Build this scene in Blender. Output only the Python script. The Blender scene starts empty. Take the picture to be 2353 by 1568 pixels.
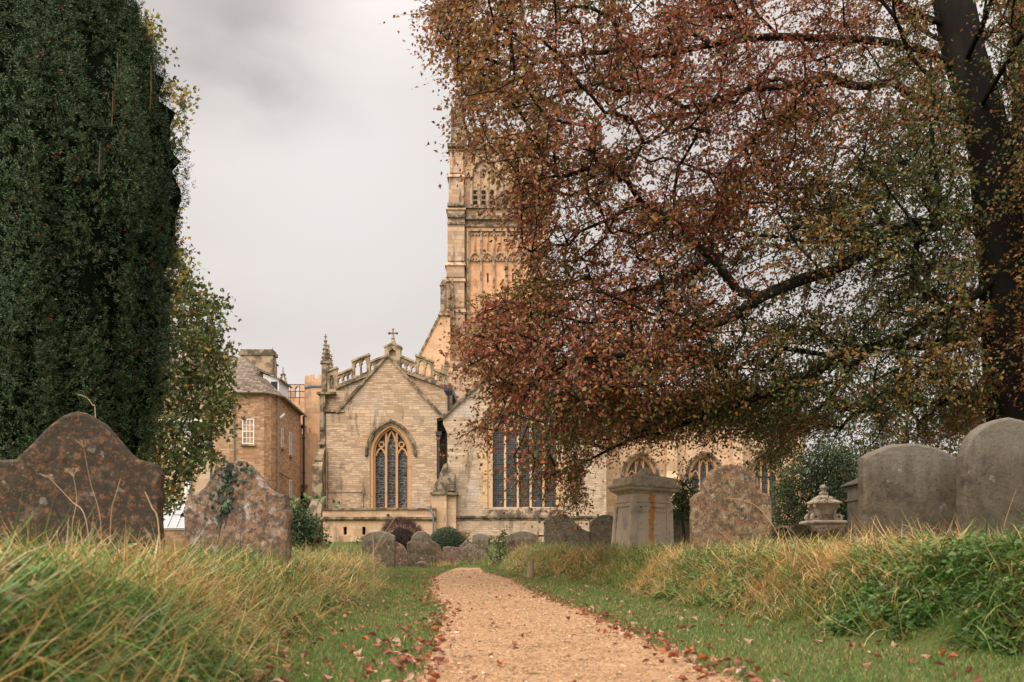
import bpy, bmesh, math, random
import numpy as np
from mathutils import Vector, Matrix
from mathutils.geometry import tessellate_polygon

random.seed(7)
rng = np.random.default_rng(7)
scene = bpy.context.scene
COL = scene.collection

# ------------------------------------------------------------------ camera
EYE = 0.5                       # a low viewpoint just above the path
F = 2287.6                      # focal length in units of the 2353-wide picture
HOR = 1275.0
cam = bpy.data.cameras.new('camera')
cam.lens = 35.0
cam.sensor_width = 36.0
cam.shift_y = (HOR - 784.0) / 2353.0
cam.clip_start = 0.05
cam.clip_end = 2000.0
cam.dof.use_dof = True
cam.dof.focus_distance = 32.0
cam.dof.aperture_fstop = 5.0
camo = bpy.data.objects.new('camera', cam)
camo.location = (0, 0, EYE)
camo.rotation_euler = (math.radians(90), 0, 0)
COL.objects.link(camo)
scene.camera = camo


def X(u, Y):
    return (u - 1176.5) * Y / F


def Z(v, Y):
    return EYE + (HOR - v) * Y / F


# ------------------------------------------------------------------ sky and light
SUN_EL, SUN_AZ = 36.0, -146.0   # azimuth measured from +Y towards +X
world = bpy.data.worlds.new('World')
scene.world = world
world.use_nodes = True
wt = world.node_tree
wt.nodes.clear()
wo = wt.nodes.new('ShaderNodeOutputWorld')
bg = wt.nodes.new('ShaderNodeBackground')
bg.inputs['Strength'].default_value = 0.1
wt.links.new(bg.outputs[0], wo.inputs[0])
sky = wt.nodes.new('ShaderNodeTexSky')
sky.sky_type = 'NISHITA'
sky.sun_disc = False
sky.sun_elevation = math.radians(SUN_EL)
sky.sun_rotation = math.radians(SUN_AZ)
tc = wt.nodes.new('ShaderNodeTexCoord')


def wn(tp, **kw):
    n = wt.nodes.new(tp)
    for k, v in kw.items():
        setattr(n, k, v)
    return n


def wl(a, b):
    wt.links.new(a, b)


# overcast cloud layer: a stretched noise over the sky directions
mp = wn('ShaderNodeMapping')
mp.inputs['Scale'].default_value = (1.0, 1.0, 2.6)
mp.inputs['Location'].default_value = (0.35, 0.1, 0.2)
wl(tc.outputs['Generated'], mp.inputs[0])
nz = wn('ShaderNodeTexNoise')
nz.inputs['Scale'].default_value = 3.0
nz.inputs['Detail'].default_value = 5.0
nz.inputs['Roughness'].default_value = 0.5
nz.inputs['Distortion'].default_value = 0.3
wl(mp.outputs[0], nz.inputs['Vector'])
rp = wn('ShaderNodeValToRGB')
rp.color_ramp.elements[0].position = 0.36
rp.color_ramp.elements[0].color = (4.204, 3.859, 3.717, 1)
rp.color_ramp.elements[1].position = 0.58
rp.color_ramp.elements[1].color = (5.310, 4.912, 4.717, 1)
wl(nz.outputs['Fac'], rp.inputs[0])


def sky_dir(u, v):
    d = Vector(((u - 1176.5) / F, 1.0, (HOR - v) / F))
    return d.normalized()


def blob(u, v, c0, c1):
    """fac that is 1 near the direction of a cloud, with a ragged edge"""
    d = wn('ShaderNodeVectorMath', operation='DISTANCE')
    wl(tc.outputs['Generated'], d.inputs[0])
    d.inputs[1].default_value = sky_dir(u, v)
    a = wn('ShaderNodeMath', operation='MULTIPLY_ADD')
    wl(nz.outputs['Fac'], a.inputs[0])
    a.inputs[1].default_value = 0.26
    wl(d.outputs['Value'], a.inputs[2])
    m = wn('ShaderNodeMapRange')
    m.interpolation_type = 'SMOOTHSTEP'
    m.inputs['From Min'].default_value = c1
    m.inputs['From Max'].default_value = c0
    wl(a.outputs[0], m.inputs['Value'])
    return m.outputs[0]


def wmix(a, b, f):
    m = wn('ShaderNodeMix', data_type='RGBA')
    if isinstance(f, float):
        m.inputs[0].default_value = f
    else:
        wl(f, m.inputs[0])
    for s, x in ((6, a), (7, b)):
        if isinstance(x, tuple):
            m.inputs[s].default_value = x
        else:
            wl(x, m.inputs[s])
    return m.outputs[2]


c = rp.outputs[0]
c = wmix(c, (5.664, 5.354, 5.186, 1), blob(760, 320, 0.10, 0.42))
c = wmix(c, (3.451, 3.204, 3.142, 1), blob(470, -40, 0.16, 0.30))
c = wmix(c, (2.832, 2.655, 2.637, 1), blob(545, 60, 0.11, 0.21))
# the overcast sky is brighter overhead than at the horizon
sep = wn('ShaderNodeSeparateXYZ')
wl(tc.outputs['Generated'], sep.inputs[0])
zr = wn('ShaderNodeMapRange')
zr.inputs['From Min'].default_value = 0.42
zr.inputs['From Max'].default_value = 1.0
zr.inputs['To Min'].default_value = 1.0
zr.inputs['To Max'].default_value = 2.7
wl(sep.outputs['Z'], zr.inputs['Value'])
sc_ = wn('ShaderNodeVectorMath', operation='SCALE')
wl(c, sc_.inputs[0])
wl(zr.outputs[0], sc_.inputs['Scale'])
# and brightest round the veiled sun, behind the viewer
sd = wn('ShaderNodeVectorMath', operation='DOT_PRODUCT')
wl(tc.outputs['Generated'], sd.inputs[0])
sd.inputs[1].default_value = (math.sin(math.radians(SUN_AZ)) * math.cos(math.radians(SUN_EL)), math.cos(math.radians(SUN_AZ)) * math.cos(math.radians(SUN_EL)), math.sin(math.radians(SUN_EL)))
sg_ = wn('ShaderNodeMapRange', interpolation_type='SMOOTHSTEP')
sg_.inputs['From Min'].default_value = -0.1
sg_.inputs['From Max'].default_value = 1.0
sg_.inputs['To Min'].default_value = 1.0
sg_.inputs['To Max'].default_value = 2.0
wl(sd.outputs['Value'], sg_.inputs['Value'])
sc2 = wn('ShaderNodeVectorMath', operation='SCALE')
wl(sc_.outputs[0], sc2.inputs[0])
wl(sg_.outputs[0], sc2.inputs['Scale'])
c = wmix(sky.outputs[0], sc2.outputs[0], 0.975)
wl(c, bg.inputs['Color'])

sun = bpy.data.lights.new('sun', 'SUN')
sun.energy = 1.5
sun.angle = math.radians(50)
sun.color = (1.0, 0.93, 0.84)
suno = bpy.data.objects.new('sun', sun)
el, az = math.radians(SUN_EL), math.radians(SUN_AZ)
sdir = Vector((math.sin(az) * math.cos(el), math.cos(az) * math.cos(el), math.sin(el)))
suno.rotation_euler = (-sdir).to_track_quat('-Z', 'Y').to_euler()
suno.location = sdir * 80
COL.objects.link(suno)

scene.view_settings.view_transform = 'Standard'
scene.view_settings.look = 'None'
scene.view_settings.exposure = 0.66
scene.view_settings.gamma = 1.0
scene.render.engine = 'CYCLES'
scene.cycles.max_bounces = 6
scene.cycles.use_denoising = True


# ------------------------------------------------------------------ object helpers
def link(o, parent=None):
    COL.objects.link(o)
    if parent is not None:
        o.parent = parent
    return o


def tag(o, label=None, cat=None, group=None, kind=None):
    if label:
        o['label'] = label
    if cat:
        o['category'] = cat
    if group:
        o['group'] = group
    if kind:
        o['kind'] = kind
    return o


def empty(name, loc, label=None, cat=None, group=None, rot=(0, 0, 0)):
    o = bpy.data.objects.new(name, None)
    o.empty_display_size = 0.2
    o.location = loc
    o.rotation_euler = rot
    link(o)
    return tag(o, label, cat, group)


def obj(name, bm, mat, parent=None, smooth=False, world=True):
    """links a bmesh as one object; with world=True its coordinates are world ones although it is parented"""
    me = bpy.data.meshes.new(name)
    bmesh.ops.recalc_face_normals(bm, faces=bm.faces)
    bm.to_mesh(me)
    bm.free()
    if mat:
        me.materials.append(mat)
    if smooth:
        me.polygons.foreach_set('use_smooth', [True] * len(me.polygons))
    o = bpy.data.objects.new(name, me)
    link(o, parent)
    if parent is not None and world:
        bpy.context.view_layer.update()
        o.matrix_parent_inverse = parent.matrix_world.inverted()
    return o


def np_mesh(name, verts, faces, mat, cols=None, parent=None, smooth=False):
    """verts (N,3), faces (M,k), cols (N,3)"""
    me = bpy.data.meshes.new(name)
    n, m, k = len(verts), len(faces), faces.shape[1]
    me.vertices.add(n)
    me.vertices.foreach_set('co', np.ascontiguousarray(verts, dtype=np.float32).ravel())
    me.loops.add(m * k)
    me.loops.foreach_set('vertex_index', np.ascontiguousarray(faces, dtype=np.int32).ravel())
    me.polygons.add(m)
    me.polygons.foreach_set('loop_start', np.arange(0, m * k, k, dtype=np.int32))
    me.polygons.foreach_set('loop_total', np.full(m, k, dtype=np.int32))
    if smooth:
        me.polygons.foreach_set('use_smooth', np.ones(m, dtype=bool))
    me.update(calc_edges=True)
    if cols is not None:
        a = me.color_attributes.new('Col', 'FLOAT_COLOR', 'POINT')
        c4 = np.ones((n, 4), dtype=np.float32)
        c4[:, :3] = cols
        a.data.foreach_set('color', c4.ravel())
    me.materials.append(mat)
    o = bpy.data.objects.new(name, me)
    link(o, parent)
    if parent is not None:
        bpy.context.view_layer.update()
        o.matrix_parent_inverse = parent.matrix_world.inverted()
    return o


# ------------------------------------------------------------------ bmesh shapes
def box(bm, x0, x1, y0, y1, z0, z1):
    v = [bm.verts.new(p) for p in ((x0, y0, z0), (x1, y0, z0), (x1, y1, z0), (x0, y1, z0),
                                   (x0, y0, z1), (x1, y0, z1), (x1, y1, z1), (x0, y1, z1))]
    for f in ((0, 3, 2, 1), (4, 5, 6, 7), (0, 1, 5, 4), (1, 2, 6, 5), (2, 3, 7, 6), (3, 0, 4, 7)):
        bm.faces.new([v[i] for i in f])


def frust(bm, a, b, z0, z1):
    """a, b = (x0,x1,y0,y1) rectangles at z0 and z1"""
    v = [bm.verts.new(p) for p in ((a[0], a[2], z0), (a[1], a[2], z0), (a[1], a[3], z0), (a[0], a[3], z0),
                                   (b[0], b[2], z1), (b[1], b[2], z1), (b[1], b[3], z1), (b[0], b[3], z1))]
    for f in ((0, 3, 2, 1), (4, 5, 6, 7), (0, 1, 5, 4), (1, 2, 6, 5), (2, 3, 7, 6), (3, 0, 4, 7)):
        bm.faces.new([v[i] for i in f])


def prism(bm, outer, y0, y1, holes=()):
    """outline in (x, z), extruded from y0 to y1, with holes"""
    loops = [list(outer)] + [list(h) for h in holes]
    tris = tessellate_polygon([[Vector((p[0], p[1], 0)) for p in lp] for lp in loops])
    flat = [p for lp in loops for p in lp]
    fr = [bm.verts.new((p[0], y0, p[1])) for p in flat]
    bk = [bm.verts.new((p[0], y1, p[1])) for p in flat]
    for t in tris:
        try:
            bm.faces.new([fr[i] for i in t])
            bm.faces.new([bk[i] for i in reversed(t)])
        except ValueError:
            pass
    k = 0
    for lp in loops:
        n = len(lp)
        for i in range(n):
            a, b = k + i, k + (i + 1) % n
            try:
                bm.faces.new((fr[a], fr[b], bk[b], bk[a]))
            except ValueError:
                pass
        k += n


def ribbon(bm, pts, w, y0, y1, closed=False):
    """a bar of width w following pts (x, z), from y0 to y1"""
    n = len(pts)
    P = [Vector((p[0], p[1])) for p in pts]
    rows = []
    for i in range(n):
        a = P[(i - 1) % n] if (closed or i > 0) else P[i]
        b = P[(i + 1) % n] if (closed or i < n - 1) else P[i]
        t = (b - a).normalized()
        nn = Vector((-t.y, t.x)) * w / 2
        p, q = P[i] + nn, P[i] - nn
        rows.append([bm.verts.new((p.x, y0, p.y)), bm.verts.new((q.x, y0, q.y)),
                     bm.verts.new((q.x, y1, q.y)), bm.verts.new((p.x, y1, p.y))])
    for i in range(n if closed else n - 1):
        a, b = rows[i], rows[(i + 1) % n]
        for k in range(4):
            bm.faces.new((a[k], a[(k + 1) % 4], b[(k + 1) % 4], b[k]))
    if not closed:
        bm.faces.new(rows[0])
        bm.faces.new(list(reversed(rows[-1])))


def tube(bm, pts, r, n=8, r1=None):
    pts = [Vector(p) for p in pts]
    rings = []
    for i, p in enumerate(pts):
        a, b = pts[max(i - 1, 0)], pts[min(i + 1, len(pts) - 1)]
        t = (b - a).normalized()
        up = Vector((0, 0, 1)) if abs(t.z) < 0.9 else Vector((1, 0, 0))
        s = t.cross(up).normalized()
        q = t.cross(s)
        rr = r if r1 is None else r + (r1 - r) * i / (len(pts) - 1)
        rings.append([bm.verts.new(p + (s * math.cos(2 * math.pi * k / n) + q * math.sin(2 * math.pi * k / n)) * rr)
                      for k in range(n)])
    for i in range(len(rings) - 1):
        for k in range(n):
            bm.faces.new((rings[i][k], rings[i][(k + 1) % n], rings[i + 1][(k + 1) % n], rings[i + 1][k]))
    bm.faces.new(rings[0])
    bm.faces.new(list(reversed(rings[-1])))


def lathe(bm, prof, n, c=(0, 0, 0), rot=0.0):
    rings = []
    for r, z in prof:
        rings.append([bm.verts.new((c[0] + r * math.cos(rot + 2 * math.pi * k / n),
                                    c[1] + r * math.sin(rot + 2 * math.pi * k / n), c[2] + z)) for k in range(n)])
    for i in range(len(rings) - 1):
        for k in range(n):
            bm.faces.new((rings[i][k], rings[i][(k + 1) % n], rings[i + 1][(k + 1) % n], rings[i + 1][k]))
    bm.faces.new(rings[0])
    bm.faces.new(list(reversed(rings[-1])))


def arch(cx, spring, a, rise, n=9):
    """points of a pointed arch from the left springing over the apex to the right one"""
    R = (a * a + rise * rise) / (2 * a)
    t1 = math.asin(min(1, rise / R))
    if R < a:
        t1 = math.pi - t1
    right = [(cx + a - R + R * math.cos(t1 * i / n), spring + R * math.sin(t1 * i / n)) for i in range(n + 1)]
    left = [(2 * cx - p[0], p[1]) for p in right]
    return left[:-1] + list(reversed(right))


def arch_outline(cx, sill, spring, a, rise, n=9):
    return [(cx + a, sill), (cx - a, sill)][::-1][0:0] + [(cx - a, sill)] + arch(cx, spring, a, rise, n) + [(cx + a, sill)]


# ------------------------------------------------------------------ material helpers
class G:
    def __init__(s, name):
        s.m = bpy.data.materials.new(name)
        s.m.use_nodes = True
        s.t = s.m.node_tree
        s.t.nodes.clear()
        s.out = s.t.nodes.new('ShaderNodeOutputMaterial')

    def n(s, tp, ins=None, **props):
        nd = s.t.nodes.new(tp)
        for k, v in props.items():
            setattr(nd, k, v)
        for k, v in (ins or {}).items():
            if isinstance(v, bpy.types.NodeSocket):
                s.t.links.new(v, nd.inputs[k])
            else:
                nd.inputs[k].default_value = v
        return nd

    def mix(s, a, b, f, blend='MIX'):
        nd = s.n('ShaderNodeMix', data_type='RGBA', blend_type=blend)
        for k, v in ((0, f), (6, a), (7, b)):
            if isinstance(v, bpy.types.NodeSocket):
                s.t.links.new(v, nd.inputs[k])
            else:
                nd.inputs[k].default_value = v if k == 0 or len(v) == 4 else (*v, 1)
        return nd.outputs[2]

    def math(s, op, a, b=0.0, clamp=False):
        nd = s.n('ShaderNodeMath', {0: a, 1: b}, operation=op)
        nd.use_clamp = clamp
        return nd.outputs[0]

    def step(s, x, lo, hi, a=0.0, b=1.0):
        nd = s.n('ShaderNodeMapRange', {'Value': x, 'From Min': lo, 'From Max': hi, 'To Min': a, 'To Max': b})
        nd.interpolation_type = 'SMOOTHSTEP'
        return nd.outputs[0]

    def noise(s, vec, scale, detail=4.0, rough=0.55, dist=0.0):
        return s.n('ShaderNodeTexNoise', {'Vector': vec, 'Scale': scale, 'Detail': detail, 'Roughness': rough,
                                          'Distortion': dist}).outputs['Fac']

    def ramp(s, f, stops):
        nd = s.n('ShaderNodeValToRGB', {0: f})
        e = nd.color_ramp.elements
        while len(e) < len(stops):
            e.new(0.5)
        for k, (p, cc) in enumerate(stops):
            e[k].position = p
            e[k].color = (*cc, 1)
        return nd.outputs[0]

    def obj_vec(s, offset=True):
        """object coordinates, shifted by a random amount for every object"""
        t = s.n('ShaderNodeTexCoord').outputs['Object']
        if not offset:
            return t
        r = s.n('ShaderNodeObjectInfo').outputs['Random']
        k = s.n('ShaderNodeMath', {0: r, 1: 37.0}, operation='MULTIPLY').outputs[0]
        return s.n('ShaderNodeVectorMath', {0: t, 1: k}, operation='ADD').outputs[0]

    def bump(s, h, strength=0.5, dist=0.02):
        return s.n('ShaderNodeBump', {'Height': h, 'Strength': strength, 'Distance': dist}).outputs[0]

    def done(s, col, rough=0.85, normal=None, spec=0.3, metal=0.0):
        ins = {'Base Color': col if isinstance(col, bpy.types.NodeSocket) else (*col, 1), 'Roughness': rough,
               'Specular IOR Level': spec, 'Metallic': metal}
        if normal is not None:
            ins['Normal'] = normal
        b = s.n('ShaderNodeBsdfPrincipled', ins)
        s.t.links.new(b.outputs[0], s.out.inputs[0])
        return s.m


def plain(name, col, rough=0.6, var=0.25, scale=6.0, bump=0.2, metal=0.0):
    g = G(name)
    v = g.obj_vec()
    nz = g.noise(v, scale, 5)
    cc = g.mix(tuple(x * (1 - var) for x in col), tuple(min(1, x * (1 + var)) for x in col), nz)
    return g.done(cc, rough, g.bump(g.noise(v, scale * 6, 4), bump, 0.01), metal=metal)


def masonry(name, ca, cb, mortar, bw=0.37, rh=0.108, mix2=True, grime=0.5, pale=0.3, bump=0.6, orange=0.2, msize=0.014):
    """coursed stone whose courses and lengths vary, with weathering"""
    g = G(name)
    pos = g.n('ShaderNodeNewGeometry').outputs['Position']
    sp = g.n('ShaderNodeSeparateXYZ', {0: pos})
    w1 = g.noise(pos, 1.5, 4)
    w2 = g.noise(pos, 0.45, 2)
    u = g.math('ADD', sp.outputs[0], sp.outputs[1])
    u = g.math('ADD', u, g.math('MULTIPLY', w2, 0.5))
    if mix2:
        u = g.math('ADD', u, g.math('MULTIPLY', g.noise(pos, 7.0, 2), 0.12))
    zz = g.math('ADD', sp.outputs[2], g.math('MULTIPLY', g.math('SUBTRACT', w1, 0.5), 0.16 if mix2 else 0.012))
    vec = g.n('ShaderNodeCombineXYZ', {0: u, 1: zz, 2: 0.0}).outputs[0]

    def brick(w, h, ofs):
        b = g.n('ShaderNodeTexBrick', {'Vector': vec, 'Color1': (0, 0, 0, 1), 'Color2': (1, 1, 1, 1), 'Mortar': (0.5, 0.5, 0.5, 1),
                                       'Scale': 1.0, 'Mortar Size': msize, 'Mortar Smooth': 0.25, 'Bias': 0.0,
                                       'Brick Width': w, 'Row Height': h})
        b.offset = ofs
        b.squash = 0.75
        b.squash_frequency = 3
        return b
    b1 = brick(bw, rh, 0.43)
    tone, mfac = b1.outputs['Color'], b1.outputs['Fac']
    if mix2:
        b2 = brick(bw * 1.55, rh * 1.62, 0.37)
        # courses change height by bands up the wall
        band = g.step(g.noise(g.n('ShaderNodeCombineXYZ', {0: g.math('MULTIPLY', u, 0.12), 1: g.math('MULTIPLY', zz, 0.9)}).outputs[0], 0.8, 2), 0.54, 0.56)
        tone = g.mix(tone, b2.outputs['Color'], band)
        mfac = g.n('ShaderNodeMix', {0: band, 2: mfac, 3: b2.outputs['Fac']}).outputs[0]
    blotch = g.noise(pos, 0.55, 5, 0.6)
    fine = g.noise(pos, 14, 5, 0.65)
    cc = g.ramp(tone, [(0.0, tuple(x * .62 for x in ca)), (0.22, ca), (0.68, cb), (1.0, tuple(min(.85, x * 1.14 + .02) for x in cb))])
    cc = g.mix(cc, g.mix(ca, cb, g.noise(pos, 5.0, 6, .7)), 0.35)
    cc = g.mix(cc, tuple(x * 0.62 for x in cb), g.math('MULTIPLY', g.step(g.noise(vec, 2.2, 2), 0.56, 0.66), 0.65))
    cc = g.mix(cc, (0.46, 0.21, 0.085), g.math('MULTIPLY', g.step(g.noise(pos, 0.8, 3), 0.5, 0.7), orange))
    cc = g.mix(cc, (0.60, 0.54, 0.50), g.math('MULTIPLY', g.step(g.noise(pos, 0.42, 6, 0.65), 0.52, 0.68), pale))
    cc = g.mix(cc, g.mix(tuple(x * 0.55 for x in ca), tuple(min(1, x * 1.5) for x in ca), fine), 0.35)
    # soot and lichen
    vs = g.n('ShaderNodeCombineXYZ', {0: g.math('MULTIPLY', u, 2.2), 1: g.math('MULTIPLY', zz, 0.35), 2: 0.0}).outputs[0]
    drip = g.math('MULTIPLY', g.step(g.noise(vs, 1.0, 6, 0.65), 0.50, 0.66), g.step(blotch, 0.42, 0.58))
    cc = g.mix(cc, (0.075, 0.06, 0.045), g.math('MULTIPLY', drip, grime))
    cc = g.mix(cc, mortar, g.math('MULTIPLY', mfac, 0.6))
    h = g.math('ADD', g.math('MULTIPLY', g.math('SUBTRACT', 1.0, mfac), 0.6), g.math('MULTIPLY', fine, 0.5))
    h = g.math('ADD', h, g.math('MULTIPLY', tone, 0.25))
    return g.done(cc, 0.92, g.bump(h, bump, 0.035), spec=0.15)


def trim_stone(name, col, dark=(0.07, 0.055, 0.04), amount=0.5, scale=1.5):
    g = G(name)
    pos = g.n('ShaderNodeNewGeometry').outputs['Position']
    a = g.noise(pos, scale, 6, 0.65)
    f = g.noise(pos, scale * 9, 5, 0.6)
    cc = g.mix(tuple(x * 0.75 for x in col), tuple(min(1, x * 1.2) for x in col), f)
    cc = g.mix(cc, dark, g.math('MULTIPLY', g.step(a, 0.62 - 0.3 * amount, 0.72 - 0.2 * amount), min(1, 0.45 + 0.5 * amount)))
    cc = g.mix(cc, (0.42, 0.37, 0.28), g.math('MULTIPLY', g.step(g.noise(pos, scale * 3, 5, 0.7), 0.62, 0.7), 0.55))
    return g.done(cc, 0.92, g.bump(f, 0.5, 0.03), spec=0.15)


def gravestone_mat(name, base, base2, dark, darkness=0.5, orange=0.0, white=0.0, grey=0.0, scale=1.0, bump=0.6, chisel=0.0, ocol=1.0, top=0.0):
    """weathered stone: grainy mottling, ragged lichen patches in several colours and a few round thalli"""
    g = G(name)
    v = g.obj_vec()
    a = g.noise(v, 2.6 * scale, 7, 0.66)
    b = g.noise(v, 8 * scale, 8, 0.72)
    f = g.noise(v, 55 * scale, 6, 0.75)
    # uneven coordinates keep every patch ragged
    wob = g.n('ShaderNodeTexNoise', {'Vector': v, 'Scale': 26 * scale, 'Detail': 5.0, 'Roughness': 0.7}).outputs['Color']
    wv = g.n('ShaderNodeVectorMath', {0: v, 1: g.n('ShaderNodeVectorMath', {0: wob, 1: (0.05, 0.05, 0.05)}, operation='MULTIPLY').outputs[0]}, operation='ADD').outputs[0]
    mid = tuple((x + y) / 2 for x, y in zip(base, base2))
    cc = g.ramp(g.math('ADD', g.math('MULTIPLY', b, .62), g.math('MULTIPLY', f, .38)),
                [(.36, tuple(x * .55 for x in base)), (.46, base), (.54, mid), (.66, base2)])

    def patch(col, sc_, amt, offs, soft=0.03, k=0.85):
        """ragged patches covering about amt of the face"""
        nonlocal cc
        vv = g.n('ShaderNodeVectorMath', {0: wv, 1: (offs, offs * 1.7, -offs)}, operation='ADD').outputs[0]
        x = g.math('ADD', g.math('MULTIPLY', g.noise(vv, sc_ * scale, 7, 0.68), .72), g.math('MULTIPLY', f, .28))
        th = 0.5 + (0.5 - amt) * 0.34
        m = g.step(x, th - soft, th + soft)
        cc = g.mix(cc, col, g.math('MULTIPLY', m, k))

    def discs(sc_, col1, col2, amt, thr):
        nonlocal cc
        vo = g.n('ShaderNodeTexVoronoi', {'Vector': wv, 'Scale': sc_ * scale, 'Randomness': 1.0})
        sx = g.n('ShaderNodeSeparateColor', {0: vo.outputs['Color']})
        keep = g.step(g.math('ADD', g.math('MULTIPLY', sx.outputs[0], 0.6), g.math('MULTIPLY', a, 0.8)), 1.0 - amt * 0.6, 1.04 - amt * 0.6)
        rad = g.math('ADD', g.math('MULTIPLY', sx.outputs[1], 0.28), thr)
        d = g.math('SUBTRACT', rad, vo.outputs['Distance'])
        m = g.math('MULTIPLY', g.step(d, 0.0, 0.06), keep)
        rim = g.step(d, 0.16, 0.05, .45, 1.0)
        cc = g.mix(cc, g.mix(col1, col2, sx.outputs[2]), g.math('MULTIPLY', g.math('MULTIPLY', m, rim), g.step(f, 0.3, 0.5, 0.5, .95)))
    patch(dark, 3.2, darkness * .7, 3.1, .05, .8)
    patch(dark, 9.0, darkness * .8, 31.0, .03, .85)
    if grey > 0:
        patch(tuple(min(.5, x * 1.7 + .03) for x in base2), 5.0, grey * .55, 9.7, .03, .75)
        discs(12, (0.34, 0.31, 0.265), (0.22, 0.21, 0.18), grey * .55, 0.22)
    o1, o2, o3 = [tuple(x * ocol for x in q) for q in ((0.36, 0.115, 0.035), (0.30, 0.165, 0.06), (0.27, 0.085, 0.03))]
    if orange > 0:
        patch(o3, 5.5, orange * .26, 5.3, .03, .7)
        patch(o2, 9.5, orange * .30, 17.9, .03, .65)
        discs(15, o1, o2, orange * .6, 0.25)
        discs(34, o1, o3, orange * .75, 0.28)
    patch(tuple(x * .5 for x in dark), 12.0, darkness * .55, 23.3, .025, .85)
    if white > 0:
        discs(22, (0.50, 0.47, 0.41), (0.40, 0.38, 0.32), white, 0.2)
    if top > 0:
        zc = g.n('ShaderNodeSeparateXYZ', {0: g.n('ShaderNodeTexCoord').outputs['Generated']}).outputs[2]
        vz = g.n('ShaderNodeMapping', {'Vector': v, 'Scale': (5, 5, .7)}).outputs[0]
        mk = g.step(g.math('ADD', zc, g.math('MULTIPLY', g.noise(vz, 1.6, 7, .7), .6)), 1.02, 1.3)
        cc = g.mix(cc, (0.27, 0.24, 0.195), g.math('MULTIPLY', g.math('MULTIPLY', mk, top), g.step(f, .3, .55, .5, 1.0)))
    cc = g.mix(cc, g.mix((0.015, 0.012, 0.010), (0.5, 0.42, 0.33), f), 0.13)
    h = g.math('ADD', g.math('MULTIPLY', b, 0.9), g.math('MULTIPLY', f, 0.5))
    if chisel > 0:
        mpn = g.n('ShaderNodeMapping', {'Vector': v, 'Rotation': (0, math.radians(38), 0), 'Scale': (9, 9, 48)})
        ch = g.noise(mpn.outputs[0], 1.4, 4, 0.6, 0.5)
        h = g.math('ADD', h, g.math('MULTIPLY', ch, chisel))
        cc = g.mix(cc, tuple(x * 0.45 for x in base), g.math('MULTIPLY', g.step(ch, 0.55, 0.42), 0.5))
    return g.done(cc, 0.95, g.bump(h, bump, 0.02), spec=0.12)


def leaf_mat(name, trans=0.3, rough=0.5, spec=0.3, sat=1.0):
    g = G(name)
    a = g.n('ShaderNodeAttribute', attribute_name='Col').outputs['Color']
    b = g.n('ShaderNodeBsdfPrincipled', {'Base Color': a, 'Roughness': rough, 'Specular IOR Level': spec})
    t = g.n('ShaderNodeBsdfTranslucent', {'Color': a})
    m = g.n('ShaderNodeMixShader', {0: trans, 1: b.outputs[0], 2: t.outputs[0]})
    g.t.links.new(m.outputs[0], g.out.inputs[0])
    return g.m


M = {}
M['rubble'] = masonry('coursed_rubble', (0.37, 0.25, 0.16), (0.72, 0.515, 0.335), (0.27, 0.19, 0.125), grime=0.9, pale=0.4, orange=0.35)
M['rubble_pale'] = masonry('pale_rubble', (0.41, 0.295, 0.20), (0.74, 0.56, 0.39), (0.36, 0.27, 0.18), rh=0.10, bw=0.34, grime=0.7, pale=0.9, orange=0.15)
M['ashlar'] = masonry('ashlar', (0.53, 0.345, 0.205), (0.67, 0.46, 0.29), (0.32, 0.20, 0.12), bw=0.8, rh=0.36, mix2=False, grime=0.6, pale=0.25, bump=0.3, orange=0.3, msize=0.01)
M['tower_stone'] = masonry('tower_ashlar', (0.35, 0.235, 0.15), (0.62, 0.435, 0.285), (0.22, 0.15, 0.10), bw=1.0, rh=0.42, mix2=False, grime=1.0, pale=0.35, bump=0.5, orange=0.25, msize=0.016)
M['tower_orange'] = masonry('tower_panel_ashlar', (0.58, 0.32, 0.17), (0.68, 0.395, 0.215), (0.38, 0.21, 0.11), bw=1.1, rh=0.5, mix2=False, grime=0.6, pale=0.12, bump=0.4, orange=0.6, msize=0.014)
M['render_orange'] = masonry('orange_lime_ashlar', (0.58, 0.355, 0.20), (0.66, 0.42, 0.245), (0.46, 0.28, 0.16), bw=1.1, rh=0.42, mix2=False, grime=0.5, pale=0.1, bump=0.15, orange=0.4, msize=0.008)
M['house_stone'] = masonry('house_stone', (0.27, 0.145, 0.08), (0.66, 0.43, 0.25), (0.32, 0.22, 0.145), bw=0.34, rh=0.13, grime=0.4, pale=0.35, orange=0.4)
M['house_cream'] = masonry('house_cream_ashlar', (0.50, 0.36, 0.23), (0.56, 0.42, 0.28), (0.38, 0.27, 0.17), bw=0.8, rh=0.33, mix2=False, grime=0.25, pale=0.2, bump=0.15, msize=0.008)
M['trim'] = trim_stone('weathered_trim', (0.42, 0.31, 0.19), amount=0.55)
M['trim_dark'] = trim_stone('blackened_coping', (0.33, 0.25, 0.165), (0.05, 0.041, 0.033), amount=0.75, scale=2.5)
M['trim_clean'] = trim_stone('window_stone', (0.62, 0.42, 0.235), (0.30, 0.19, 0.1), amount=0.2)
M['trim_orange'] = trim_stone('window_orange_stone', (0.55, 0.315, 0.155), (0.25, 0.13, 0.06), amount=0.25)
M['pinnacle'] = trim_stone('pinnacle_stone', (0.34, 0.255, 0.165), (0.05, 0.04, 0.03), amount=0.7, scale=2.5)
M['pipe_black'] = plain('black_iron', (0.035, 0.04, 0.045), 0.5)
M['pipe_grey'] = plain('grey_painted_pipe', (0.20, 0.165, 0.125), 0.55)
M['lead'] = plain('lead_sheet', (0.13, 0.145, 0.165), 0.55)
M['white_paint'] = plain('white_paint', (0.72, 0.70, 0.66), 0.5, 0.08)
M['blue_fascia'] = plain('blue_grey_fascia', (0.25, 0.30, 0.34), 0.6, 0.15)
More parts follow.
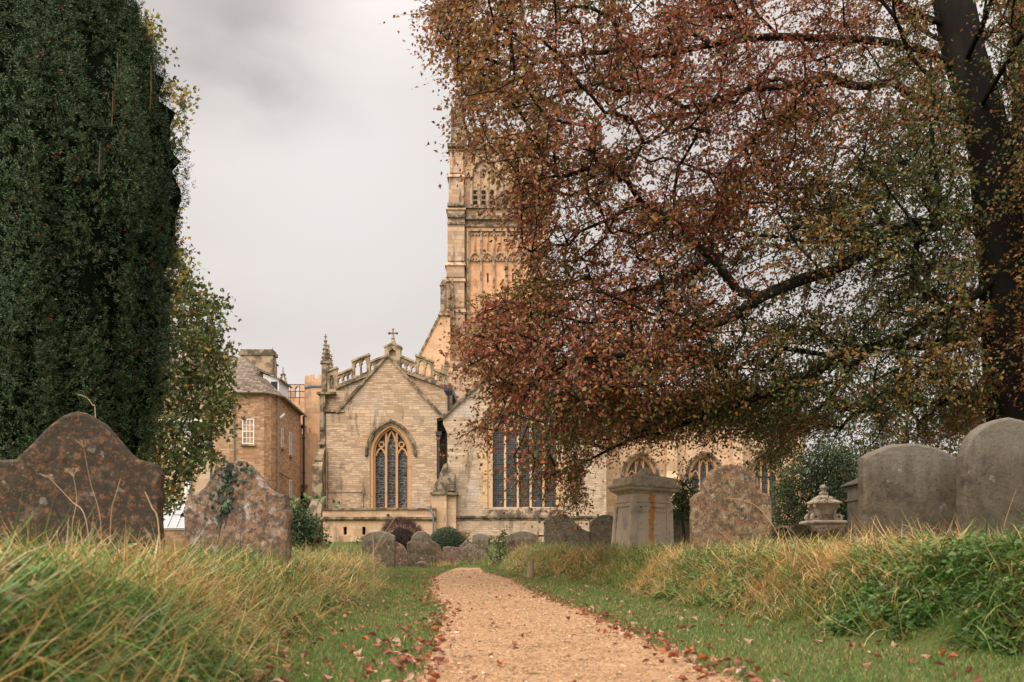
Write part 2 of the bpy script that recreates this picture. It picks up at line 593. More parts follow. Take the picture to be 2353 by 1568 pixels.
M['dark_void'] = plain('dark_opening', (0.012, 0.011, 0.010), 0.9)
M['slit'] = M['dark_void']


def roof_mat():
    g = G('stone_slates')
    pos = g.n('ShaderNodeNewGeometry').outputs['Position']
    sp = g.n('ShaderNodeSeparateXYZ', {0: pos})
    u = g.math('ADD', sp.outputs[0], g.math('MULTIPLY', sp.outputs[1], 0.6))
    zz = g.math('ADD', sp.outputs[2], g.math('MULTIPLY', g.math('SUBTRACT', g.noise(pos, 1.5, 3), 0.5), 0.08))
    vec = g.n('ShaderNodeCombineXYZ', {0: u, 1: zz, 2: 0.0}).outputs[0]
    b = g.n('ShaderNodeTexBrick', {'Vector': vec, 'Color1': (0, 0, 0, 1), 'Color2': (1, 1, 1, 1), 'Mortar': (0, 0, 0, 1), 'Scale': 1.0,
                                   'Mortar Size': 0.018, 'Mortar Smooth': 0.6, 'Brick Width': 0.3, 'Row Height': 0.15})
    b.offset = 0.47
    f = g.noise(pos, 9, 5, 0.7)
    cc = g.mix((0.10, 0.075, 0.055), (0.26, 0.20, 0.145), b.outputs['Color'])
    cc = g.mix(cc, (0.30, 0.20, 0.08), g.math('MULTIPLY', g.step(g.noise(pos, 3.0, 5, 0.7), 0.55, 0.68), 0.5))
    cc = g.mix(cc, (0.03, 0.025, 0.022), g.math('MULTIPLY', b.outputs['Fac'], 0.9))
    fr = g.math('FRACT', g.math('DIVIDE', zz, 0.15))
    h = g.math('ADD', g.math('SUBTRACT', 1.0, fr), g.math('MULTIPLY', f, 0.4))
    return g.done(cc, 0.9, g.bump(h, 0.9, 0.05), spec=0.15)


M['roof'] = roof_mat()


def glass_mat(name, dark, line, cw, ch, swirl=False, rough=0.12, amount=0.8):
    """leaded glass: small quarries between came lines"""
    g = G(name)
    pos = g.n('ShaderNodeNewGeometry').outputs['Position']
    sp = g.n('ShaderNodeSeparateXYZ', {0: pos})
    vec = g.n('ShaderNodeCombineXYZ', {0: sp.outputs[0], 1: sp.outputs[2], 2: 0.0}).outputs[0]
    b = g.n('ShaderNodeTexBrick', {'Vector': vec, 'Color1': (0, 0, 0, 1), 'Color2': (1, 1, 1, 1), 'Mortar': (0, 0, 0, 1), 'Scale': 1.0,
                                   'Mortar Size': 0.012, 'Mortar Smooth': 0.1, 'Brick Width': cw, 'Row Height': ch})
    b.offset = 0.0
    nz = g.noise(pos, 3.5, 5, 0.7)
    cc = g.mix(tuple(x * 0.5 for x in dark), tuple(x * 1.9 for x in dark), b.outputs['Color'])
    cc = g.mix(cc, (0.16, 0.14, 0.11), g.math('MULTIPLY', g.step(nz, 0.52, 0.7), 0.5))
    lines = b.outputs['Fac']
    if swirl:
        vo = g.n('ShaderNodeTexVoronoi', {'Vector': vec, 'Scale': 4.6, 'Randomness': 0.75}, feature='DISTANCE_TO_EDGE')
        wv = g.n('ShaderNodeTexWave', {'Vector': vec, 'Scale': 2.1, 'Distortion': 7.0, 'Detail': 1.0, 'Detail Scale': 1.3}, wave_type='RINGS')
        l1 = g.step(vo.outputs['Distance'], 0.05, 0.02)
        l2 = g.step(wv.outputs['Fac'], 0.86, 0.95)
        lines = g.math('MAXIMUM', l1, l2)
    cc = g.mix(cc, line, g.math('MULTIPLY', lines, amount))
    nb = g.noise(vec, 5.0, 2)
    tilt = g.math('ADD', g.math('MULTIPLY', b.outputs['Color'], 0.5), nb)
    return g.done(cc, rough, g.bump(tilt, 0.35, 0.02), spec=0.5)


M['glass_swirl'] = glass_mat('patterned_leaded_glass', (0.012, 0.012, 0.013), (0.21, 0.20, 0.19), 0.25, 0.6, swirl=True, rough=0.45, amount=0.75)
M['glass_lead'] = glass_mat('leaded_glass', (0.022, 0.027, 0.031), (0.10, 0.11, 0.11), 0.13, 0.115, rough=0.22)
M['glass_house'] = plain('window_glass', (0.02, 0.022, 0.025), 0.08, 0.4, 0.7, 0.02)

# ------------------------------------------------------------------ the lie of the land
PY = np.array([0, 3.9, 5.5, 9.2, 12, 15.4, 17.8, 22, 26, 60.])
PC = np.array([.3, .26, .18, 0.0, -.33, -.56, -.74, -1.04, -1.13, -1.13])
PH = np.array([.66, .645, .63, .62, .66, .69, .72, .45, .30, .30])
LY = np.array([0, 3, 3.9, 5.6, 9.2, 12, 16, 20, 22.5, 24, 60.])
LX = np.array([-.75, -.95, -1.05, -1.3, -1.5, -1.62, -2.0, -2.5, -2.9, -3.4, -3.6])
RY = np.array([0, 3, 4.9, 5.6, 7.9, 11, 15, 16.5, 18, 20, 24, 28, 60.])
RX = np.array([3.0, 3.0, 2.4, 1.95, 1.8, 1.56, 1.35, 1.1, .45, .12, -.3, -.35, -.35])


def smooth(x):
    x = np.clip(x, 0, 1)
    return x * x * (3 - 2 * x)


def wob(x, y):
    return (np.sin(1.7 * x + 0.6 * y) * np.cos(1.1 * y - 0.5 * x + 1.3) + 0.6 * np.sin(3.9 * x - 2.3 * y + 2) + 0.4 * np.sin(6.1 * y + 4.7 * x)) / 2.0


def ground(x, y):
    x = np.asarray(x, dtype=float)
    y = np.asarray(y, dtype=float)
    base = np.interp(y, [0, 12, 26, 34, 50, 60], [0, 0, .16, .22, 1.15, 1.2])
    dl = np.interp(y, LY, LX) - x
    dr = x - np.interp(y, RY, RX)
    fade = 1 - smooth((y - 24) / 8.0)
    ml = 0.31 * smooth(dl / 0.5) * (1 - smooth((y - 20) / 4.0))
    mr = 0.40 * smooth(dr / 0.5) * fade
    bump = 0.035 * wob(x, y) * np.maximum(smooth(dl / 0.8), smooth(dr / 0.8))
    return base + ml + mr + bump


def gz(x, y):
    return float(ground(x, y))


def soil_mat():
    g = G('turf')
    pos = g.n('ShaderNodeNewGeometry').outputs['Position']
    a = g.noise(pos, 0.8, 5, 0.6)
    b = g.noise(pos, 9, 5, 0.6)
    f = g.noise(pos, 60, 4, 0.6)
    cc = g.mix((0.065, 0.095, 0.022), (0.13, 0.15, 0.04), b)
    cc = g.mix(cc, (0.19, 0.15, 0.06), g.math('MULTIPLY', g.step(a, 0.5, 0.7), 0.45))
    cc = g.mix(cc, (0.03, 0.035, 0.012), g.math('MULTIPLY', g.step(f, 0.55, 0.4), 0.5))
    return g.done(cc, 0.95, g.bump(g.math('ADD', b, f), 0.8, 0.02), spec=0.1)


def gravel_mat():
    g = G('hoggin_gravel')
    pos = g.n('ShaderNodeNewGeometry').outputs['Position']
    vo = g.n('ShaderNodeTexVoronoi', {'Vector': pos, 'Scale': 75.0})
    vc = g.n('ShaderNodeSeparateColor', {0: vo.outputs['Color']})
    v2 = g.n('ShaderNodeTexVoronoi', {'Vector': pos, 'Scale': 30.0})
    a = g.noise(pos, 1.4, 5, 0.6)
    f = g.noise(pos, 130, 4, 0.7)
    cc = g.ramp(vc.outputs[0], [(0.0, (0.24, 0.135, 0.07)), (0.35, (0.41, 0.24, 0.125)), (0.75, (0.49, 0.30, 0.165)), (1.0, (0.58, 0.40, 0.245))])
    cc = g.mix(cc, (0.38, 0.22, 0.112), 0.35)
    cc = g.mix(cc, (0.20, 0.115, 0.055), g.math('MULTIPLY', g.step(g.noise(pos, 4.5, 6, 0.7), 0.53, 0.68), 0.6))
    cc = g.mix(cc, (0.13, 0.13, 0.04), g.math('MULTIPLY', g.step(g.noise(pos, 2.3, 6, 0.7), 0.6, 0.7), 0.35))
    cc = g.mix(cc, (0.24, 0.14, 0.075), g.math('MULTIPLY', g.step(a, 0.56, 0.72), 0.5))
    cc = g.mix(cc, (0.10, 0.06, 0.03), g.math('MULTIPLY', g.step(f, 0.5, 0.3), 0.5))
    h = g.math('ADD', g.math('MULTIPLY', g.math('SUBTRACT', 1.0, vo.outputs['Distance']), 0.5), g.math('MULTIPLY', g.math('SUBTRACT', 1.0, v2.outputs['Distance']), 0.6))
    h = g.math('ADD', h, g.math('MULTIPLY', f, 0.4))
    return g.done(cc, 0.95, g.bump(h, 0.9, 0.014), spec=0.1)


M['turf'] = soil_mat()
M['gravel'] = gravel_mat()


def make_ground():
    ys = np.concatenate([np.arange(-30, 0, 3), np.arange(0, 30, 0.14), np.arange(30, 70, 1.0), np.array([80, 100, 150, 250, 400, 700.])])
    xs = np.concatenate([np.array([-500., -200, -100, -60, -40, -30, -22, -17, -14]), np.arange(-12, 12, 0.14), np.array([12, 14, 17, 22, 30, 40, 60, 100, 200, 500.])])
    gx, gy = np.meshgrid(xs, ys)
    z = ground(gx, gy)
    # the path bed lies a little below the turf edge
    d = np.abs(gx - np.interp(gy, PY, PC)) - np.interp(gy, PY, PH)
    z = z - 0.012 * (1 - smooth((d + 0.02) / 0.1)) * (gy < 26)
    v = np.stack([gx, gy, z], -1).reshape(-1, 3)
    nx, ny = len(xs), len(ys)
    i = np.arange(nx * ny).reshape(ny, nx)
    f = np.stack([i[:-1, :-1], i[:-1, 1:], i[1:, 1:], i[1:, :-1]], -1).reshape(-1, 4)
    o = np_mesh('ground', v, f, M['turf'], smooth=True)
    tag(o, kind='structure')
    # gravel path strip
    ys = np.arange(0.0, 26.3, 0.05)
    nl = 26
    t = np.linspace(-1, 1, nl)
    c = np.interp(ys, PY, PC)
    h = np.interp(ys, PY, PH)
    eL = 0.035 * np.sin(ys * 7.3) + 0.03 * np.sin(ys * 17.1 + 1) + 0.006 * rng.standard_normal(len(ys))
    eR = 0.035 * np.sin(ys * 6.1 + 2) + 0.03 * np.sin(ys * 15.7) + 0.006 * rng.standard_normal(len(ys))
    x0, x1 = c - h + eL, c + h + eR
    gx = x0[:, None] + (x1 - x0)[:, None] * (t[None, :] + 1) / 2
    gy = np.repeat(ys[:, None], nl, 1)
    z = np.interp(gy, [0, 12, 26, 34], [0, 0, .16, .22]) - 0.004
    z = z + 0.006 * wob(gx * 3, gy * 3) * (1 - np.abs(t)[None, :])
    z = z + 0.004 * rng.standard_normal(z.shape) * (np.abs(t)[None, :] < 0.95)
    v = np.stack([gx, gy, z], -1).reshape(-1, 3)
    i = np.arange(len(v)).reshape(len(ys), nl)
    f = np.stack([i[:-1, :-1], i[:-1, 1:], i[1:, 1:], i[1:, :-1]], -1).reshape(-1, 4)
    o = np_mesh('gravel_path', v, f, M['gravel'], smooth=True)
    tag(o, kind='structure')


make_ground()

# ------------------------------------------------------------------ the church
YC = 52.0                                    # distance of the chapel's east wall
SC = YC / F


def P(pts, Y=YC):
    return [(X(u, Y), Z(v, Y)) for u, v in pts]


church = empty('parish_church', (X(1030, 53), 53, 1.15),
               'large honey coloured gothic church with a tall pinnacled tower at the end of the path', 'church')


def part(name, bm, mat, parent=None, smooth=False):
    return obj(name, bm, mat, church if parent is None else parent, smooth)


def gothic_window(cx, sill, spring, a, rise, y, lights, glass, stone, hood=0.0, depth=0.45, mull=0.11, roundels=False, parent=None, heads=None):
    """cx..rise in metres; y is the wall face. Frame with mullions, tracery, hood and glass"""
    bm = bmesh.new()
    o1 = [(cx - a, sill)] + arch(cx, spring, a, rise) + [(cx + a, sill)]
    k1, k2 = 0.87, 0.78 if a < 1.3 else 0.88
    mid = [(cx - a * k1, sill + 0.02)] + arch(cx, spring, a * k1, rise * 0.93) + [(cx + a * k1, sill + 0.02)]
    inn = [(cx - a * k2, sill + 0.06)] + arch(cx, spring, a * k2, rise * 0.86) + [(cx + a * k2, sill + 0.06)]
    prism(bm, o1, y + 0.06, y + depth, [mid])
    big = [(cx - a * k1 - 0.02, sill + 0.0)] + arch(cx, spring, a * k1 + 0.02, rise * 0.93 + 0.02) + [(cx + a * k1 + 0.02, sill + 0.0)]
    prism(bm, big, y + 0.2, y + depth - 0.005, [inn])
    w = part('window', bm, stone, parent)
    ai = a * k2
    # mullions and light heads
    bm = bmesh.new()
    wl_ = 2 * ai / lights
    ya, yb = y + 0.26, y + depth - 0.04
    R = (a * a + rise * rise) / (2 * a)

    def top_at(x):
        """height of the inner arch at x"""
        r = rise * 0.86
        R_ = (ai * ai + r * r) / (2 * ai)
        dx = abs(x - cx)
        q = R_ * R_ - (dx - (ai - R_)) ** 2
        return spring + (math.sqrt(q) if q > 0 else 0)
    for i in range(1, lights):
        x = cx - ai + wl_ * i
        t = top_at(x) - 0.02
        box(bm, x - mull / 2, x + mull / 2, ya, yb, sill + 0.05, t)
    for i in range(lights):
        lx = cx - ai + wl_ * (i + 0.5)
        edge = lights - 1 - i if i > lights // 2 else i
        t = min(top_at(lx - wl_ * 0.5), top_at(lx + wl_ * 0.5)) if edge == 0 else min(top_at(lx - wl_ * .5), top_at(lx + wl_ * .5))
        mid_ = top_at(lx)
        if lights == 3 and i == 1:
            s, r = spring + 0.36, mid_ - spring - 0.45
        elif edge == 0:
            s, r = spring - 0.10, wl_ * 0.72
        else:
            s, r = spring + 0.25, wl_ * 0.8
        if s + r > mid_:
            s = mid_ - r - 0.02
        ap = arch(lx, s, wl_ / 2 - mull * 0.3, r, 6)
        ribbon(bm, ap, mull * 0.75, ya + 0.03, yb - 0.03)
        # cusps
        for sg in (-1, 1):
            ribbon(bm, [(lx + sg * wl_ * 0.45, s + r * 0.25), (lx + sg * wl_ * 0.2, s + r * 0.42), (lx + sg * wl_ * 0.3, s + r * 0.62)], 0.04, ya + 0.08, yb - 0.08)
    if roundels:
        for sg in (-1, 1):
            x = cx + sg * wl_ * 0.93
            zc = spring + 0.50
            ribbon(bm, [(x + 0.14 * math.cos(t * math.pi / 6), zc + 0.14 * math.sin(t * math.pi / 6)) for t in range(12)], 0.06, ya + 0.03, yb - 0.03, closed=True)
            for q in range(4):
                an = q * math.pi / 2
                box(bm, x + .09 * math.cos(an) - .03, x + .09 * math.cos(an) + .03, ya + .06, yb - .06, zc + .09 * math.sin(an) - .03, zc + .09 * math.sin(an) + .03)
    elif lights > 3:
        for i in range(1, lights):
            x = cx - ai + wl_ * i
            t = top_at(x)
            if t - spring > 1.2:
                ribbon(bm, arch(x, spring + 0.95, wl_ / 2 - 0.02, min(0.55, t - spring - 1.0), 5), mull * 0.6, ya + 0.04, yb - 0.04)
    part('mullion', bm, stone, w)
    # glazing and its horizontal saddle bars
    bm = bmesh.new()
    gl = [(cx - ai - 0.05, sill + 0.03)] + arch(cx, spring, ai + 0.05, rise * 0.86 + 0.05) + [(cx + ai + 0.05, sill + 0.03)]
    prism(bm, gl, y + depth - 0.07, y + depth - 0.05)
    part('glass', bm, glass, w)
    nb = max(2, int((spring - sill) / 0.75))
    for q in range(1, nb + 1):
        zz = sill + (spring - sill) * q / nb - 0.1
        bm = bmesh.new()
        box(bm, cx - ai, cx + ai, y + depth - 0.10, y + depth - 0.08, zz - 0.012, zz + 0.012)
        part('saddle_bar', bm, M['pipe_black'], w)
    if hood:
        bm = bmesh.new()
        ah = a + hood
        pts = arch(cx, spring - 0.02, ah, rise * (ah / a) * 0.98, 12)
        ribbon(bm, pts, 0.11, y - 0.13, y + 0.05)
        ribbon(bm, arch(cx, spring - 0.02, ah - 0.09, rise * (ah / a) * 0.98 - 0.1, 12), 0.08, y - 0.07, y + 0.05)
        for sg in (-1, 1):
            lathe(bm, [(0.02, -0.12), (0.09, -0.06), (0.1, 0.02), (0.05, 0.09)], 7, (cx + sg * ah, y - 0.06, spring - 0.06))
        part('hood_mould', bm, M['trim_dark'], w)
    return w


def crocket_spire(bm, x, y, z0, z1, r, n=4, rows=6, rot=math.pi / 4):
    """a tapering spirelet with leafy knobs up its edges and a finial"""
    lathe(bm, [(r, z0), (r * 0.12, z1 - r * 0.5), (r * 0.1, z1)], n, (x, y, 0), rot)
    h = z1 - z0
    for k in range(rows):
        t = (k + 0.3) / (rows + 0.3)
        rr = r * (1 - t * 0.88)
        zz = z0 + h * 0.93 * t
        q = r * (0.30 - 0.14 * t)
        for e in range(n):
            an = rot + 2 * math.pi * e / n
            cxx, cyy = x + math.cos(an) * (rr + q * 0.6), y + math.sin(an) * (rr + q * 0.6)
            lathe(bm, [(q * 0.25, -q * 1.0), (q * 0.7, 0), (q * 0.85, q * 0.5), (q * 0.3, q * 1.0)], 5, (cxx, cyy, zz))
    # finial: a collar, a knop and arms
    q = r * 0.42
    zf = z1 - h * 0.06
    lathe(bm, [(q * 0.25, -q * 0.7), (q * 1.0, -q * 0.1), (q * 0.95, q * 0.3), (q * 0.3, q * 0.5), (q * 0.28, q * 1.0), (q * 0.6, q * 1.3), (q * 0.15, q * 1.9)], 6, (x, y, zf))


# ---- chapel: wall under the low pierced parapet, with the steep gable standing proud
bm = bmesh.new()
win_c, win_a, win_spring, win_sill, win_rise = X(898.7, YC), 47.5 * SC, Z(1043, YC), Z(1169.6, YC), 66 * SC
hole = [(win_c - win_a - .01, win_sill - .01)] + arch(win_c, win_spring, win_a + .01, win_rise + .01) + [(win_c + win_a + .01, win_sill - .01)]
prism(bm, P([(748, 1268), (1005, 1268), (1005, 968), (1030, 958), (1030, 889), (893, 840), (771, 889), (771, 903), (748, 903)]), YC + 0.15, YC + 1.1, [hole])
prism(bm, P([(749.5, 1268), (1004, 1268), (1004, 963), (1016, 959), (892, 818), (775, 946), (775, 951), (749.5, 951)]), YC - 0.12, YC + 0.148, [hole])
part('gable_wall', bm, M['rubble'])

bm = bmesh.new()
ribbon(bm, P([(773, 950), (892, 818), (1019, 961)]), 0.16, YC - 0.24, YC + 0.3)
ribbon(bm, P([(748, 946), (792, 946)]), 0.12, YC - 0.22, YC + 0.3)
part('gable_coping', bm, M['trim_dark'])
bm = bmesh.new()
ribbon(bm, P([(770, 891), (850, 859), (893, 842), (940, 858), (1030, 891)]), 0.16, YC - 0.02, YC + 0.4)
part('string_course', bm, M['trim_dark'])

gothic_window(win_c, win_sill, win_spring, win_a, win_rise, YC - 0.12, 3, M['glass_swirl'], M['trim_orange'], hood=0.2, depth=0.55, mull=0.11, roundels=True)


def lancet(u, vb, vt, hw):
    """small pierced opening with a lobed head, in picture units"""
    h = hw * 1.0
    pts = [(u - hw, vb), (u - hw, vt + 2.1 * h), (u - hw * 0.62, vt + 1.55 * h), (u - hw * 0.8, vt + 0.9 * h), (u - hw * 0.4, vt + 0.35 * h), (u, vt)]
    return P(pts + [(2 * u - p[0], p[1]) for p in reversed(pts[:-1])], YC)


bm = bmesh.new()
bl = lambda u: 840 + .40 * (893 - u)
holes = [lancet(u, bl(u) - 7, bl(u) - 20, 5) for u in (779.5, 791.5, 802)]
holes += [lancet(u, bl(u) - 8, bl(u) - 40, 6.3) for u in (819.5, 835)]
holes += [lancet(u, bl(u) - 7, bl(u) - 20, 5) for u in (852, 865.5)]
prism(bm, P([(751, 903), (771, 900), (771, 888.5), (885, 843), (885, 817), (847.5, 831.5), (847.5, 812.5), (807, 829), (807, 845.5), (773, 859), (773, 844), (751, 853)]), YC + 0.18, YC + 0.48, holes + [lancet(761, 893, 860, 5)])
br = lambda u: 840 + .358 * (u - 893)
holes = [lancet(u, br(u) - 7, br(u) - 20, 5) for u in (924.5, 937.5, 949)]
holes += [lancet(u, br(u) - 8, br(u) - 40, 6.3) for u in (966.8, 982.8)]
holes += [lancet(u, br(u) - 7, br(u) - 20, 5) for u in (1000.5, 1012.5, 1024)]
prism(bm, P([(919, 849), (1031, 889), (1031, 862), (995, 847.5), (995, 829.5), (954.5, 814.5), (954.5, 831.5), (919, 817)]), YC + 0.18, YC + 0.48, holes)
# coping rails along the top
for pts in ([(773, 860), (807, 846)], [(806, 829.5), (848.5, 812.5)], [(847.5, 831), (885, 816.5)], [(919, 816.5), (954.5, 831.5)], [(953.5, 814.5), (996, 830)], [(995, 847), (1031, 861.5)], [(750, 852), (774, 843)]):
    ribbon(bm, P(pts), 0.10, YC + 0.1, YC + 0.56)
# small pinnacle-like posts between the openings
for u in (772, 807, 848, 954.5, 995):
    base = bl(u) if u < 893 else br(u)
    box(bm, X(u - 1.6, YC), X(u + 1.6, YC), YC + 0.12, YC + 0.54, Z(base + 1, YC), Z(base - 22, YC))
part('parapet', bm, M['trim'])

# gable cross on its block
bm = bmesh.new()
prism(bm, P([(883, 848), (919.5, 848), (919.5, 797), (914, 795), (907, 790), (895, 790), (888, 795), (883, 797)]), YC + 0.12, YC + 0.72, [P([(893, 818), (893, 806), (901, 800), (909, 806), (909, 818)])])
box(bm, X(886, YC), X(917, YC), YC + 0.36, YC + 0.6, Z(846, YC), Z(800, YC))
ribbon(bm, P([(881, 797), (901, 788), (921.5, 797)]), 0.09, YC + 0.08, YC + 0.76)
x, yb = X(901, YC), YC + 0.42
lathe(bm, [(0.36, 0), (0.22, 0.09), (0.13, 0.22), (0.075, 0.42), (0.06, 0.62)], 8, (x, yb, Z(792, YC)))
part('cross_block', bm, M['trim'])
bm = bmesh.new()
zt, zb, za = Z(753, YC), Z(779, YC), Z(762, YC)
lathe(bm, [(0.04, 0), (0.1, 0.04), (0.1, 0.09), (0.04, 0.13)], 8, (x, yb, zb + 0.02))
box(bm, x - 0.035, x + 0.035, yb - .035, yb + .035, zb, zt)
box(bm, x - 0.2, x + 0.2, yb - .034, yb + .034, za - 0.035, za + 0.035)
for dx, dz in ((-.2, 0), (.2, 0), (0, zt - za)):
    lathe(bm, [(0.03, -0.07), (0.07, -0.02), (0.07, 0.02), (0.03, 0.07)], 6, (x + dx, yb, za + dz))
part('gable_cross', bm, M['pinnacle'])

# corner pinnacle with the buttress it stands on, then two more along the side wall
bm = bmesh.new()
x = X(744.3, YC)
yb = YC + 0.45
lathe(bm, [(0.20, Z(903, YC)), (0.20, Z(831, YC))], 8, (x, yb, 0), math.pi / 8)
for e in range(4):
    an = math.pi / 4 + e * math.pi / 2
    box(bm, x + .2 * math.cos(an) - .035, x + .2 * math.cos(an) + .035, yb + .2 * math.sin(an) - .035, yb + .2 * math.sin(an) + .035, Z(903, YC), Z(836, YC))
lathe(bm, [(0.2, 0), (0.30, 0.06), (0.27, 0.14), (0.16, 0.18)], 8, (x, yb, Z(835, YC)))
crocket_spire(bm, x, yb, Z(831, YC), Z(766, YC), 0.2, 8, 6, 0)
part('pinnacle', bm, M['pinnacle'])
for u, vt, yy in ((755.5, 794, 57.5), (762, 816, 63.0)):
    bm = bmesh.new()
    x = X(u, yy)
    s = yy / F
    lathe(bm, [(0.18, Z(905, yy)), (0.18, Z(vt + 52, yy))], 8, (x, yy, 0))
    lathe(bm, [(0.18, 0), (0.27, 0.05), (0.24, 0.12), (0.14, 0.16)], 8, (x, yy, Z(vt + 54, yy)))
    crocket_spire(bm, x, yy, Z(vt + 52, yy), Z(vt, yy), 0.18, 8, 5, 0)
    part('pinnacle', bm, M['pinnacle'])

bm = bmesh.new()
box(bm, X(736, YC), X(748.5, YC), YC - 0.2, YC + 1.0, Z(1030, YC), Z(906, YC))
box(bm, X(739, YC), X(746, YC), YC - 0.3, YC - 0.2, Z(990, YC), Z(925, YC))
frust(bm, (X(732, YC), X(748.5, YC), YC - 0.7, YC + 1.0), (X(736, YC), X(748.5, YC), YC - 0.2, YC + 1.0), Z(1046, YC), Z(1030, YC))
box(bm, X(732, YC), X(748.5, YC), YC - 0.7, YC + 1.0, Z(1060, YC), Z(1046, YC))
frust(bm, (X(726, YC), X(748.5, YC), YC - 1.0, YC + 1.0), (X(732, YC), X(748.5, YC), YC - 0.7, YC + 1.0), Z(1075, YC), Z(1060, YC))
box(bm, X(726, YC), X(748.5, YC), YC - 1.0, YC + 1.0, Z(1150, YC), Z(1075, YC))
frust(bm, (X(714, YC), X(748.5, YC), YC - 1.25, YC + 1.0), (X(726, YC), X(748.5, YC), YC - 1.0, YC + 1.0), Z(1182, YC), Z(1150, YC))
box(bm, X(714, YC), X(748.5, YC), YC - 1.25, YC + 1.0, 1.0, Z(1182, YC))
part('buttress', bm, M['pinnacle'])
for ua, ub, yo_, va, vb in ((730.5, 772, .35, 908, 903), (733, 748, .42, 1024, 1019), (729, 748, .85, 1062, 1057)):
    bm = bmesh.new()
    box(bm, X(ua, YC), X(ub, YC), YC - yo_, YC + 0.9, Z(va, YC), Z(vb, YC))
    part('weathering', bm, M['trim_dark'])
# side wall of the chapel running back from the corner, and its low roof
bm = bmesh.new()
box(bm, X(748, YC) + 0.05, X(748, YC) + 0.9, YC + 1.1, 80, 1.0, Z(903, YC))
part('side_wall', bm, M['rubble'])
bm = bmesh.new()
za, zr_ = Z(889, YC) + 0.05, Z(842, YC)
prism(bm, [(X(760, YC), za - .3), (X(1040, YC), za - .3), (X(1040, YC), za), (X(893, YC), zr_), (X(760, YC), za)], YC + 1.1, 75)
part('roof', bm, M['lead'])

# thin cable clipped to the chapel wall
bm = bmesh.new()
tube(bm, [(X(u, YC), YC - 0.14, Z(v, YC)) for u, v in ((754, 1133), (800, 1132.5), (833, 1132.5), (836, 1136), (836, 1168))], 0.014, 5)
tube(bm, [(X(u, YC), YC - 0.14, Z(v, YC)) for u, v in ((754.5, 1040), (754, 1170))], 0.012, 5)
part('cable', bm, M['pipe_black'])

# ---- low annex in front of the chapel
YA = 50.6
sl = []
for u in (793, 836):
    sl.append(P([(u - 3.8, 1229), (u - 3.8, 1211), (u + 3.8, 1211), (u + 3.8, 1229)], YA))
bm = bmesh.new()
prism(bm, P([(742, 1275), (1000, 1275), (1000, 1192), (742, 1192)], YA), YA, YA + 0.5, sl)
prism(bm, P([(741, 1189), (999, 1189), (999, 1171), (741, 1171)], YA), YA - 0.02, YA + 0.5)
box(bm, X(742, YA), X(742, YA) + 0.5, YA + 0.5, YC - 0.1, 1.0, Z(1171, YA))
annex = part('annex_wall', bm, M['ashlar'])
bm = bmesh.new()
ribbon(bm, P([(737, 1191), (1002, 1191)], YA), 0.13, YA - 0.16, YA + 0.3)
ribbon(bm, P([(738, 1195), (1001, 1195)], YA), 0.06, YA - 0.08, YA + 0.3)
ribbon(bm, P([(739, 1171), (1001, 1169)], YA), 0.09, YA - 0.12, YA + 0.5)
part('string_course', bm, M['trim_dark'], annex)
bm = bmesh.new()
box(bm, X(740, YA) + .1, X(1000, YA), YA + 0.5, YC - 0.12, Z(1176, YA), Z(1174, YA))
part('flat_roof', bm, M['lead'], annex)
for s in sl:
    bm = bmesh.new()
    xs = [p[0] for p in s]
    box(bm, min(xs) - .05, max(xs) + .05, YA + 0.3, YA + 0.34, min(p[1] for p in s) - .05, max(p[1] for p in s) + .05)
    part('slit_window', bm, M['slit'], annex)
bm = bmesh.new()
xx = X(892, YA)
box(bm, xx - .06, xx + .06, YA - 0.16, YA - 0.02, Z(1187, YA), Z(1182, YA))
tube(bm, [(X(888, YA), YA - .17, Z(1193, YA)), (X(889, YA), YA - .2, Z(1200, YA)), (X(894, YA), YA - .2, Z(1200, YA)), (X(895, YA), YA - .17, Z(1193, YA))], 0.02, 6)
part('lamp_bracket', bm, M['pipe_black'], annex)

# ---- recess between the two gables, with its pipes
bm = bmesh.new()
box(bm, X(1003, YC), X(1036, YC), YC + 1.1, YC + 1.3, 1.0, Z(889, YC))
part('recess_wall', bm, M['house_stone'])
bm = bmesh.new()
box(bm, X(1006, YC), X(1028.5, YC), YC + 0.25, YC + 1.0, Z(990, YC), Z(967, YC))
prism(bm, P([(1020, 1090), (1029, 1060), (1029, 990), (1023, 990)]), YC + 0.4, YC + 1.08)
part('recess_dark_fill', bm, M['dark_void'])  # near-black blocks filling the head and right edge of the recess


def downpipe(pts, r, hopper=None, collars=(), parent=None, mat='pipe_black', name='drainpipe'):
    bm = bmesh.new()
    tube(bm, pts, r, 8)
    for cz_ in collars:
        lathe(bm, [(r * 1.45, -0.05), (r * 1.45, 0.05)], 8, (pts[-1][0], pts[-1][1], cz_))
    d = part(name, bm, M[mat], parent)
    if hopper:
        hx, hy, hz, w, h = hopper
        bm = bmesh.new()
        frust(bm, (hx - w * .3, hx + w * .3, hy - w * .3, hy + w * .3), (hx - w * .5, hx + w * .5, hy - w * .5, hy + w * .5), hz - h * 0.55, hz - h * .2)
        box(bm, hx - w * .55, hx + w * .55, hy - w * .55, hy + w * .55, hz - h * .2, hz + h * 0.45)
        obj('hopper', bm, M[mat], d)
    return d


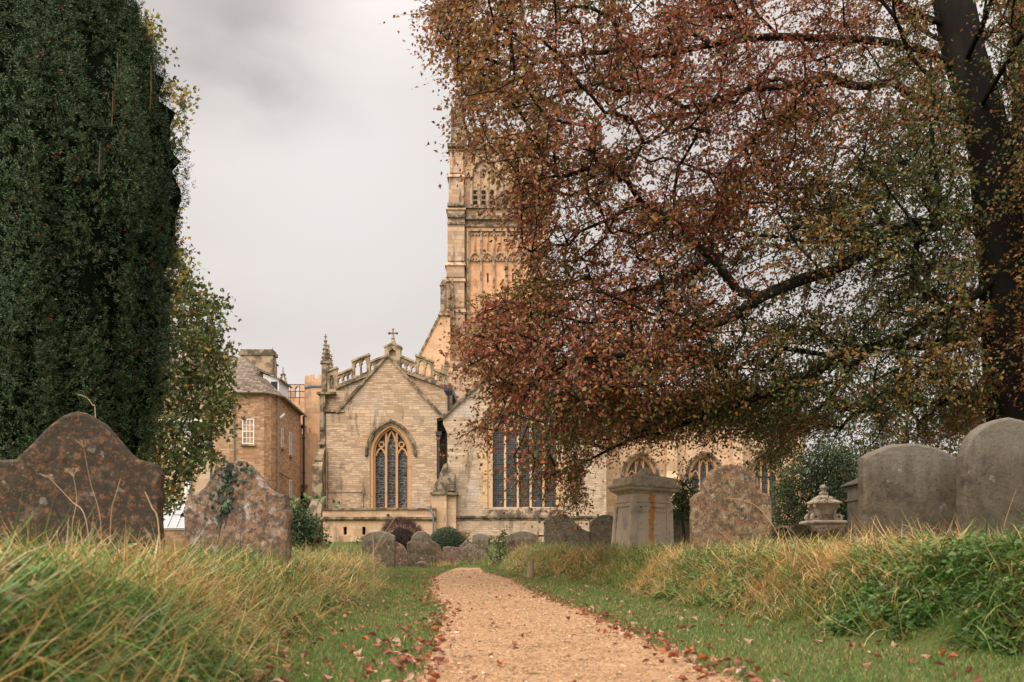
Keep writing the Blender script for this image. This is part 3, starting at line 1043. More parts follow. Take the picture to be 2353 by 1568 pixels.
xp = X(1008.5, YC)
downpipe([(xp, YC - 0.05, Z(996, YC)), (xp, YC - 0.05, Z(1094, YC))], 0.075, (xp, YC - 0.05, Z(999, YC), 0.28, 0.32))
xp = X(1031.5, YC)
downpipe([(xp, YC - 0.55, Z(905, YC)), (xp, YC - 0.5, Z(946, YC))], 0.055, (xp, YC - 0.52, Z(900, YC), 0.38, 0.5))
downpipe([(X(1025.5, YC), YC + 0.2, Z(990, YC)), (X(1025.5, YC), YC + 0.2, Z(1062, YC))], 0.045)
downpipe([(X(990, YA), YA - .1, Z(1164, YA)), (X(990.5, YA), YA - .12, Z(1172, YA)), (X(995.5, YA), YA - .25, Z(1181, YA)), (X(997, YA), YA - .25, Z(1187, YA)), (X(997, YA), YA - .25, Z(1262, YA))], 0.05, collars=(Z(1222, YA),), mat='lead')

# ---- chancel gable with the five-light east window
YH = 51.7
ca, cc_ = 83.5 * SC, X(1204.7, YC)
csp, csill, crise = Z(990, YC), Z(1168.5, YC), 86 * SC
bm = bmesh.new()
hole = [(cc_ - ca - .01, csill - .01)] + arch(cc_, csp, ca + .01, crise + .01) + [(cc_ + ca + .01, csill - .01)]
prism(bm, P([(1029, 1268), (1392, 1268), (1392, 957), (1207, 786), (1019, 959), (1019, 976), (1029, 998)]), YH, YH + 1.2, [hole])
part('chancel_wall', bm, M['rubble_pale'])
bm = bmesh.new()
ribbon(bm, P([(1016, 963), (1207, 786), (1396, 960)]), 0.17, YH - 0.15, YH + 1.3)
part('gable_coping', bm, M['trim_dark'])
gothic_window(cc_, csill, csp, ca, crise, YH, 5, M['glass_lead'], M['trim_clean'], hood=0.22, depth=0.5, mull=0.115)
bm = bmesh.new()
frust(bm, (X(1118, YC), X(1292, YC), YH - 0.22, YH + .1), (X(1118, YC), X(1292, YC), YH - 0.02, YH + .1), Z(1186, YC), Z(1172, YC))
box(bm, X(1046, YC), X(1392, YC), YH - 0.27, YH + 0.05, Z(1191, YC), Z(1186.5, YC))
box(bm, X(1046, YC), X(1392, YC), YH - 0.18, YH + 0.05, Z(1196, YC), Z(1191, YC))
part('sill_course', bm, M['trim_dark'])
bm = bmesh.new()
box(bm, X(1046, YC), X(1392, YC), YH - 0.12, YH - 0.003, 0.9, Z(1196, YC))
part('plinth', bm, M['rubble_pale'])
# dressed jamb stones beside the window, in long and short work
for sg in (-1, 1):
    bm = bmesh.new()
    zz = csill
    k = 0
    while zz < csp + .5:
        hh = 0.28 + 0.1 * ((k * 7) % 3)
        w = 0.42 if k % 2 else 0.26
        xa = cc_ + sg * (ca + 0.012)
        xb = cc_ + sg * (ca + w)
        box(bm, min(xa, xb), max(xa, xb), YH - 0.012, YH + 0.1, zz + .006, zz + hh - .006)
        zz += hh
        k += 1
    part('window_quoins', bm, M['trim_clean'])
bm = bmesh.new()
za, zr_ = Z(957, YC) - 0.2, Z(790, YC)
prism(bm, [(X(1022, YC), za - .2), (X(1390, YC), za - .2), (X(1390, YC), za), (X(1207, YC), zr_), (X(1022, YC), za)], YH + 1.2, 88)
part('roof', bm, M['lead'])
bm = bmesh.new()
box(bm, X(1030, YC), X(1030, YC) + .9, YH + 1.2, 90, 1.0, za)
box(bm, X(1392, YC) - .9, X(1392, YC), YH + 1.2, 90, 1.0, za)
part('side_wall', bm, M['rubble_pale'])

# buttress between the gables
bm = bmesh.new()
YB = 50.9
prism(bm, P([(992, 1275), (1026, 1275), (1026, 1136), (992, 1136)], YB), YB, YC - 0.1)
prism(bm, P([(1026.1, 1275), (1047, 1275), (1047, 1136), (1026.1, 1136)], YB), YB + 0.25, YC - 0.1)
but = part('buttress', bm, M['ashlar'])
bm = bmesh.new()
vv = [bm.verts.new(p) for p in ((X(989, YB), YB - .12, Z(1137, YB)), (X(1052, YB), YB - .05, Z(1137, YB)), (X(1052, YB), YC, Z(1137, YB)), (X(989, YB), YC, Z(1137, YB)),
                                (X(989, YB), YB - .12, Z(1131, YB)), (X(1052, YB), YB - .05, Z(1131, YB)), (X(1052, YB), YC, Z(1131, YB)), (X(989, YB), YC, Z(1131, YB)))]
for f in ((0, 3, 2, 1), (4, 5, 6, 7), (0, 1, 5, 4), (1, 2, 6, 5), (2, 3, 7, 6), (3, 0, 4, 7)):
    bm.faces.new([vv[i] for i in f])
prism(bm, P([(993, 1131.2), (1028, 1131.2), (1028, 1090), (1026, 1062), (1018, 1068), (1010, 1088), (998, 1112)], YB), YB + .25, YC - .1)
prism(bm, P([(1028.2, 1131.2), (1046, 1131.2), (1045, 1088), (1028.2, 1088)], YB), YB + .45, YH)
obj('sloped_cap', bm, M['trim_dark'], but)
bm = bmesh.new()
for k, (v0, v1) in enumerate(((1128, 1114), (1113, 1101), (1100, 1087))):
    frust(bm, (X(1027, YB), X(1044.5, YB), YB + .0 + .1 * k, YB + .6), (X(1027.5, YB), X(1044, YB), YB + .1 + .1 * k, YB + .6), Z(v0, YB), Z(v1, YB))
obj('weathered_steps', bm, M['trim_dark'], but)

# ---- wall and aisle to the right of the chancel
YR = 56.0
bm = bmesh.new()
wins = []
for u in (1471, 1618, 1760):
    a, sp_, sl_, ri = 34 * YR / F, Z(1090, YR), Z(1195, YR), 44 * YR / F
    wins.append((X(u, YR), sl_, sp_, a, ri))
holes = [[(w[0] - w[3] - .01, w[1] - .01)] + arch(w[0], w[2], w[3] + .01, w[4] + .01) + [(w[0] + w[3] + .01, w[1] - .01)] for w in wins]
prism(bm, P([(1385, 1268), (1842, 1268), (1842, 952), (1385, 952)], YR), YR, YR + 1.0, holes)
part('aisle_wall', bm, M['ashlar'])
for w in wins:
    gothic_window(*w, YR, 3, M['glass_lead'], M['trim_orange'], hood=0.16, depth=0.45, mull=0.09)
bm = bmesh.new()
box(bm, X(1385, YR), X(1846, YR), YR - .18, YR + .2, Z(955, YR), Z(948, YR))
holes = [P([(u - 7, 942), (u - 7, 926), (u, 918), (u + 7, 926), (u + 7, 942)], YR) for u in range(1402, 1840, 22)]
prism(bm, P([(1385, 948), (1842, 948), (1842, 910), (1385, 910)], YR), YR + .05, YR + .35, holes)
part('parapet', bm, M['trim'])
for u in (1540, 1690, 1832):
    bm = bmesh.new()
    box(bm, X(u - 15, YR), X(u + 15, YR), YR - 1.1, YR, .9, Z(1110, YR))
    frust(bm, (X(u - 15, YR), X(u + 15, YR), YR - 1.1, YR), (X(u - 12, YR), X(u + 12, YR), YR - .6, YR), Z(1110, YR), Z(1085, YR))
    box(bm, X(u - 12, YR), X(u + 12, YR), YR - .6, YR, Z(1085, YR), Z(980, YR))
    frust(bm, (X(u - 12, YR), X(u + 12, YR), YR - .6, YR), (X(u - 11, YR), X(u + 11, YR), YR - .1, YR), Z(980, YR), Z(955, YR))
    part('buttress', bm, M['ashlar'])
bm = bmesh.new()
prism(bm, [(X(1385, YR), Z(950, YR)), (X(1842, YR), Z(950, YR)), (X(1842, YR), Z(946, YR)), (X(1385, YR), Z(940, YR))], YR + 1, 85)
part('roof', bm, M['lead'])
bm = bmesh.new()
box(bm, X(1842, YR) - 0.9, X(1842, YR), YR + 1.0, 85, 1.0, Z(952, YR))
part('side_wall', bm, M['ashlar'])
# clerestory block rising behind the chancel roof
YN = 64.0
bm = bmesh.new()
prism(bm, P([(1295, 1100), (1425, 1100), (1425, 862), (1295, 862)], YN), YN, YN + 22)
part('clerestory_wall', bm, M['tower_stone'])
bm = bmesh.new()
holes = [P([(u - 6, 858), (u - 6, 842), (u, 835), (u + 6, 842), (u + 6, 858)], YN) for u in range(1308, 1420, 18)]
prism(bm, P([(1293, 862), (1427, 862), (1427, 828), (1293, 828)], YN), YN - .1, YN + .25, holes)
part('parapet', bm, M['trim'])

# ---- the west tower
YT = 100.0
ST = YT / F
tx0, tx1 = X(1034, YT), X(1258, YT)
tw = part('tower', (lambda b: (box(b, tx0 + .5, tx1 - .5, YT, YT + 10.5, 1.0, Z(338, YT)), b)[1])(bmesh.new()), M['tower_stone'])


def tpart(name, bm, mat):
    return obj(name, bm, M[mat], tw)


# corner buttresses with set-offs
for side, fy in ((0, 0), (1, 0), (0, 1), (1, 1)):
    bm = bmesh.new()
    stages = [(340, 402, 1034, 1065), (402, 477, 1032, 1066), (477, 605, 1029.5, 1068), (605, 642, 1027, 1068), (642, 712, 1021, 1068), (712, 775, 1021, 1069), (775, 1290, 1028, 1071)]
    for k, (v0, v1, ua, ub) in enumerate(stages):
        ex = 0.16 * k
        xa, xb = X(ua, YT), X(ub, YT)
        if side:
            xa, xb = tx0 + tx1 - xb, tx0 + tx1 - xa
        ya, yb = (YT - .55 - ex * .6, YT + 1.0) if not fy else (YT + 9.5, YT + 11.0 + ex * .6)
        box(bm, xa, xb, ya, yb, Z(v1, YT), Z(v0, YT) - .5)
        # sloped weathering at the head of the stage
        px_ = .16
        frust(bm, (xa - px_, xb + px_, ya - px_, yb + (px_ if fy else 0)), (xa, xb, ya + (.25 if not fy else 0), yb), Z(v0, YT) - .5, Z(v0, YT))
    tpart('corner_buttress', bm, 'tower_stone')
    # pinnacle
    bm = bmesh.new()
    x = X(1052.5, YT)
    if side:
        x = tx0 + tx1 - x
    y = YT + .35 if not fy else YT + 10.2
    frust(bm, (x - .72, x + .72, y - .72, y + .72), (x - .6, x + .6, y - .6, y + .6), Z(342, YT), Z(300, YT))
    for dx in (-.6, .6):
        for dy in (-.6, .6):
            box(bm, x + dx - .09, x + dx + .09, y + dy - .09, y + dy + .09, Z(330, YT), Z(258, YT))
            crocket_spire(bm, x + dx, y + dy, Z(258, YT), Z(236, YT), .14, 4, 2)
    box(bm, x - .52, x + .52, y - .52, y + .52, Z(300, YT), Z(252, YT))
    for sg in (-1, 1):
        ribbon(bm, [(x - .55, Z(268, YT)), (x, Z(236, YT)), (x + .55, Z(268, YT))], .14, y + sg * .55 - .07, y + sg * .55 + .07)
    crocket_spire(bm, x, y, Z(254, YT), Z(172, YT), .55, 4, 5)
    box(bm, x - .34, x + .34, y - .06, y + .06, Z(182, YT), Z(177, YT))
    for sg in (-1, 1):
        box(bm, x + sg * .34 - .06, x + sg * .34 + .06, y - .07, y + .07, Z(185, YT), Z(174, YT))
    tube(bm, [(x, y, Z(172, YT)), (x, y, Z(156, YT))], .025, 5)
    box(bm, x - .16, x + .16, y - .02, y + .02, Z(163, YT) - .02, Z(163, YT) + .02)
    tpart('pinnacle', bm, 'pinnacle')

# string courses
for v, h, o in ((342, 7, .45), (477, 7, .35), (503, 9, .5), (520, 5, .25), (772, 8, .55)):
    bm = bmesh.new()
    box(bm, X(1063, YT), tx0 + tx1 - X(1063, YT), YT - o, YT + .2, Z(v + h / 2, YT), Z(v - h / 2, YT))
    for xx in (X(1031.5, YT), tx0 + tx1 - X(1066.5, YT)):
        box(bm, xx - .1, xx + 35 * ST + .1, YT - .75 - o * .6, YT + 1.2, Z(v + h / 2, YT), Z(v - h / 2, YT))
    tpart('string_course', bm, 'trim_dark')

# blind tracery stage
bm = bmesh.new()
pu0, pu1 = 1073, 1222
box(bm, X(pu0, YT), X(pu1, YT), YT - .06, YT - .003, Z(770, YT), Z(524, YT))
tpart('panel_wall', bm, 'tower_orange')
bm = bmesh.new()
cols = [1077 + 28.8 * k for k in range(6)]
for u in cols:
    box(bm, X(u - 2.2, YT), X(u + 2.2, YT), YT - .34, YT - .05, Z(770, YT), Z(533, YT))
for k in range(5):
    uc = cols[k] + 14.4
    box(bm, X(uc - 1.1, YT), X(uc + 1.1, YT), YT - .26, YT - .05, Z(583, YT), Z(536, YT))
    for dv in (0, 190):
        ap = P(arch_pts := [(uc - 12.5, 601 + dv), (uc - 11.5, 592 + dv), (uc - 7, 586 + dv), (uc, 582 + dv), (uc + 7, 586 + dv), (uc + 11.5, 592 + dv), (uc + 12.5, 601 + dv)], YT)
        if dv == 0:
            ribbon(bm, ap, .16, YT - .32, YT - .05)
            for dx in (-6, 0, 6):
                ribbon(bm, P([(uc + dx - 3.4, 596), (uc + dx - 2.4, 600 - abs(dx) * .2), (uc + dx, 601.5), (uc + dx + 2.4, 600 - abs(dx) * .2), (uc + dx + 3.4, 596)], YT), .11, YT - .26, YT - .05)
    for q in (-7.2, 7.2):
        ribbon(bm, P([(uc + q - 6, 541), (uc + q - 3, 538), (uc + q, 542), (uc + q + 3, 538), (uc + q + 6, 541)], YT), .13, YT - .25, YT - .05)
box(bm, X(1073, YT), X(1225, YT), YT - .4, YT - .04, Z(534, YT), Z(530, YT))
box(bm, X(1073, YT), X(1076, YT), YT - .45, YT - .03, Z(770, YT), Z(527, YT))
box(bm, X(1222, YT), X(1225, YT), YT - .45, YT - .03, Z(770, YT), Z(527, YT))
tpart('blind_tracery', bm, 'trim')
for ua, ub, yo_, va, vb in ((1119.2, 1122.4, .1, 649, 628), (1176.8, 1180, .1, 649, 628), (1105, 1107.5, .02, 496, 486)):
    bm = bmesh.new()
    box(bm, X(ua, YT), X(ub, YT), YT - yo_, YT - yo_ + .02, Z(va, YT), Z(vb, YT))
    tpart('slit_window', bm, 'slit')
# belfry openings
bm = bmesh.new()
for uc in (1111, 1181):
    aa = 28 * ST
    ol = [(X(uc, YT) - aa, Z(472, YT))] + arch(X(uc, YT), Z(405, YT), aa, 38 * ST, 8) + [(X(uc, YT) + aa, Z(472, YT))]
    ribbon(bm, ol, .22, YT - .3, YT - .004)
    for q in (-.34, .34):
        xx = X(uc, YT) + q * aa
        box(bm, xx - .1, xx + .1, YT - .22, YT - .004, Z(472, YT), Z(388, YT))
    for q in (-.67, 0, .67):
        ribbon(bm, arch(X(uc, YT) + q * aa, Z(402, YT), aa * .3, .5, 5), .1, YT - .2, YT - .004)
tpart('belfry_tracery', bm, 'trim')
for uc in (1111, 1181):
    for q in (-.67, 0, .67):
        xx = X(uc, YT) + q * 28 * ST
        bm = bmesh.new()
        for k in range(3):
            box(bm, xx - .2, xx + .2, YT - .06, YT - .03, Z(470 - k * 12, YT), Z(462 - k * 12, YT))
        tpart('louvre', bm, 'slit')
# pierced battlemented parapets
bm = bmesh.new()
top = [(1064, 341), (1228, 341)]
us = [1064, 1078, 1078, 1092, 1092, 1106, 1106, 1120, 1120, 1134, 1134, 1148, 1148, 1162, 1162, 1176, 1176, 1190, 1190, 1204, 1204, 1228]
out = [(1064, 341), (1228, 341)]
for k, u in enumerate(reversed(us)):
    out.append((u, 300 if ((len(us) - 1 - k) // 2) % 2 == 0 else 314))
holes = [P([(u - 4, 336), (u - 4, 324), (u, 319), (u + 4, 324), (u + 4, 336)], YT) for u in range(1071, 1226, 14)]
prism(bm, P(out, YT), YT - .25, YT + .05, holes)
prism(bm, P(out, YT), YT + 10.2, YT + 10.5, holes)
for xx in (tx0 + .3, tx1 - .6):
    box(bm, xx, xx + .3, YT + 1, YT + 9.6, Z(341, YT), Z(312, YT))
tpart('parapet', bm, 'trim')
bm = bmesh.new()
holes = [P([(u - 4.5, 766), (u - 4.5, 752), (u, 747), (u + 4.5, 752), (u + 4.5, 766)], YT) for u in range(1080, 1222, 14)]
prism(bm, P([(1072, 769), (1226, 769), (1226, 742), (1072, 742)], YT), YT - .6, YT - .36, holes)
tpart('gallery', bm, 'trim')
# small attached pinnacles and gargoyles
for u in (1040.5, 1251):
    bm = bmesh.new()
    x = X(u, YT)
    box(bm, x - .2, x + .2, YT - 1.35, YT - .8, Z(775, YT), Z(690, YT))
    crocket_spire(bm, x, YT - 1.1, Z(690, YT), Z(646, YT), .24, 4, 4)
    for k in range(5):
        lathe(bm, [(.05, -.15), (.14, 0), (.05, .15)], 5, (x - .25, YT - 1.2, Z(765 - 14 * k, YT)))
        lathe(bm, [(.05, -.15), (.14, 0), (.05, .15)], 5, (x + .25, YT - 1.2, Z(765 - 14 * k, YT)))
    tpart('attached_pinnacle', bm, 'pinnacle')
for sg, x in ((-1, tx0), (1, tx1)):
    bm = bmesh.new()
    tube(bm, [(x, YT + .2, Z(314, YT)), (x + sg * .25, YT + .1, Z(312, YT)), (x + sg * .42, YT + .05, Z(313, YT))], .16, 6, .1)
    tpart('gargoyle', bm, 'pinnacle')
    bm = bmesh.new()
    tube(bm, [(x, YT + .2, Z(402, YT)), (x + sg * .3, YT + .1, Z(400, YT))], .15, 6, .09)
    tpart('gargoyle', bm, 'pinnacle')

# raking buttress wall at the foot of the tower
bm = bmesh.new()
YK = 97.0
prism(bm, P([(1034, 718), (1012, 726), (958, 832), (958, 1010), (1034, 1010)], YK), YK, YK + 1.2)
rk = part('raking_buttress', bm, M['render_orange'])
bm = bmesh.new()
ribbon(bm, P([(1012, 722), (955, 834)], YK), .2, YK - .12, YK + 1.3)
frust(bm, (X(1007, YK), X(1030, YK), YK - .3, YK + 1.4), (X(1012, YK), X(1030, YK), YK, YK + 1.2), Z(726, YK), Z(712, YK))
box(bm, X(1012, YK), X(1024, YK), YK, YK + 1.2, Z(712, YK), Z(655, YK))
frust(bm, (X(1010, YK), X(1024, YK), YK - .1, YK + 1.3), (X(1017, YK), X(1024, YK), YK + .2, YK + 1), Z(656, YK), Z(640, YK))
obj('coping', bm, M['pinnacle'], rk)
# nave body between chapel and tower
bm = bmesh.new()
box(bm, X(1030, 90), X(1225, 90), 89, 100.5, 1.0, Z(835, 90))
part('nave_wall', bm, M['tower_stone'])
for u, v0, v1 in ((1024, 870, 818), (1016, 880, 840)):
    bm = bmesh.new()
    yy = 80.0
    x = X(u, yy)
    box(bm, x - .2, x + .2, yy - .2, yy + .2, Z(v0 + 40, yy), Z(v0 - 18, yy))
    crocket_spire(bm, x, yy, Z(v0 - 18, yy), Z(v1, yy), .22, 4, 4)
    part('pinnacle', bm, M['pinnacle'])

# ---- pinnacles of the porch and nave seen over the roofs
for u, vt, vb, yy in ((528.5, 782, 824, 86), (626.5, 800, 880, 84), (650.5, 846, 900, 82)):
    bm = bmesh.new()
    x = X(u, yy)
    box(bm, x - .3, x + .3, yy - .3, yy + .3, Z(960, yy), Z(vt + 38, yy))
    box(bm, x - .42, x + .42, yy - .42, yy + .42, Z(vt + 40, yy), Z(vt + 37, yy))
    for dx in (-.24, .24):
        tube(bm, [(x + dx, yy, Z(vt + 37, yy)), (x + dx * .2, yy, Z(vt + 12, yy))], .09, 5, .06)
        for k in range(3):
            lathe(bm, [(.03, -.1), (.09, 0), (.03, .1)], 5, (x + dx * (1.15 - .25 * k), yy, Z(vt + 32 - 8 * k, yy)))
    crocket_spire(bm, x, yy, Z(vt + 16, yy), Z(vt, yy), .14, 4, 2)
    part('pinnacle', bm, M['pinnacle'])

# ------------------------------------------------------------------ the battlemented porch building
YP = 70.0
SP = YP / F
porch = empty('battlemented_porch', (X(710, YP), YP, 1.15), 'orange plastered porch turret with battlements between the stone house and the church', 'porch')
bm = bmesh.new()
tx, ty = X(722, YP), YP + 1.4
rr = 30 * SP
lathe(bm, [(rr, 1.0), (rr, Z(887, YP))], 8, (tx, ty, 0), math.pi / 8)
lathe(bm, [(rr * 1.01, Z(882, YP)), (rr * 1.04, Z(874, YP))], 8, (tx, ty, 0), math.pi / 8)
obj('turret', bm, M['render_orange'], porch)
bm = bmesh.new()
lathe(bm, [(rr * 1.03, Z(889, YP)), (rr * 1.08, Z(885, YP)), (rr * 1.03, Z(882, YP))], 8, (tx, ty, 0), math.pi / 8)
obj('lead_band', bm, M['lead'], porch)
bm = bmesh.new()
for k in range(8):
    a0 = math.pi / 8 + k * math.pi / 4
    for t0, t1, vt in ((0, .28, 858), (.28, .72, 868), (.72, 1, 858)):
        p = []
        for t in (t0, t1):
            xa = rr * 1.04 * (math.cos(a0) * (1 - t) + math.cos(a0 + math.pi / 4) * t)
            ya = rr * 1.04 * (math.sin(a0) * (1 - t) + math.sin(a0 + math.pi / 4) * t)
            p.append((xa, ya))
        v = [bm.verts.new((tx + q[0] * f, ty + q[1] * f, zq)) for zq in (Z(876, YP), Z(vt, YP)) for q, f in ((p[0], 1), (p[1], 1), (p[1], .8), (p[0], .8))]
        for f in ((0, 3, 2, 1), (4, 5, 6, 7), (0, 1, 5, 4), (1, 2, 6, 5), (2, 3, 7, 6), (3, 0, 4, 7)):
            bm.faces.new([v[i] for i in f])
obj('battlement', bm, M['render_orange'], porch)
bm = bmesh.new()
doorc, doora = X(684, YP), 27 * SP
hole = [(doorc - doora, 1.0)] + arch(doorc, Z(1170, YP), doora, 36 * SP) + [(doorc + doora, 1.0)]
prism(bm, P([(640, 1270), (725, 1270), (725, 995), (707, 995), (707, 982), (699, 982), (699, 998), (688, 998), (688, 982), (676, 982), (676, 994), (640, 994)], YP), YP - .2, YP + .8, [hole])
obj('wall', bm, M['render_orange'], porch)
bm = bmesh.new()
box(bm, doorc - doora - .3, doorc + doora + .3, YP + 1.2, YP + 1.3, 1.0, Z(1120, YP))
obj('doorway', bm, M['dark_void'], porch)
bm = bmesh.new()
ribbon(bm, arch(doorc, Z(1170, YP), doora + .12, 36 * SP + .16, 10), .22, YP - .33, YP - .1)
ribbon(bm, P([(640, 1118), (708, 1118)], YP), .22, YP - .34, YP - .1)
ribbon(bm, P([(684, 979), (700, 979)], YP), .1, YP - .3, YP + .9)
ribbon(bm, P([(674, 980), (690, 980)], YP), .1, YP - .3, YP + .9)
obj('string_course', bm, M['trim_dark'], porch)
# pierced parapet and railing on the roof behind
bm = bmesh.new()
yb = YP + 6
holes = [P([(u - 5, 912), (u - 5, 892), (u, 886), (u + 5, 892), (u + 5, 912)], yb) for u in (660, 685)]
prism(bm, P([(640, 1150), (700, 1150), (700, 884), (672, 884), (672, 900), (662, 900), (662, 884), (640, 884)], yb), yb, yb + .4, [P([(678, 915), (678, 893), (683, 886), (688, 893), (688, 915)], yb), P([(645, 915), (645, 893), (650, 886), (655, 893), (655, 915)], yb)])
obj('parapet', bm, M['render_orange'], porch)
bm = bmesh.new()
for v in (884, 900, 914):
    tube(bm, [(X(640, YP + 4), YP + 4, Z(v, YP + 4)), (X(700, YP + 4), YP + 4, Z(v, YP + 4))], .03, 5)
for u in (648, 668, 688):
    tube(bm, [(X(u, YP + 4), YP + 4, Z(930, YP + 4)), (X(u, YP + 4), YP + 4, Z(884, YP + 4))], .03, 5)
obj('railing', bm, M['pipe_black'], porch)

# ------------------------------------------------------------------ the stone house at the left
house = empty('stone_house', (X(600, 62), 62, 1.15), 'brown stone corner house with a mossy slate roof and sash windows', 'house')
YF = 60.0


def window_at(parent, u0, u1, v0, v1, Y, cols, rows, yoff=0.0, ang=0.0, piv=None, sill=True):
    """a white sash window whose panes are dark glass, set in a wall facing the camera"""
    x0, x1, z0, z1 = X(u0, Y), X(u1, Y), Z(v1, Y), Z(v0, Y)
    bm = bmesh.new()
    w = 0.06
    y0, y1 = Y - .04 + yoff, Y + .05 + yoff
    zm = (z0 + z1) / 2
    prism(bm, [(x0, z0), (x1, z0), (x1, z1), (x0, z1)], y0, y1, [[(x0 + w, z0 + w), (x1 - w, z0 + w), (x1 - w, zm - .025), (x0 + w, zm - .025)], [(x0 + w, zm + .025), (x1 - w, zm + .025), (x1 - w, z1 - w), (x0 + w, z1 - w)]])
    for k in range(1, cols):
        xx = x0 + w + (x1 - x0 - 2 * w) * k / cols
        box(bm, xx - .016, xx + .016, y0 + .02, y1 - .01, z0 + w, z1 - w)
    for k in range(1, rows):
        zz = z0 + (z1 - z0) * k / rows
        if abs(zz - zm) > .05:
            box(bm, x0 + w, x1 - w, y0 + .022, y1 - .012, zz - .016, zz + .016)
    f = obj('window', bm, M['white_paint'], parent)
    bm = bmesh.new()
    box(bm, x0 + .02, x1 - .02, y1 - .008, y1 + .02, z0 + .02, z1 - .02)
    obj('pane', bm, M['glass_house'], f)
    if sill:
        bm = bmesh.new()
        box(bm, x0 - .08, x1 + .08, y0 - .14, y1, z0 - .12, z0 - .005)
        obj('sill', bm, M['trim'], f)
    if ang and piv:
        R = Matrix.Translation(piv) @ Matrix.Rotation(ang, 4, 'Z') @ Matrix.Translation(-Vector(piv))
        for o in [f] + list(f.children):
            o.data.transform(R)
    return f


ea = 10.25
A, B, Cc, D, E_ = (-18.05, 60.0), (-14.95, 60.0), (-14.35, 61.3), (-14.75, 69.5), (-24.0, 70.0)
A0 = (-24.0, 60.9)
bm = bmesh.new()
plan = [A, B, (-14.6, 60.35), Cc, D, E_, (-24.0, 63.2), (-18.05, 63.2)]
lo = [bm.verts.new((p[0], p[1], 1.0)) for p in plan]
hi = [bm.verts.new((p[0], p[1], ea)) for p in plan]
for i in range(len(plan)):
    j = (i + 1) % len(plan)
    bm.faces.new((lo[i], lo[j], hi[j], hi[i]))
bm.faces.new(list(reversed(lo)))
bm.faces.new(hi)
hw = obj('wall', bm, M['house_stone'], house)
bm = bmesh.new()
ov = .3
q = [(-18.2, 60 - ov), (-14.95 + .1, 60 - ov), (-14.25 + .15, 61.1), (-14.45, 69.5), (-24.3, 70.3), (-24.3, 63.2), (-18.2, 63.2)]
ev = [bm.verts.new((p[0], p[1], ea - .02)) for p in q]
r1, r2, r3 = bm.verts.new((-24.3, 66.0, 13.6)), bm.verts.new((-17.6, 66.0, 13.6)), bm.verts.new((-18.2, 63.2, 12.15))
bm.faces.new((ev[0], ev[1], r2, r3))
bm.faces.new((ev[1], ev[2], r2))
bm.faces.new((ev[2], ev[3], r2))
bm.faces.new((ev[3], ev[4], r1, r2))
bm.faces.new((ev[4], ev[5], r1))
bm.faces.new((ev[5], ev[6], r3, r2, r1))
bm.faces.new((ev[6], ev[0], r3))
bm.faces.new(list(reversed(ev)))
rf = obj('roof', bm, M['roof'], house)
bm = bmesh.new()
box(bm, -18.45, -16.25, 67.6, 68.6, 11.0, 14.05)
ch = obj('chimney', bm, M['trim'], house)
bm = bmesh.new()
box(bm, -18.55, -16.15, 67.5, 68.7, 14.05, 14.3)
box(bm, -18.45, -16.25, 67.6, 68.6, 14.3, 14.45)
obj('chimney_cap', bm, M['trim_dark'], ch)
bm = bmesh.new()
gpts = [(-18.2, 59.62, ea + .0), (-14.9, 59.62, ea - .02), (-14.45, 60.2, ea - .03), (-14.0, 61.2, ea - .04), (-14.35, 69.5, ea - .1)]
tube(bm, gpts, .07, 6)
obj('gutter', bm, M['pipe_grey'], house)
window_at(house, 557, 584.5, 962.5, 1021, YF, 3, 4, .0)
bm = bmesh.new()
x0, x1 = X(553, YF), X(588, YF)
box(bm, x0, x1, YF - .03, YF + .05, Z(961.5, YF), Z(951, YF))
obj('lintel', bm, M['house_stone'], house)
# windows on the side wall, turned with it
piv = Vector((-14.35, 61.3, 0))
ang = math.atan2(D[1] - Cc[1], D[0] - Cc[0])
for off, z0, z1, w in ((.7, 7.2, 8.4, .7), (3.6, 7.0, 8.5, .8), (3.6, 4.2, 5.4, .8)):
    bm = bmesh.new()
    f = None
    dx, dy = math.cos(ang), math.sin(ang)
    nx, ny = dy, -dx
    c0 = Vector((Cc[0] + dx * off, Cc[1] + dy * off, 0))
    R = Matrix.Translation(c0) @ Matrix.Rotation(ang, 4, 'Z')
    prism(bm, [(0, z0), (w, z0), (w, z1), (0, z1)], -.05, .06, [[(.06, z0 + .06), (w - .06, z0 + .06), (w - .06, z1 - .06), (.06, z1 - .06)]])
    box(bm, w / 2 - .018, w / 2 + .018, -.03, .04, z0, z1)
    box(bm, 0.05, w - .05, -.04, .04, (z0 + z1) / 2 - .025, (z0 + z1) / 2 + .025)
    bm.transform(R)
    f = obj('window', bm, M['white_paint'], house)
    bm = bmesh.new()
    box(bm, .02, w - .02, -.012, .055, z0 + .02, z1 - .02)
    bm.transform(R)
    obj('pane', bm, M['glass_house'], f)
    bm = bmesh.new()
    box(bm, -.08, w + .08, -.16, .05, z0 - .12, z0 - .004)
    bm.transform(R)
    obj('sill', bm, M['trim'], f)


def pipe(parent, pts, r, mat, collars=()):
    bm = bmesh.new()
    tube(bm, pts, r, 7)
    for p in collars:
        lathe(bm, [(r * 1.5, -.05), (r * 1.5, .05)], 7, p)
    return obj('drainpipe', bm, M[mat], parent)


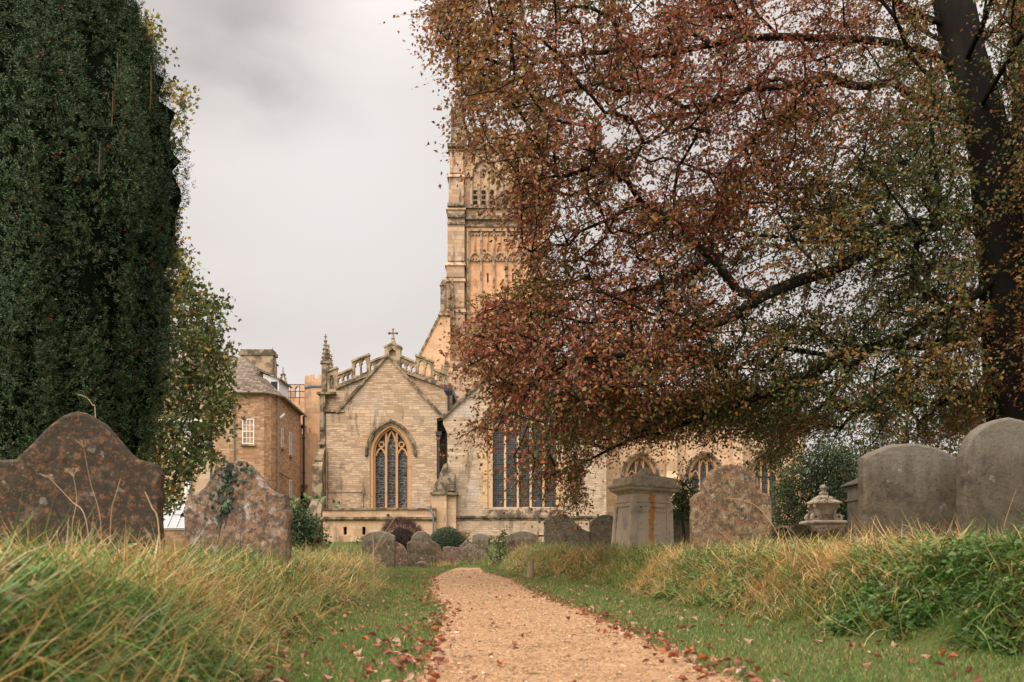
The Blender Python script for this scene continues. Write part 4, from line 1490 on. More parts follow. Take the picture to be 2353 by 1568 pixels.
pipe(house, [(X(549, 59.8), 59.65, ea - .05), (X(549, 59.8), 59.75, ea - .3), (X(538, 59.9), 59.9, ea - .65), (X(537, 59.9), 59.9, 1.2)], .05, 'pipe_grey', [(X(537, 59.9), 59.9, z) for z in (8.3, 6.0)])
pipe(house, [(-14.3, 60.95, ea - .1), (-14.3, 60.95, 1.2)], .06, 'pipe_grey', [(-14.3, 60.95, z) for z in (8.6, 6.2, 4.4)])
pipe(house, [(-14.5, 69.3, ea - .1), (-14.5, 69.3, 1.2)], .08, 'pipe_black', [(-14.5, 69.3, z) for z in (8.6, 6.2)])
pipe(house, [(-14.28, 61.2, 5.55), (-14.2, 63.5, 5.35)], .06, 'pipe_grey')
pipe(house, [(-14.28, 61.2, 8.9), (-14.1, 61.6, 9.2)], .07, 'white_paint')
# dormer at the corner of the roof
bm = bmesh.new()
dx0, dx1 = -15.75, -14.75
yd = 63.0
prism(bm, [(dx0, ea + .2), (dx1, ea + .2), (dx1, ea + 1.35), (dx0, ea + 1.7)], yd, yd + 2.6)
dm = obj('dormer', bm, M['white_paint'], house)
bm = bmesh.new()
prism(bm, [(dx0 - .4, ea + 2.1), (dx1 + .2, ea + 1.35), (dx1 + .2, ea + 1.25), (dx0 - .4, ea + 1.95)], yd - .25, yd + 3.0)
obj('dormer_roof', bm, M['roof'], dm)
bm = bmesh.new()
box(bm, dx0 + .5, dx1 - .1, yd - .03, yd - .006, ea + .4, ea + 1.2)
obj('pane', bm, M['glass_house'], dm)

# ------------------------------------------------------------------ the cream house further left
ch2 = empty('cream_house', (X(380, 63.5), 63.5, 1.15), 'cream ashlar house with tall white sash windows behind the yellowing tree', 'house')
Y2 = 63.0
bm = bmesh.new()
wh = [P([(390, 1059), (412, 1059), (412, 1015), (390, 1015)], Y2), P([(449, 1066), (471, 1066), (471, 1008), (460, 1000), (449, 1008)], Y2)]
prism(bm, [(-36, 1.0), (-18.2, 1.0), (-18.2, Z(972, Y2)), (-36, Z(972, Y2))], Y2, Y2 + .6, wh)
box(bm, -36, -18.2, Y2 + .6, Y2 + 8, 1.0, Z(974, Y2))
obj('wall', bm, M['house_cream'], ch2)
window_at(ch2, 390.5, 411.5, 1015.5, 1058.5, Y2, 3, 4, .15)
window_at(ch2, 449.5, 470.5, 1006, 1065.5, Y2, 3, 4, .15)
bm = bmesh.new()
box(bm, X(390, Y2), X(466, Y2), Y2 - .25, Y2 + .1, Z(991, Y2), Z(974, Y2))
obj('fascia', bm, M['blue_fascia'], ch2)
bm = bmesh.new()
box(bm, -36, -18.1, Y2 - .35, Y2 + .1, Z(972, Y2), Z(963, Y2))
for u in (430, 437):
    tube(bm, [(X(u, Y2), Y2 - .12, 1.2), (X(u, Y2), Y2 - .12, Z(992, Y2))], .12, 10)
obj('cornice', bm, M['white_paint'], ch2)
bm = bmesh.new()
v = [bm.verts.new(p) for p in ((-36, Y2 - .4, Z(963, Y2)), (-18.0, Y2 - .4, Z(963, Y2)), (-18.0, Y2 + 4.5, 13.0), (-36, Y2 + 4.5, 13.0), (-36, Y2 + 9, Z(963, Y2)), (-18.0, Y2 + 9, Z(963, Y2)))]
for f in ((0, 1, 2, 3), (3, 2, 5, 4), (1, 5, 2), (0, 3, 4), (0, 4, 5, 1)):
    bm.faces.new([v[i] for i in f])
obj('roof', bm, M['roof'], ch2)
bm = bmesh.new()
xa, xb = X(430, 67), X(484, 67)
box(bm, xa, xb, 66.8, 67.8, 11.5, Z(778, 67))
c2 = obj('chimney', bm, M['house_stone'], ch2)
bm = bmesh.new()
box(bm, xa - .1, xb + .1, 66.7, 67.9, Z(778, 67), Z(771, 67))
obj('chimney_cap', bm, M['trim_dark'], c2)
window_at(ch2, 383, 402, 905, 940, Y2 + .9, 2, 2, 0, sill=False)
bm = bmesh.new()
box(bm, X(381, Y2 + 1), X(404, Y2 + 1), Y2 + 1.0, Y2 + 3, Z(942, Y2 + 1), Z(902, Y2 + 1))
obj('dormer', bm, M['white_paint'], ch2)
pipe(ch2, [(X(483, 62.6), 62.85, Z(990, 62.6)), (X(483, 62.6), 62.85, 1.2)], .09, 'pipe_black', [(X(483, 62.6), 62.85, Z(1024, 62.6))])
bm = bmesh.new()
frust(bm, (X(480, 62.8), X(487, 62.8), 62.75, 62.97), (X(475, 62.8), X(491, 62.8), 62.6, 62.98), Z(1000, 62.8), Z(988, 62.8))
box(bm, X(478, 62.8), X(489, 62.8), 62.68, 62.97, Z(1030, 62.8), Z(1016, 62.8))
obj('hopper', bm, M['pipe_black'], ch2)

# glazed sloping roof low between the two left gravestones
gh = empty('greenhouse', (X(390, 40), 40, .8), 'pale glazed sloping roof with thin bars seen between the two left gravestones', 'greenhouse')
M['glass_pale'] = plain('dusty_glass', (0.42, 0.43, 0.42), 0.25, 0.3, 1.2, 0.05)
yg = 40.0
x0, x1 = X(340, yg), X(425, yg)
zb, zt = Z(1215, yg), Z(1148, yg)
bm = bmesh.new()
vv = [bm.verts.new(p) for p in ((x0, yg, zb), (x1, yg, zb), (x1, yg + 1.4, zt), (x0, yg + 1.4, zt), (x0, yg, zb - .04), (x1, yg, zb - .04), (x1, yg + 1.4, zt - .04), (x0, yg + 1.4, zt - .04))]
for f in ((0, 1, 2, 3), (7, 6, 5, 4), (0, 4, 5, 1), (1, 5, 6, 2), (2, 6, 7, 3), (3, 7, 4, 0)):
    bm.faces.new([vv[i] for i in f])
obj('glass_panel', bm, M['glass_pale'], gh)
bm = bmesh.new()
for k in range(5):
    t = k / 4
    xx = x0 + (x1 - x0) * t
    tube(bm, [(xx, yg - .02, zb + .03), (xx, yg + 1.38, zt + .03)], .022, 5)
for t in (0, .5, 1):
    tube(bm, [(x0, yg + 1.4 * t - .02, zb + (zt - zb) * t + .03), (x1, yg + 1.4 * t - .02, zb + (zt - zb) * t + .03)], .022, 5)
obj('glazing_bar', bm, M['white_paint'], gh)
bm = bmesh.new()
box(bm, x0, x1, yg + .05, yg + 1.4, .5, zb - .05)
obj('wall', bm, M['house_stone'], gh)

# ------------------------------------------------------------------ gravestones and tombs
ST_ = dict(
    brown=gravestone_mat('brown_lichened_stone', (0.095, 0.066, 0.042), (0.21, 0.155, 0.105), (0.024, 0.018, 0.012), 0.8, orange=0.75, grey=0.32, ocol=.75, scale=1.5),
    orange=gravestone_mat('orange_lichened_stone', (0.27, 0.20, 0.15), (0.42, 0.33, 0.26), (0.045, 0.036, 0.027), 0.65, orange=1.0, grey=0.5, ocol=1.0, scale=1.6),
    ochre=gravestone_mat('ochre_lichened_stone', (0.19, 0.13, 0.07), (0.33, 0.245, 0.145), (0.045, 0.034, 0.022), 0.6, orange=1.0, white=0.15, grey=0.4, ocol=.9, scale=1.5),
    dark=gravestone_mat('dark_weathered_stone', (0.082, 0.062, 0.040), (0.12, 0.093, 0.063), (0.04, 0.03, 0.019), 0.45, grey=0.06, scale=0.9, bump=1.0, top=.5),
    grey=gravestone_mat('grey_flaking_stone', (0.125, 0.09, 0.052), (0.21, 0.16, 0.10), (0.05, 0.036, 0.022), 0.5, white=0.05, grey=0.45, bump=1.0, orange=0.06, top=.6),
    red=gravestone_mat('rusty_lichened_stone', (0.14, 0.09, 0.06), (0.23, 0.155, 0.11), (0.055, 0.04, 0.03), 0.55, orange=0.6, grey=0.35, ocol=.85),
    chisel=gravestone_mat('tooled_stone', (0.18, 0.14, 0.095), (0.30, 0.25, 0.18), (0.07, 0.052, 0.034), 0.4, grey=0.4, bump=1.0, chisel=1.6),
    black=gravestone_mat('blackened_stone', (0.03, 0.026, 0.021), (0.05, 0.043, 0.034), (0.015, 0.012, 0.01), 0.5, grey=0.1),
    pale=gravestone_mat('pale_tomb_stone', (0.47, 0.37, 0.265), (0.62, 0.51, 0.385), (0.13, 0.10, 0.07), 0.28, orange=0.35, white=0.2, grey=0.3),
)


def g_streak(name):
    """pale limestone with one orange lichen run down the face"""
    g = G(name)
    v = g.obj_vec(False)
    sp = g.n('ShaderNodeSeparateXYZ', {0: v})
    a = g.noise(v, 3, 6, 0.6)
    b = g.noise(v, 14, 6, 0.65)
    f = g.noise(v, 60, 5, 0.7)
    cc = g.mix((0.44, 0.34, 0.25), (0.62, 0.50, 0.375), b)
    cc = g.mix(cc, (0.30, 0.25, 0.23), g.math('MULTIPLY', g.step(a, 0.5, 0.65), 0.7))
    cc = g.mix(cc, (0.10, 0.08, 0.065), g.math('MULTIPLY', g.step(g.noise(v, 7, 6, 0.7), 0.58, 0.7), 0.6))
    d = g.math('ABSOLUTE', g.math('ADD', g.math('SUBTRACT', sp.outputs[0], 0.0), g.math('MULTIPLY', g.math('SUBTRACT', b, 0.5), 0.16)))
    keep = g.math('MULTIPLY', g.step(d, 0.06, 0.025), g.step(g.math('ADD', f, g.math('MULTIPLY', a, 0.4)), 0.42, 0.62))
    cc = g.mix(cc, (0.50, 0.20, 0.04), g.math('MULTIPLY', keep, 0.9))
    cc = g.mix(cc, (0.46, 0.19, 0.045), g.math('MULTIPLY', g.step(g.noise(v, 20, 4, 0.6), 0.66, 0.72), 0.6))
    h = g.math('ADD', b, g.math('MULTIPLY', f, 0.5))
    return g.done(cc, 0.95, g.bump(h, 0.5, 0.012), spec=0.12)


ST_['streak'] = g_streak('pale_streaked_stone')
ST_['carved'] = plain('cut_letters', (0.12, 0.095, 0.07), 0.9)


def profile(shape, w, h):
    """outline of a headstone with its base at 0, in (x, z)"""
    a = w / 2
    P_ = []
    if shape == 'bell':            # ogee hump between two shoulders
        s = h * 0.80
        P_ = [(-a, 0), (-a, s - .05), (-a * .93, s + .02)]
        n = 14
        for i in range(n + 1):
            t = -0.72 + 1.44 * i / n
            k = math.cos(t / 0.72 * math.pi / 2)
            P_.append((a * t, s + .035 + (h - s - .035) * (k ** 1.25)))
        P_ += [(a * .93, s + .02), (a, s - .05), (a, 0)]
    elif shape == 'shoulder':      # round head on small square shoulders
        s = h - a * 0.66
        P_ = [(-a, 0), (-a, s - .10 * w), (-a * .90, s - .03 * w), (-a * .74, s - .0 * w)]
        n = 14
        for i in range(n + 1):
            t = math.pi - math.pi * i / n
            P_.append((a * .72 * math.cos(t), s + .02 * w + (h - s - .02 * w) * math.sin(t)))
        P_ += [(a * .74, s), (a * .90, s - .03 * w), (a, s - .10 * w), (a, 0)]
    elif shape in ('segment', 'round', 'low'):
        r = {'segment': .30, 'round': .78, 'low': .2}[shape] * a
        s = h - r
        R = (a * a + r * r) / (2 * r)
        t0 = math.asin(min(1, a / R))
        P_ = [(-a, 0)]
        n = 16
        for i in range(n + 1):
            t = -t0 + 2 * t0 * i / n
            P_.append((R * math.sin(t), h - R + R * math.cos(t)))
        P_.append((a, 0))
    elif shape == 'point':
        P_ = [(-a, 0), (-a, h * .83), (-a * .5, h * .915), (0, h), (a * .5, h * .915), (a, h * .83), (a, 0)]
    elif shape == 'slope':         # leaning flank of a broken stone
        P_ = [(-a, 0), (-a, h), (-a * .5, h * .985), (a * .2, h * .9), (a * .7, h * .72), (a, h * .62), (a, 0)]
    elif shape == 'wave':          # one hump of a double headstone
        P_ = [(-a, 0)]
        n = 16
        for i in range(n + 1):
            t = i / n
            P_.append((-a + w * t, h * (.90 + .10 * math.sin(math.pi / 2 * t / .38)) if t < .38 else h * (.86 + .14 * math.cos(math.pi * (t - .38) / .62) ) if t < 1 else h * .72))
        P_.append((a, 0))
    elif shape == 'flat':
        P_ = [(-a, 0), (-a, h), (-a * .3, h * 1.01), (a * .4, h * .99), (a, h * .985), (a, 0)]
    return P_


def stone_mesh(bm, prof, th, chip=0.006, seed=0):
    """headstone slab: outline with a worn rounded arris, slightly uneven"""
    rnd = random.Random(seed)
    # resample outline
    pts = []
    for i in range(len(prof)):
        a, b = Vector(prof[i]), Vector(prof[(i + 1) % len(prof)])
        n = max(1, int((b - a).length / 0.07))
        for k in range(n):
            p = a.lerp(b, k / n)
            pts.append((p.x + rnd.uniform(-chip, chip), p.y + (rnd.uniform(-chip, chip) if p.y > .02 else 0)))
    cxm = sum(p[0] for p in pts) / len(pts)
    czm = sum(p[1] for p in pts) / len(pts)

    def inset(p, d):
        v = Vector((p[0] - cxm, p[1] - czm))
        L = v.length
        return (p[0] - v.x / L * d, p[1] - v.y / L * d)
    e = min(0.022, th * .25)
    layers = [([inset(p, e) for p in pts], -th / 2), ([inset(p, e * .3) for p in pts], -th / 2 + e * .35), (pts, -th / 2 + e),
              (pts, th / 2 - e), ([inset(p, e * .3) for p in pts], th / 2 - e * .35), ([inset(p, e) for p in pts], th / 2)]
    rings = [[bm.verts.new((p[0], y + rnd.uniform(-.002, .002), p[1])) for p in lp] for lp, y in layers]
    n = len(pts)
    for r in range(len(rings) - 1):
        for i in range(n):
            bm.faces.new((rings[r][i], rings[r][(i + 1) % n], rings[r + 1][(i + 1) % n], rings[r + 1][i]))
    for ring, rev in ((rings[0], False), (rings[-1], True)):
        tris = tessellate_polygon([[Vector((v.co.x, v.co.z, 0)) for v in ring]])
        for t in tris:
            try:
                bm.faces.new([ring[k] for k in (t if not rev else reversed(t))])
            except ValueError:
                pass


GROUP = 'gravestones in the churchyard'


def headstone(label, u0, u1, vt, Y, shape, mat, th=0.13, turn=0, lean=0, back=0, name='gravestone', bury=0.55, mirror=False, group=GROUP, cat='gravestone'):
    """a headstone of the width u0..u1 whose top stands at vt, planted in the ground at distance Y"""
    x = (X(u0, Y) + X(u1, Y)) / 2
    w = (X(u1, Y) - X(u0, Y)) / max(.7, math.cos(math.radians(turn)))
    zg = gz(x, Y)
    h = Z(vt, Y) - zg + bury
    bm = bmesh.new()
    pr = profile(shape, w, h)
    if mirror:
        pr = [(-p[0], p[1]) for p in reversed(pr)]
    stone_mesh(bm, pr, th, seed=int(u0))
    o = obj(name, bm, ST_[mat])
    o.location = (x, Y, zg - bury)
    o.rotation_euler = (math.radians(back), math.radians(lean), math.radians(turn))
    return tag(o, label, cat, group)


headstone('big brown lichened gravestone with a humped top, in front of the yew', 3, 366, 950, 6.0, 'bell', 'brown', .14, turn=7)
headstone('edge of a pinkish gravestone at the far left of the yew', -110, 12, 1062, 7.6, 'segment', 'orange', .12, turn=5)
headstone('orange lichened gravestone with ivy climbing over its top', 420, 664, 1060, 8.5, 'bell', 'orange', .15, turn=-9, lean=1)
headstone('ochre gravestone covered in orange lichen right of the pedestal tomb', 1585, 1773, 1067, 12.5, 'shoulder', 'ochre', .13, turn=8, lean=0)
headstone('plain dark gravestone with a gently curved top and a pale scar', 1971, 2203, 1020, 8.0, 'segment', 'dark', .12, turn=9, lean=0)
headstone('tallest dark gravestone cut off by the right edge of the picture', 2197, 2420, 962, 7.6, 'round', 'dark', .12, turn=9)
headstone('tooled gravestone tucked behind the right side of the pedestal tomb', 1478, 1584, 1168, 23.0, 'segment', 'chisel', .12, turn=-6, lean=3)
headstone('left and wider half of the wavy topped double gravestone', 1250, 1356, 1181, 22.8, 'wave', 'chisel', .13, turn=4)
headstone('right half of the wavy topped double gravestone, next to the pedestal tomb', 1354, 1460, 1183, 22.9, 'wave', 'chisel', .13, turn=4)
headstone('dark round topped gravestone standing in straw coloured grass by the roses', 1165, 1237, 1221, 27.0, 'segment', 'grey', .13, turn=7)
headstone('grey gravestone with a curved top at the edge of the tall grass', 832, 909, 1221, 25.6, 'segment', 'grey', .13, turn=-4)
headstone('reddish slab leaning between the two grey gravestones left of the path', 898, 946, 1243, 27.6, 'slope', 'red', .13, turn=-2)
headstone('flaking grey gravestone with rounded shoulders left of the path end', 937, 1003, 1221, 26.4, 'shoulder', 'grey', .13, turn=5, lean=-1)
headstone('tiny round footstone in front of the flaking grey gravestone', 951, 987, 1290, 25.7, 'round', 'grey', .1, bury=.15, name='footstone', cat='footstone')
headstone('rusty stone sloping down beside the round box bush', 984, 1024, 1241, 28.4, 'slope', 'red', .13)
headstone('half sunken round stone between the curved gravestone and the reddish slab', 908, 932, 1293, 26.8, 'round', 'red', .1, bury=.15, name='footstone', cat='footstone')
headstone('low flat topped stone under the round box bush', 1018, 1058, 1257, 33.0, 'flat', 'red', .16)
headstone('small brown stone with a sloping side left of the pointed stone', 1041, 1066, 1258, 31.6, 'slope', 'red', .12, mirror=True)
headstone('small pointed gravestone on the lawn at the path end', 1060, 1099, 1248, 30.5, 'point', 'grey', .12)
headstone('pointed gravestone half hidden behind the small pointed one', 1056, 1093, 1239, 33.4, 'point', 'chisel', .12)
headstone('tall pale topped gravestone behind the pointed stones', 1084, 1121, 1226, 36.0, 'segment', 'grey', .12, lean=1)
headstone('knee high pale footstone below the tall pale topped gravestone', 1097, 1113, 1263, 34.5, 'low', 'chisel', .1, name='footstone', cat='footstone')
headstone('black curved gravestone low in the grass left of the scrolled tomb', 1776, 1822, 1212, 23, 'round', 'black', .12, turn=-14)
headstone('black arched stone directly in front of the scrolled tomb', 1836, 1882, 1216, 22.5, 'round', 'black', .12, turn=3)
headstone('square grey lichened stone just left of the scrolled tomb', 1818, 1858, 1206, 24, 'flat', 'red', .3, turn=12)
headstone('grey stone with a worn rounded top right of the scrolled tomb', 1888, 1938, 1214, 22.6, 'round', 'chisel', .13, turn=-8, lean=4)
headstone('pale low slab lost in the straw grass beyond the wooden stake', 1232, 1275, 1280, 20.5, 'flat', 'pale', .12, name='kerb_stone', cat='stone')

# curved-top bale tomb lying at the right of the scrolled tomb
bm = bmesh.new()
zg = gz(X(1945, 24.5), 24.5)
ring = [(-.3, 0)] + [(-.3 + .6 * (0.5 - .5 * math.cos(math.pi * k / 10)), .28 + .26 * math.sin(math.pi * k / 10)) for k in range(11)] + [(.3, 0)]
prism(bm, ring, 0, 1.3)
o = obj('bale_tomb', bm, ST_['red'])
o.scale = (1.3, 1.3, 1.3)
o.location = (X(1945, 24.5), 24.5, zg)
o.rotation_euler = (0, 0, math.radians(60))
tag(o, 'low brown tomb with a rolled top between the scrolled tomb and dark gravestones', 'tomb')

# ---- pedestal tomb with a moulded cornice and a broken finial
yp = 14.6
KP = 20.0 / yp
px, pg = X(1474, 20.0), gz(X(1474, 20.0), 20.0)
pz = (pg + (KP - 1) * EYE) / KP
ped = empty('pedestal_tomb', (px, 20.0, pg), 'pale square pedestal tomb with a moulded cornice and a worn finial on top', 'tomb', rot=(0, math.radians(2.2), math.radians(17)))
ped.scale = (KP, KP, KP)
sp_ = yp / F
hz = lambda v: Z(v, yp) - pz


def pp(name, bm, mat, parent=ped, smooth=False):
    return obj(name, bm, ST_[mat], parent, smooth, world=False)


bm = bmesh.new()
wb, wt_ = .335, .295
zb_, zt_ = -.2, hz(1136)
frust(bm, (-wb, wb, -wb, wb), (-wt_, wt_, -wt_, wt_), zb_, zt_)
pp('shaft', bm, 'streak')
bm = bmesh.new()
# raised border round a sunk panel, and corner pilasters on every side
for k in range(4):
    b2 = bmesh.new()
    z0, z1 = .02, hz(1160)
    for (xa, xb, za, zb2) in ((-.29, -.235, -.15, z1), (.235, .29, -.15, z1), (-.235, .235, z1 - .045, z1), (-.235, .235, -.15, .0)):
        ya = lambda z: -(wb + (wt_ - wb) * (z - zb_) / (zt_ - zb_))
        sc1 = lambda z: (wb + (wt_ - wb) * (z - zb_) / (zt_ - zb_)) / .315
        v = [b2.verts.new((xq * sc1(zq), ya(zq) - off, zq)) for off in (.018, -.02) for xq, zq in ((xa, za), (xb, za), (xb, zb2), (xa, zb2))]
        for f in ((0, 1, 2, 3), (7, 6, 5, 4), (0, 4, 5, 1), (1, 5, 6, 2), (2, 6, 7, 3), (3, 7, 4, 0)):
            b2.faces.new([v[i] for i in f])
    b2.transform(Matrix.Rotation(math.pi / 2 * k, 4, 'Z'))
    tmp = bpy.data.meshes.new('tmp')
    b2.to_mesh(tmp)
    b2.free()
    bm.from_mesh(tmp)
    bpy.data.meshes.remove(tmp)
for sx in (-1, 1):
    for sy in (-1, 1):
        frust(bm, (sx * .325 - .035, sx * .325 + .035, sy * .325 - .035, sy * .325 + .035), (sx * .285 - .035, sx * .285 + .035, sy * .285 - .035, sy * .285 + .035), zb_, hz(1157))
lathe(bm, [(.425, hz(1159)), (.445, hz(1157)), (.425, hz(1155))], 4, (0, 0, 0), math.pi / 4)
pp('panel_moulding', bm, 'streak')
bm = bmesh.new()
s2 = math.sqrt(2)
prof = [(.30, 1139), (.315, 1136), (.335, 1133), (.37, 1131), (.385, 1128), (.385, 1125), (.405, 1123), (.415, 1120), (.41, 1117), (.37, 1115)]
lathe(bm, [(r_ * s2, hz(v)) for r_, v in prof], 4, (0, 0, 0), math.pi / 4)
pp('cornice', bm, 'pale')
bm = bmesh.new()
frust(bm, (-.355, .355, -.355, .355), (-.35, .35, -.35, .35), hz(1115), hz(1101))
frust(bm, (-.35, .35, -.35, .35), (-.22, .22, -.22, .22), hz(1101), hz(1096))
pp('cap', bm, 'pale')
bm = bmesh.new()
rows = [(-.2, .21, 0), (-.19, .2, .02), (-.13, .15, .045), (-.085, .115, .08), (-.05, .095, .115), (-.01, .07, .135), (.01, .04, .142)]
rings = []
for k, (a, b, z) in enumerate(rows):
    ring = []
    for i in range(12):
        t = 2 * math.pi * i / 12
        xx = (a + b) / 2 + (b - a) / 2 * math.copysign(abs(math.cos(t)) ** .6, math.cos(t))
        yy = (b - a) / 2 * .9 * math.copysign(abs(math.sin(t)) ** .6, math.sin(t))
        ring.append(bm.verts.new((xx + .006 * math.sin(7 * t + k), yy + .006 * math.cos(5 * t + k), z + hz(1096) - .002)))
    rings.append(ring)
for k in range(len(rings) - 1):
    for i in range(12):
        bm.faces.new((rings[k][i], rings[k][(i + 1) % 12], rings[k + 1][(i + 1) % 12], rings[k + 1][i]))
bm.faces.new(rings[0])
bm.faces.new(rings[-1])
pp('finial', bm, 'pale', smooth=True)


def lettering(text, x, z, size, parent, name='inscription'):
    cu = bpy.data.curves.new('letters', 'FONT')
    cu.body = text
    cu.size = size
    cu.extrude = .0015
    cu.resolution_u = 2
    t = bpy.data.objects.new('letters', cu)
    COL.objects.link(t)
    dg = bpy.context.evaluated_depsgraph_get()
    me = bpy.data.meshes.new_from_object(t.evaluated_get(dg))
    bpy.data.objects.remove(t)
    bpy.data.curves.remove(cu)
    me.materials.clear()
    me.materials.append(ST_['carved'])
    tilt = math.atan2(wb - wt_, zt_ - zb_)
    me.transform(Matrix.Translation((x, -(wb + (wt_ - wb) * (z - zb_) / (zt_ - zb_)) - .001, z)) @ Matrix.Rotation(math.pi / 2 - tilt, 4, 'X'))
    o = bpy.data.objects.new(name, me)
    link(o, parent)
    return o


lettering('In            Memory of', -.19, .66, .045, ped)
lettering('S  C  H             N  S  E', -.22, .595, .045, ped)
lettering('s  e               D   t   as', -.21, .43, .032, ped)
lettering('y   t   r             July', -.21, .36, .032, ped)

# ---- ornate tomb with scrolled brackets
yo = 20.0
ox = X(1892, yo)
KO = 26.0 / yo
ox, og = X(1892, 26.0), gz(X(1892, 26.0), 26.0)
oz = (og + (KO - 1) * EYE) / KO
orn = empty('scrolled_tomb', (ox, 26.0, og), 'ornate pale tomb with big scrolled brackets and a domed lid under the bushes', 'tomb', rot=(0, 0, math.radians(8)))
orn.scale = (KO, KO, KO)
sO = yo / F
hz = lambda v: Z(v, yo) - oz


def op(name, bm, mat='pale', smooth=False):
    return obj(name, bm, ST_[mat], orn, smooth, world=False)


bm = bmesh.new()
box(bm, -.27, .27, -.25, .25, -.2, hz(1207))
for sx in (-1, 1):
    box(bm, sx * .17 - .06, sx * .17 + .06, -.28, .28, -.2, hz(1208))
op('chest', bm)
bm = bmesh.new()
s2 = math.sqrt(2)
lathe(bm, [(.30 * s2, hz(1208)), (.33 * s2, hz(1206)), (.36 * s2, hz(1203)), (.36 * s2, hz(1200)), (.33 * s2, hz(1198)), (.31 * s2, hz(1197))], 4, (0, 0, 0), math.pi / 4)
op('table_slab', bm)
bm = bmesh.new()
lathe(bm, [(.17, hz(1197.5)), (.16, hz(1194)), (.11, hz(1190)), (.12, hz(1186)), (.20, hz(1183)), (.215, hz(1180)), (.23, hz(1175)), (.255, hz(1166)), (.27, hz(1161)), (.28, hz(1159))], 4, (0, 0, 0), math.pi / 4)
op('sarcophagus', bm)
bm = bmesh.new()
lathe(bm, [(.30, hz(1160)), (.385, hz(1158)), (.375, hz(1154.5)), (.28, hz(1151)), (.24, hz(1147)), (.235, hz(1145)), (.16, hz(1142)), (.10, hz(1138)), (.09, hz(1137))], 4, (0, 0, 0), math.pi / 4)
op('lid', bm)
bm = bmesh.new()
lathe(bm, [(.085, hz(1138)), (.085, hz(1132)), (.04, hz(1129)), (.075, hz(1124)), (.08, hz(1120)), (.03, hz(1114))], 10)
op('finial', bm, smooth=True)
for sx in (-1, 1):
    for sy in (-1, 1):
        bm = bmesh.new()
        pts = []
        # big lower volute, curved stem and small upper curl
        c1 = (.235, hz(1190))
        for k in range(13):
            t = -.4 - k / 12 * math.pi * 2.6
            rr = .03 + .055 * (k / 12)
            pts.append((c1[0] + rr * math.cos(t), c1[1] + rr * math.sin(t)))
        pts = pts[:13]
        pts += [(.16, hz(1182)), (.165, hz(1174)), (.195, hz(1168)), (.185, hz(1163)), (.2, hz(1160.5)), (.235, hz(1161)), (.24, hz(1165)), (.22, hz(1166))]
        ribbon(bm, pts, .045, -.055, .055)
        bm.transform(Matrix.Rotation(0, 4, 'Z'))
        bm2 = bmesh.new()
        me = bpy.data.meshes.new('t')
        for v in list(bm.verts):
            pass
        bm.to_mesh(me)
        bm.free()
        bm2.from_mesh(me)
        bpy.data.meshes.remove(me)
        # drop the helper disc, keep the scroll; turn it to its corner
        bm2.transform(Matrix.Scale(sx, 4, (1, 0, 0)))
        bm2.transform(Matrix.Translation((0, sy * .13, 0)))
        op('scroll_bracket', bm2)

# ---- a tall tomb whose capped corner shows behind the dark gravestone
yq = 11.0
qx = X(2030, yq)
qz = gz(qx, yq)
tb = empty('capped_tomb', (qx, yq, qz), 'tall dark tomb with an overhanging cap, mostly hidden behind the dark gravestone', 'tomb')
hz = lambda v: Z(v, yq) - qz
xa = X(1968, yq) - qx
bm = bmesh.new()
box(bm, xa, -xa, -.2, .3, -.2, hz(1112))
box(bm, xa - .02, -xa + .02, -.22, .32, hz(1150), hz(1146))
obj('shaft', bm, ST_['dark'], tb, world=False)
bm = bmesh.new()
frust(bm, (xa - .06, -xa + .06, -.26, .36), (xa + .1, -xa - .1, -.1, .2), hz(1112), hz(1094))
box(bm, xa - .065, -xa + .065, -.265, .365, hz(1115), hz(1112))
obj('cap', bm, ST_['dark'], tb, world=False)

# ---- wooden stake and black bench
M['old_wood'] = plain('weathered_wood', (0.24, 0.165, 0.095), 0.9, 0.45, 9, 0.6)
bm = bmesh.new()
ys_ = 18.2
sx_ = X(1218, ys_)
zg = gz(sx_, ys_)
hst = Z(1289, ys_) - zg + .2
rings = []
for k in range(6):
    t = k / 5
    rings.append([bm.verts.new((.075 * math.cos(a) * (1 - .15 * t) + .02 * t + .008 * math.sin(3 * a + k), .06 * math.sin(a) * (1 - .15 * t), hst * t + (.04 * math.cos(a + .6) if k == 5 else 0))) for a in [2 * math.pi * i / 10 for i in range(10)]])
for k in range(5):
    for i in range(10):
        bm.faces.new((rings[k][i], rings[k][(i + 1) % 10], rings[k + 1][(i + 1) % 10], rings[k + 1][i]))
bm.faces.new(rings[0])
bm.faces.new(rings[-1])
o = obj('wooden_stake', bm, M['old_wood'])
o.location = (sx_, ys_, zg - .2)
tag(o, 'short weathered wooden stake in the straw grass beside the path', 'stake')

yb = 30.0
bx, bz = X(1236, yb), gz(X(1236, 30.0), 30.0)
bench = empty('garden_bench', (bx, yb, bz), 'black metal bench mostly hidden behind a round topped gravestone', 'bench')
M['black_metal'] = plain('black_metal', (0.02, 0.02, 0.022), 0.45, .3)


def bp(name, boxes):
    bm = bmesh.new()
    for b in boxes:
        box(bm, *b)
    return obj(name, bm, M['black_metal'], bench, world=False)


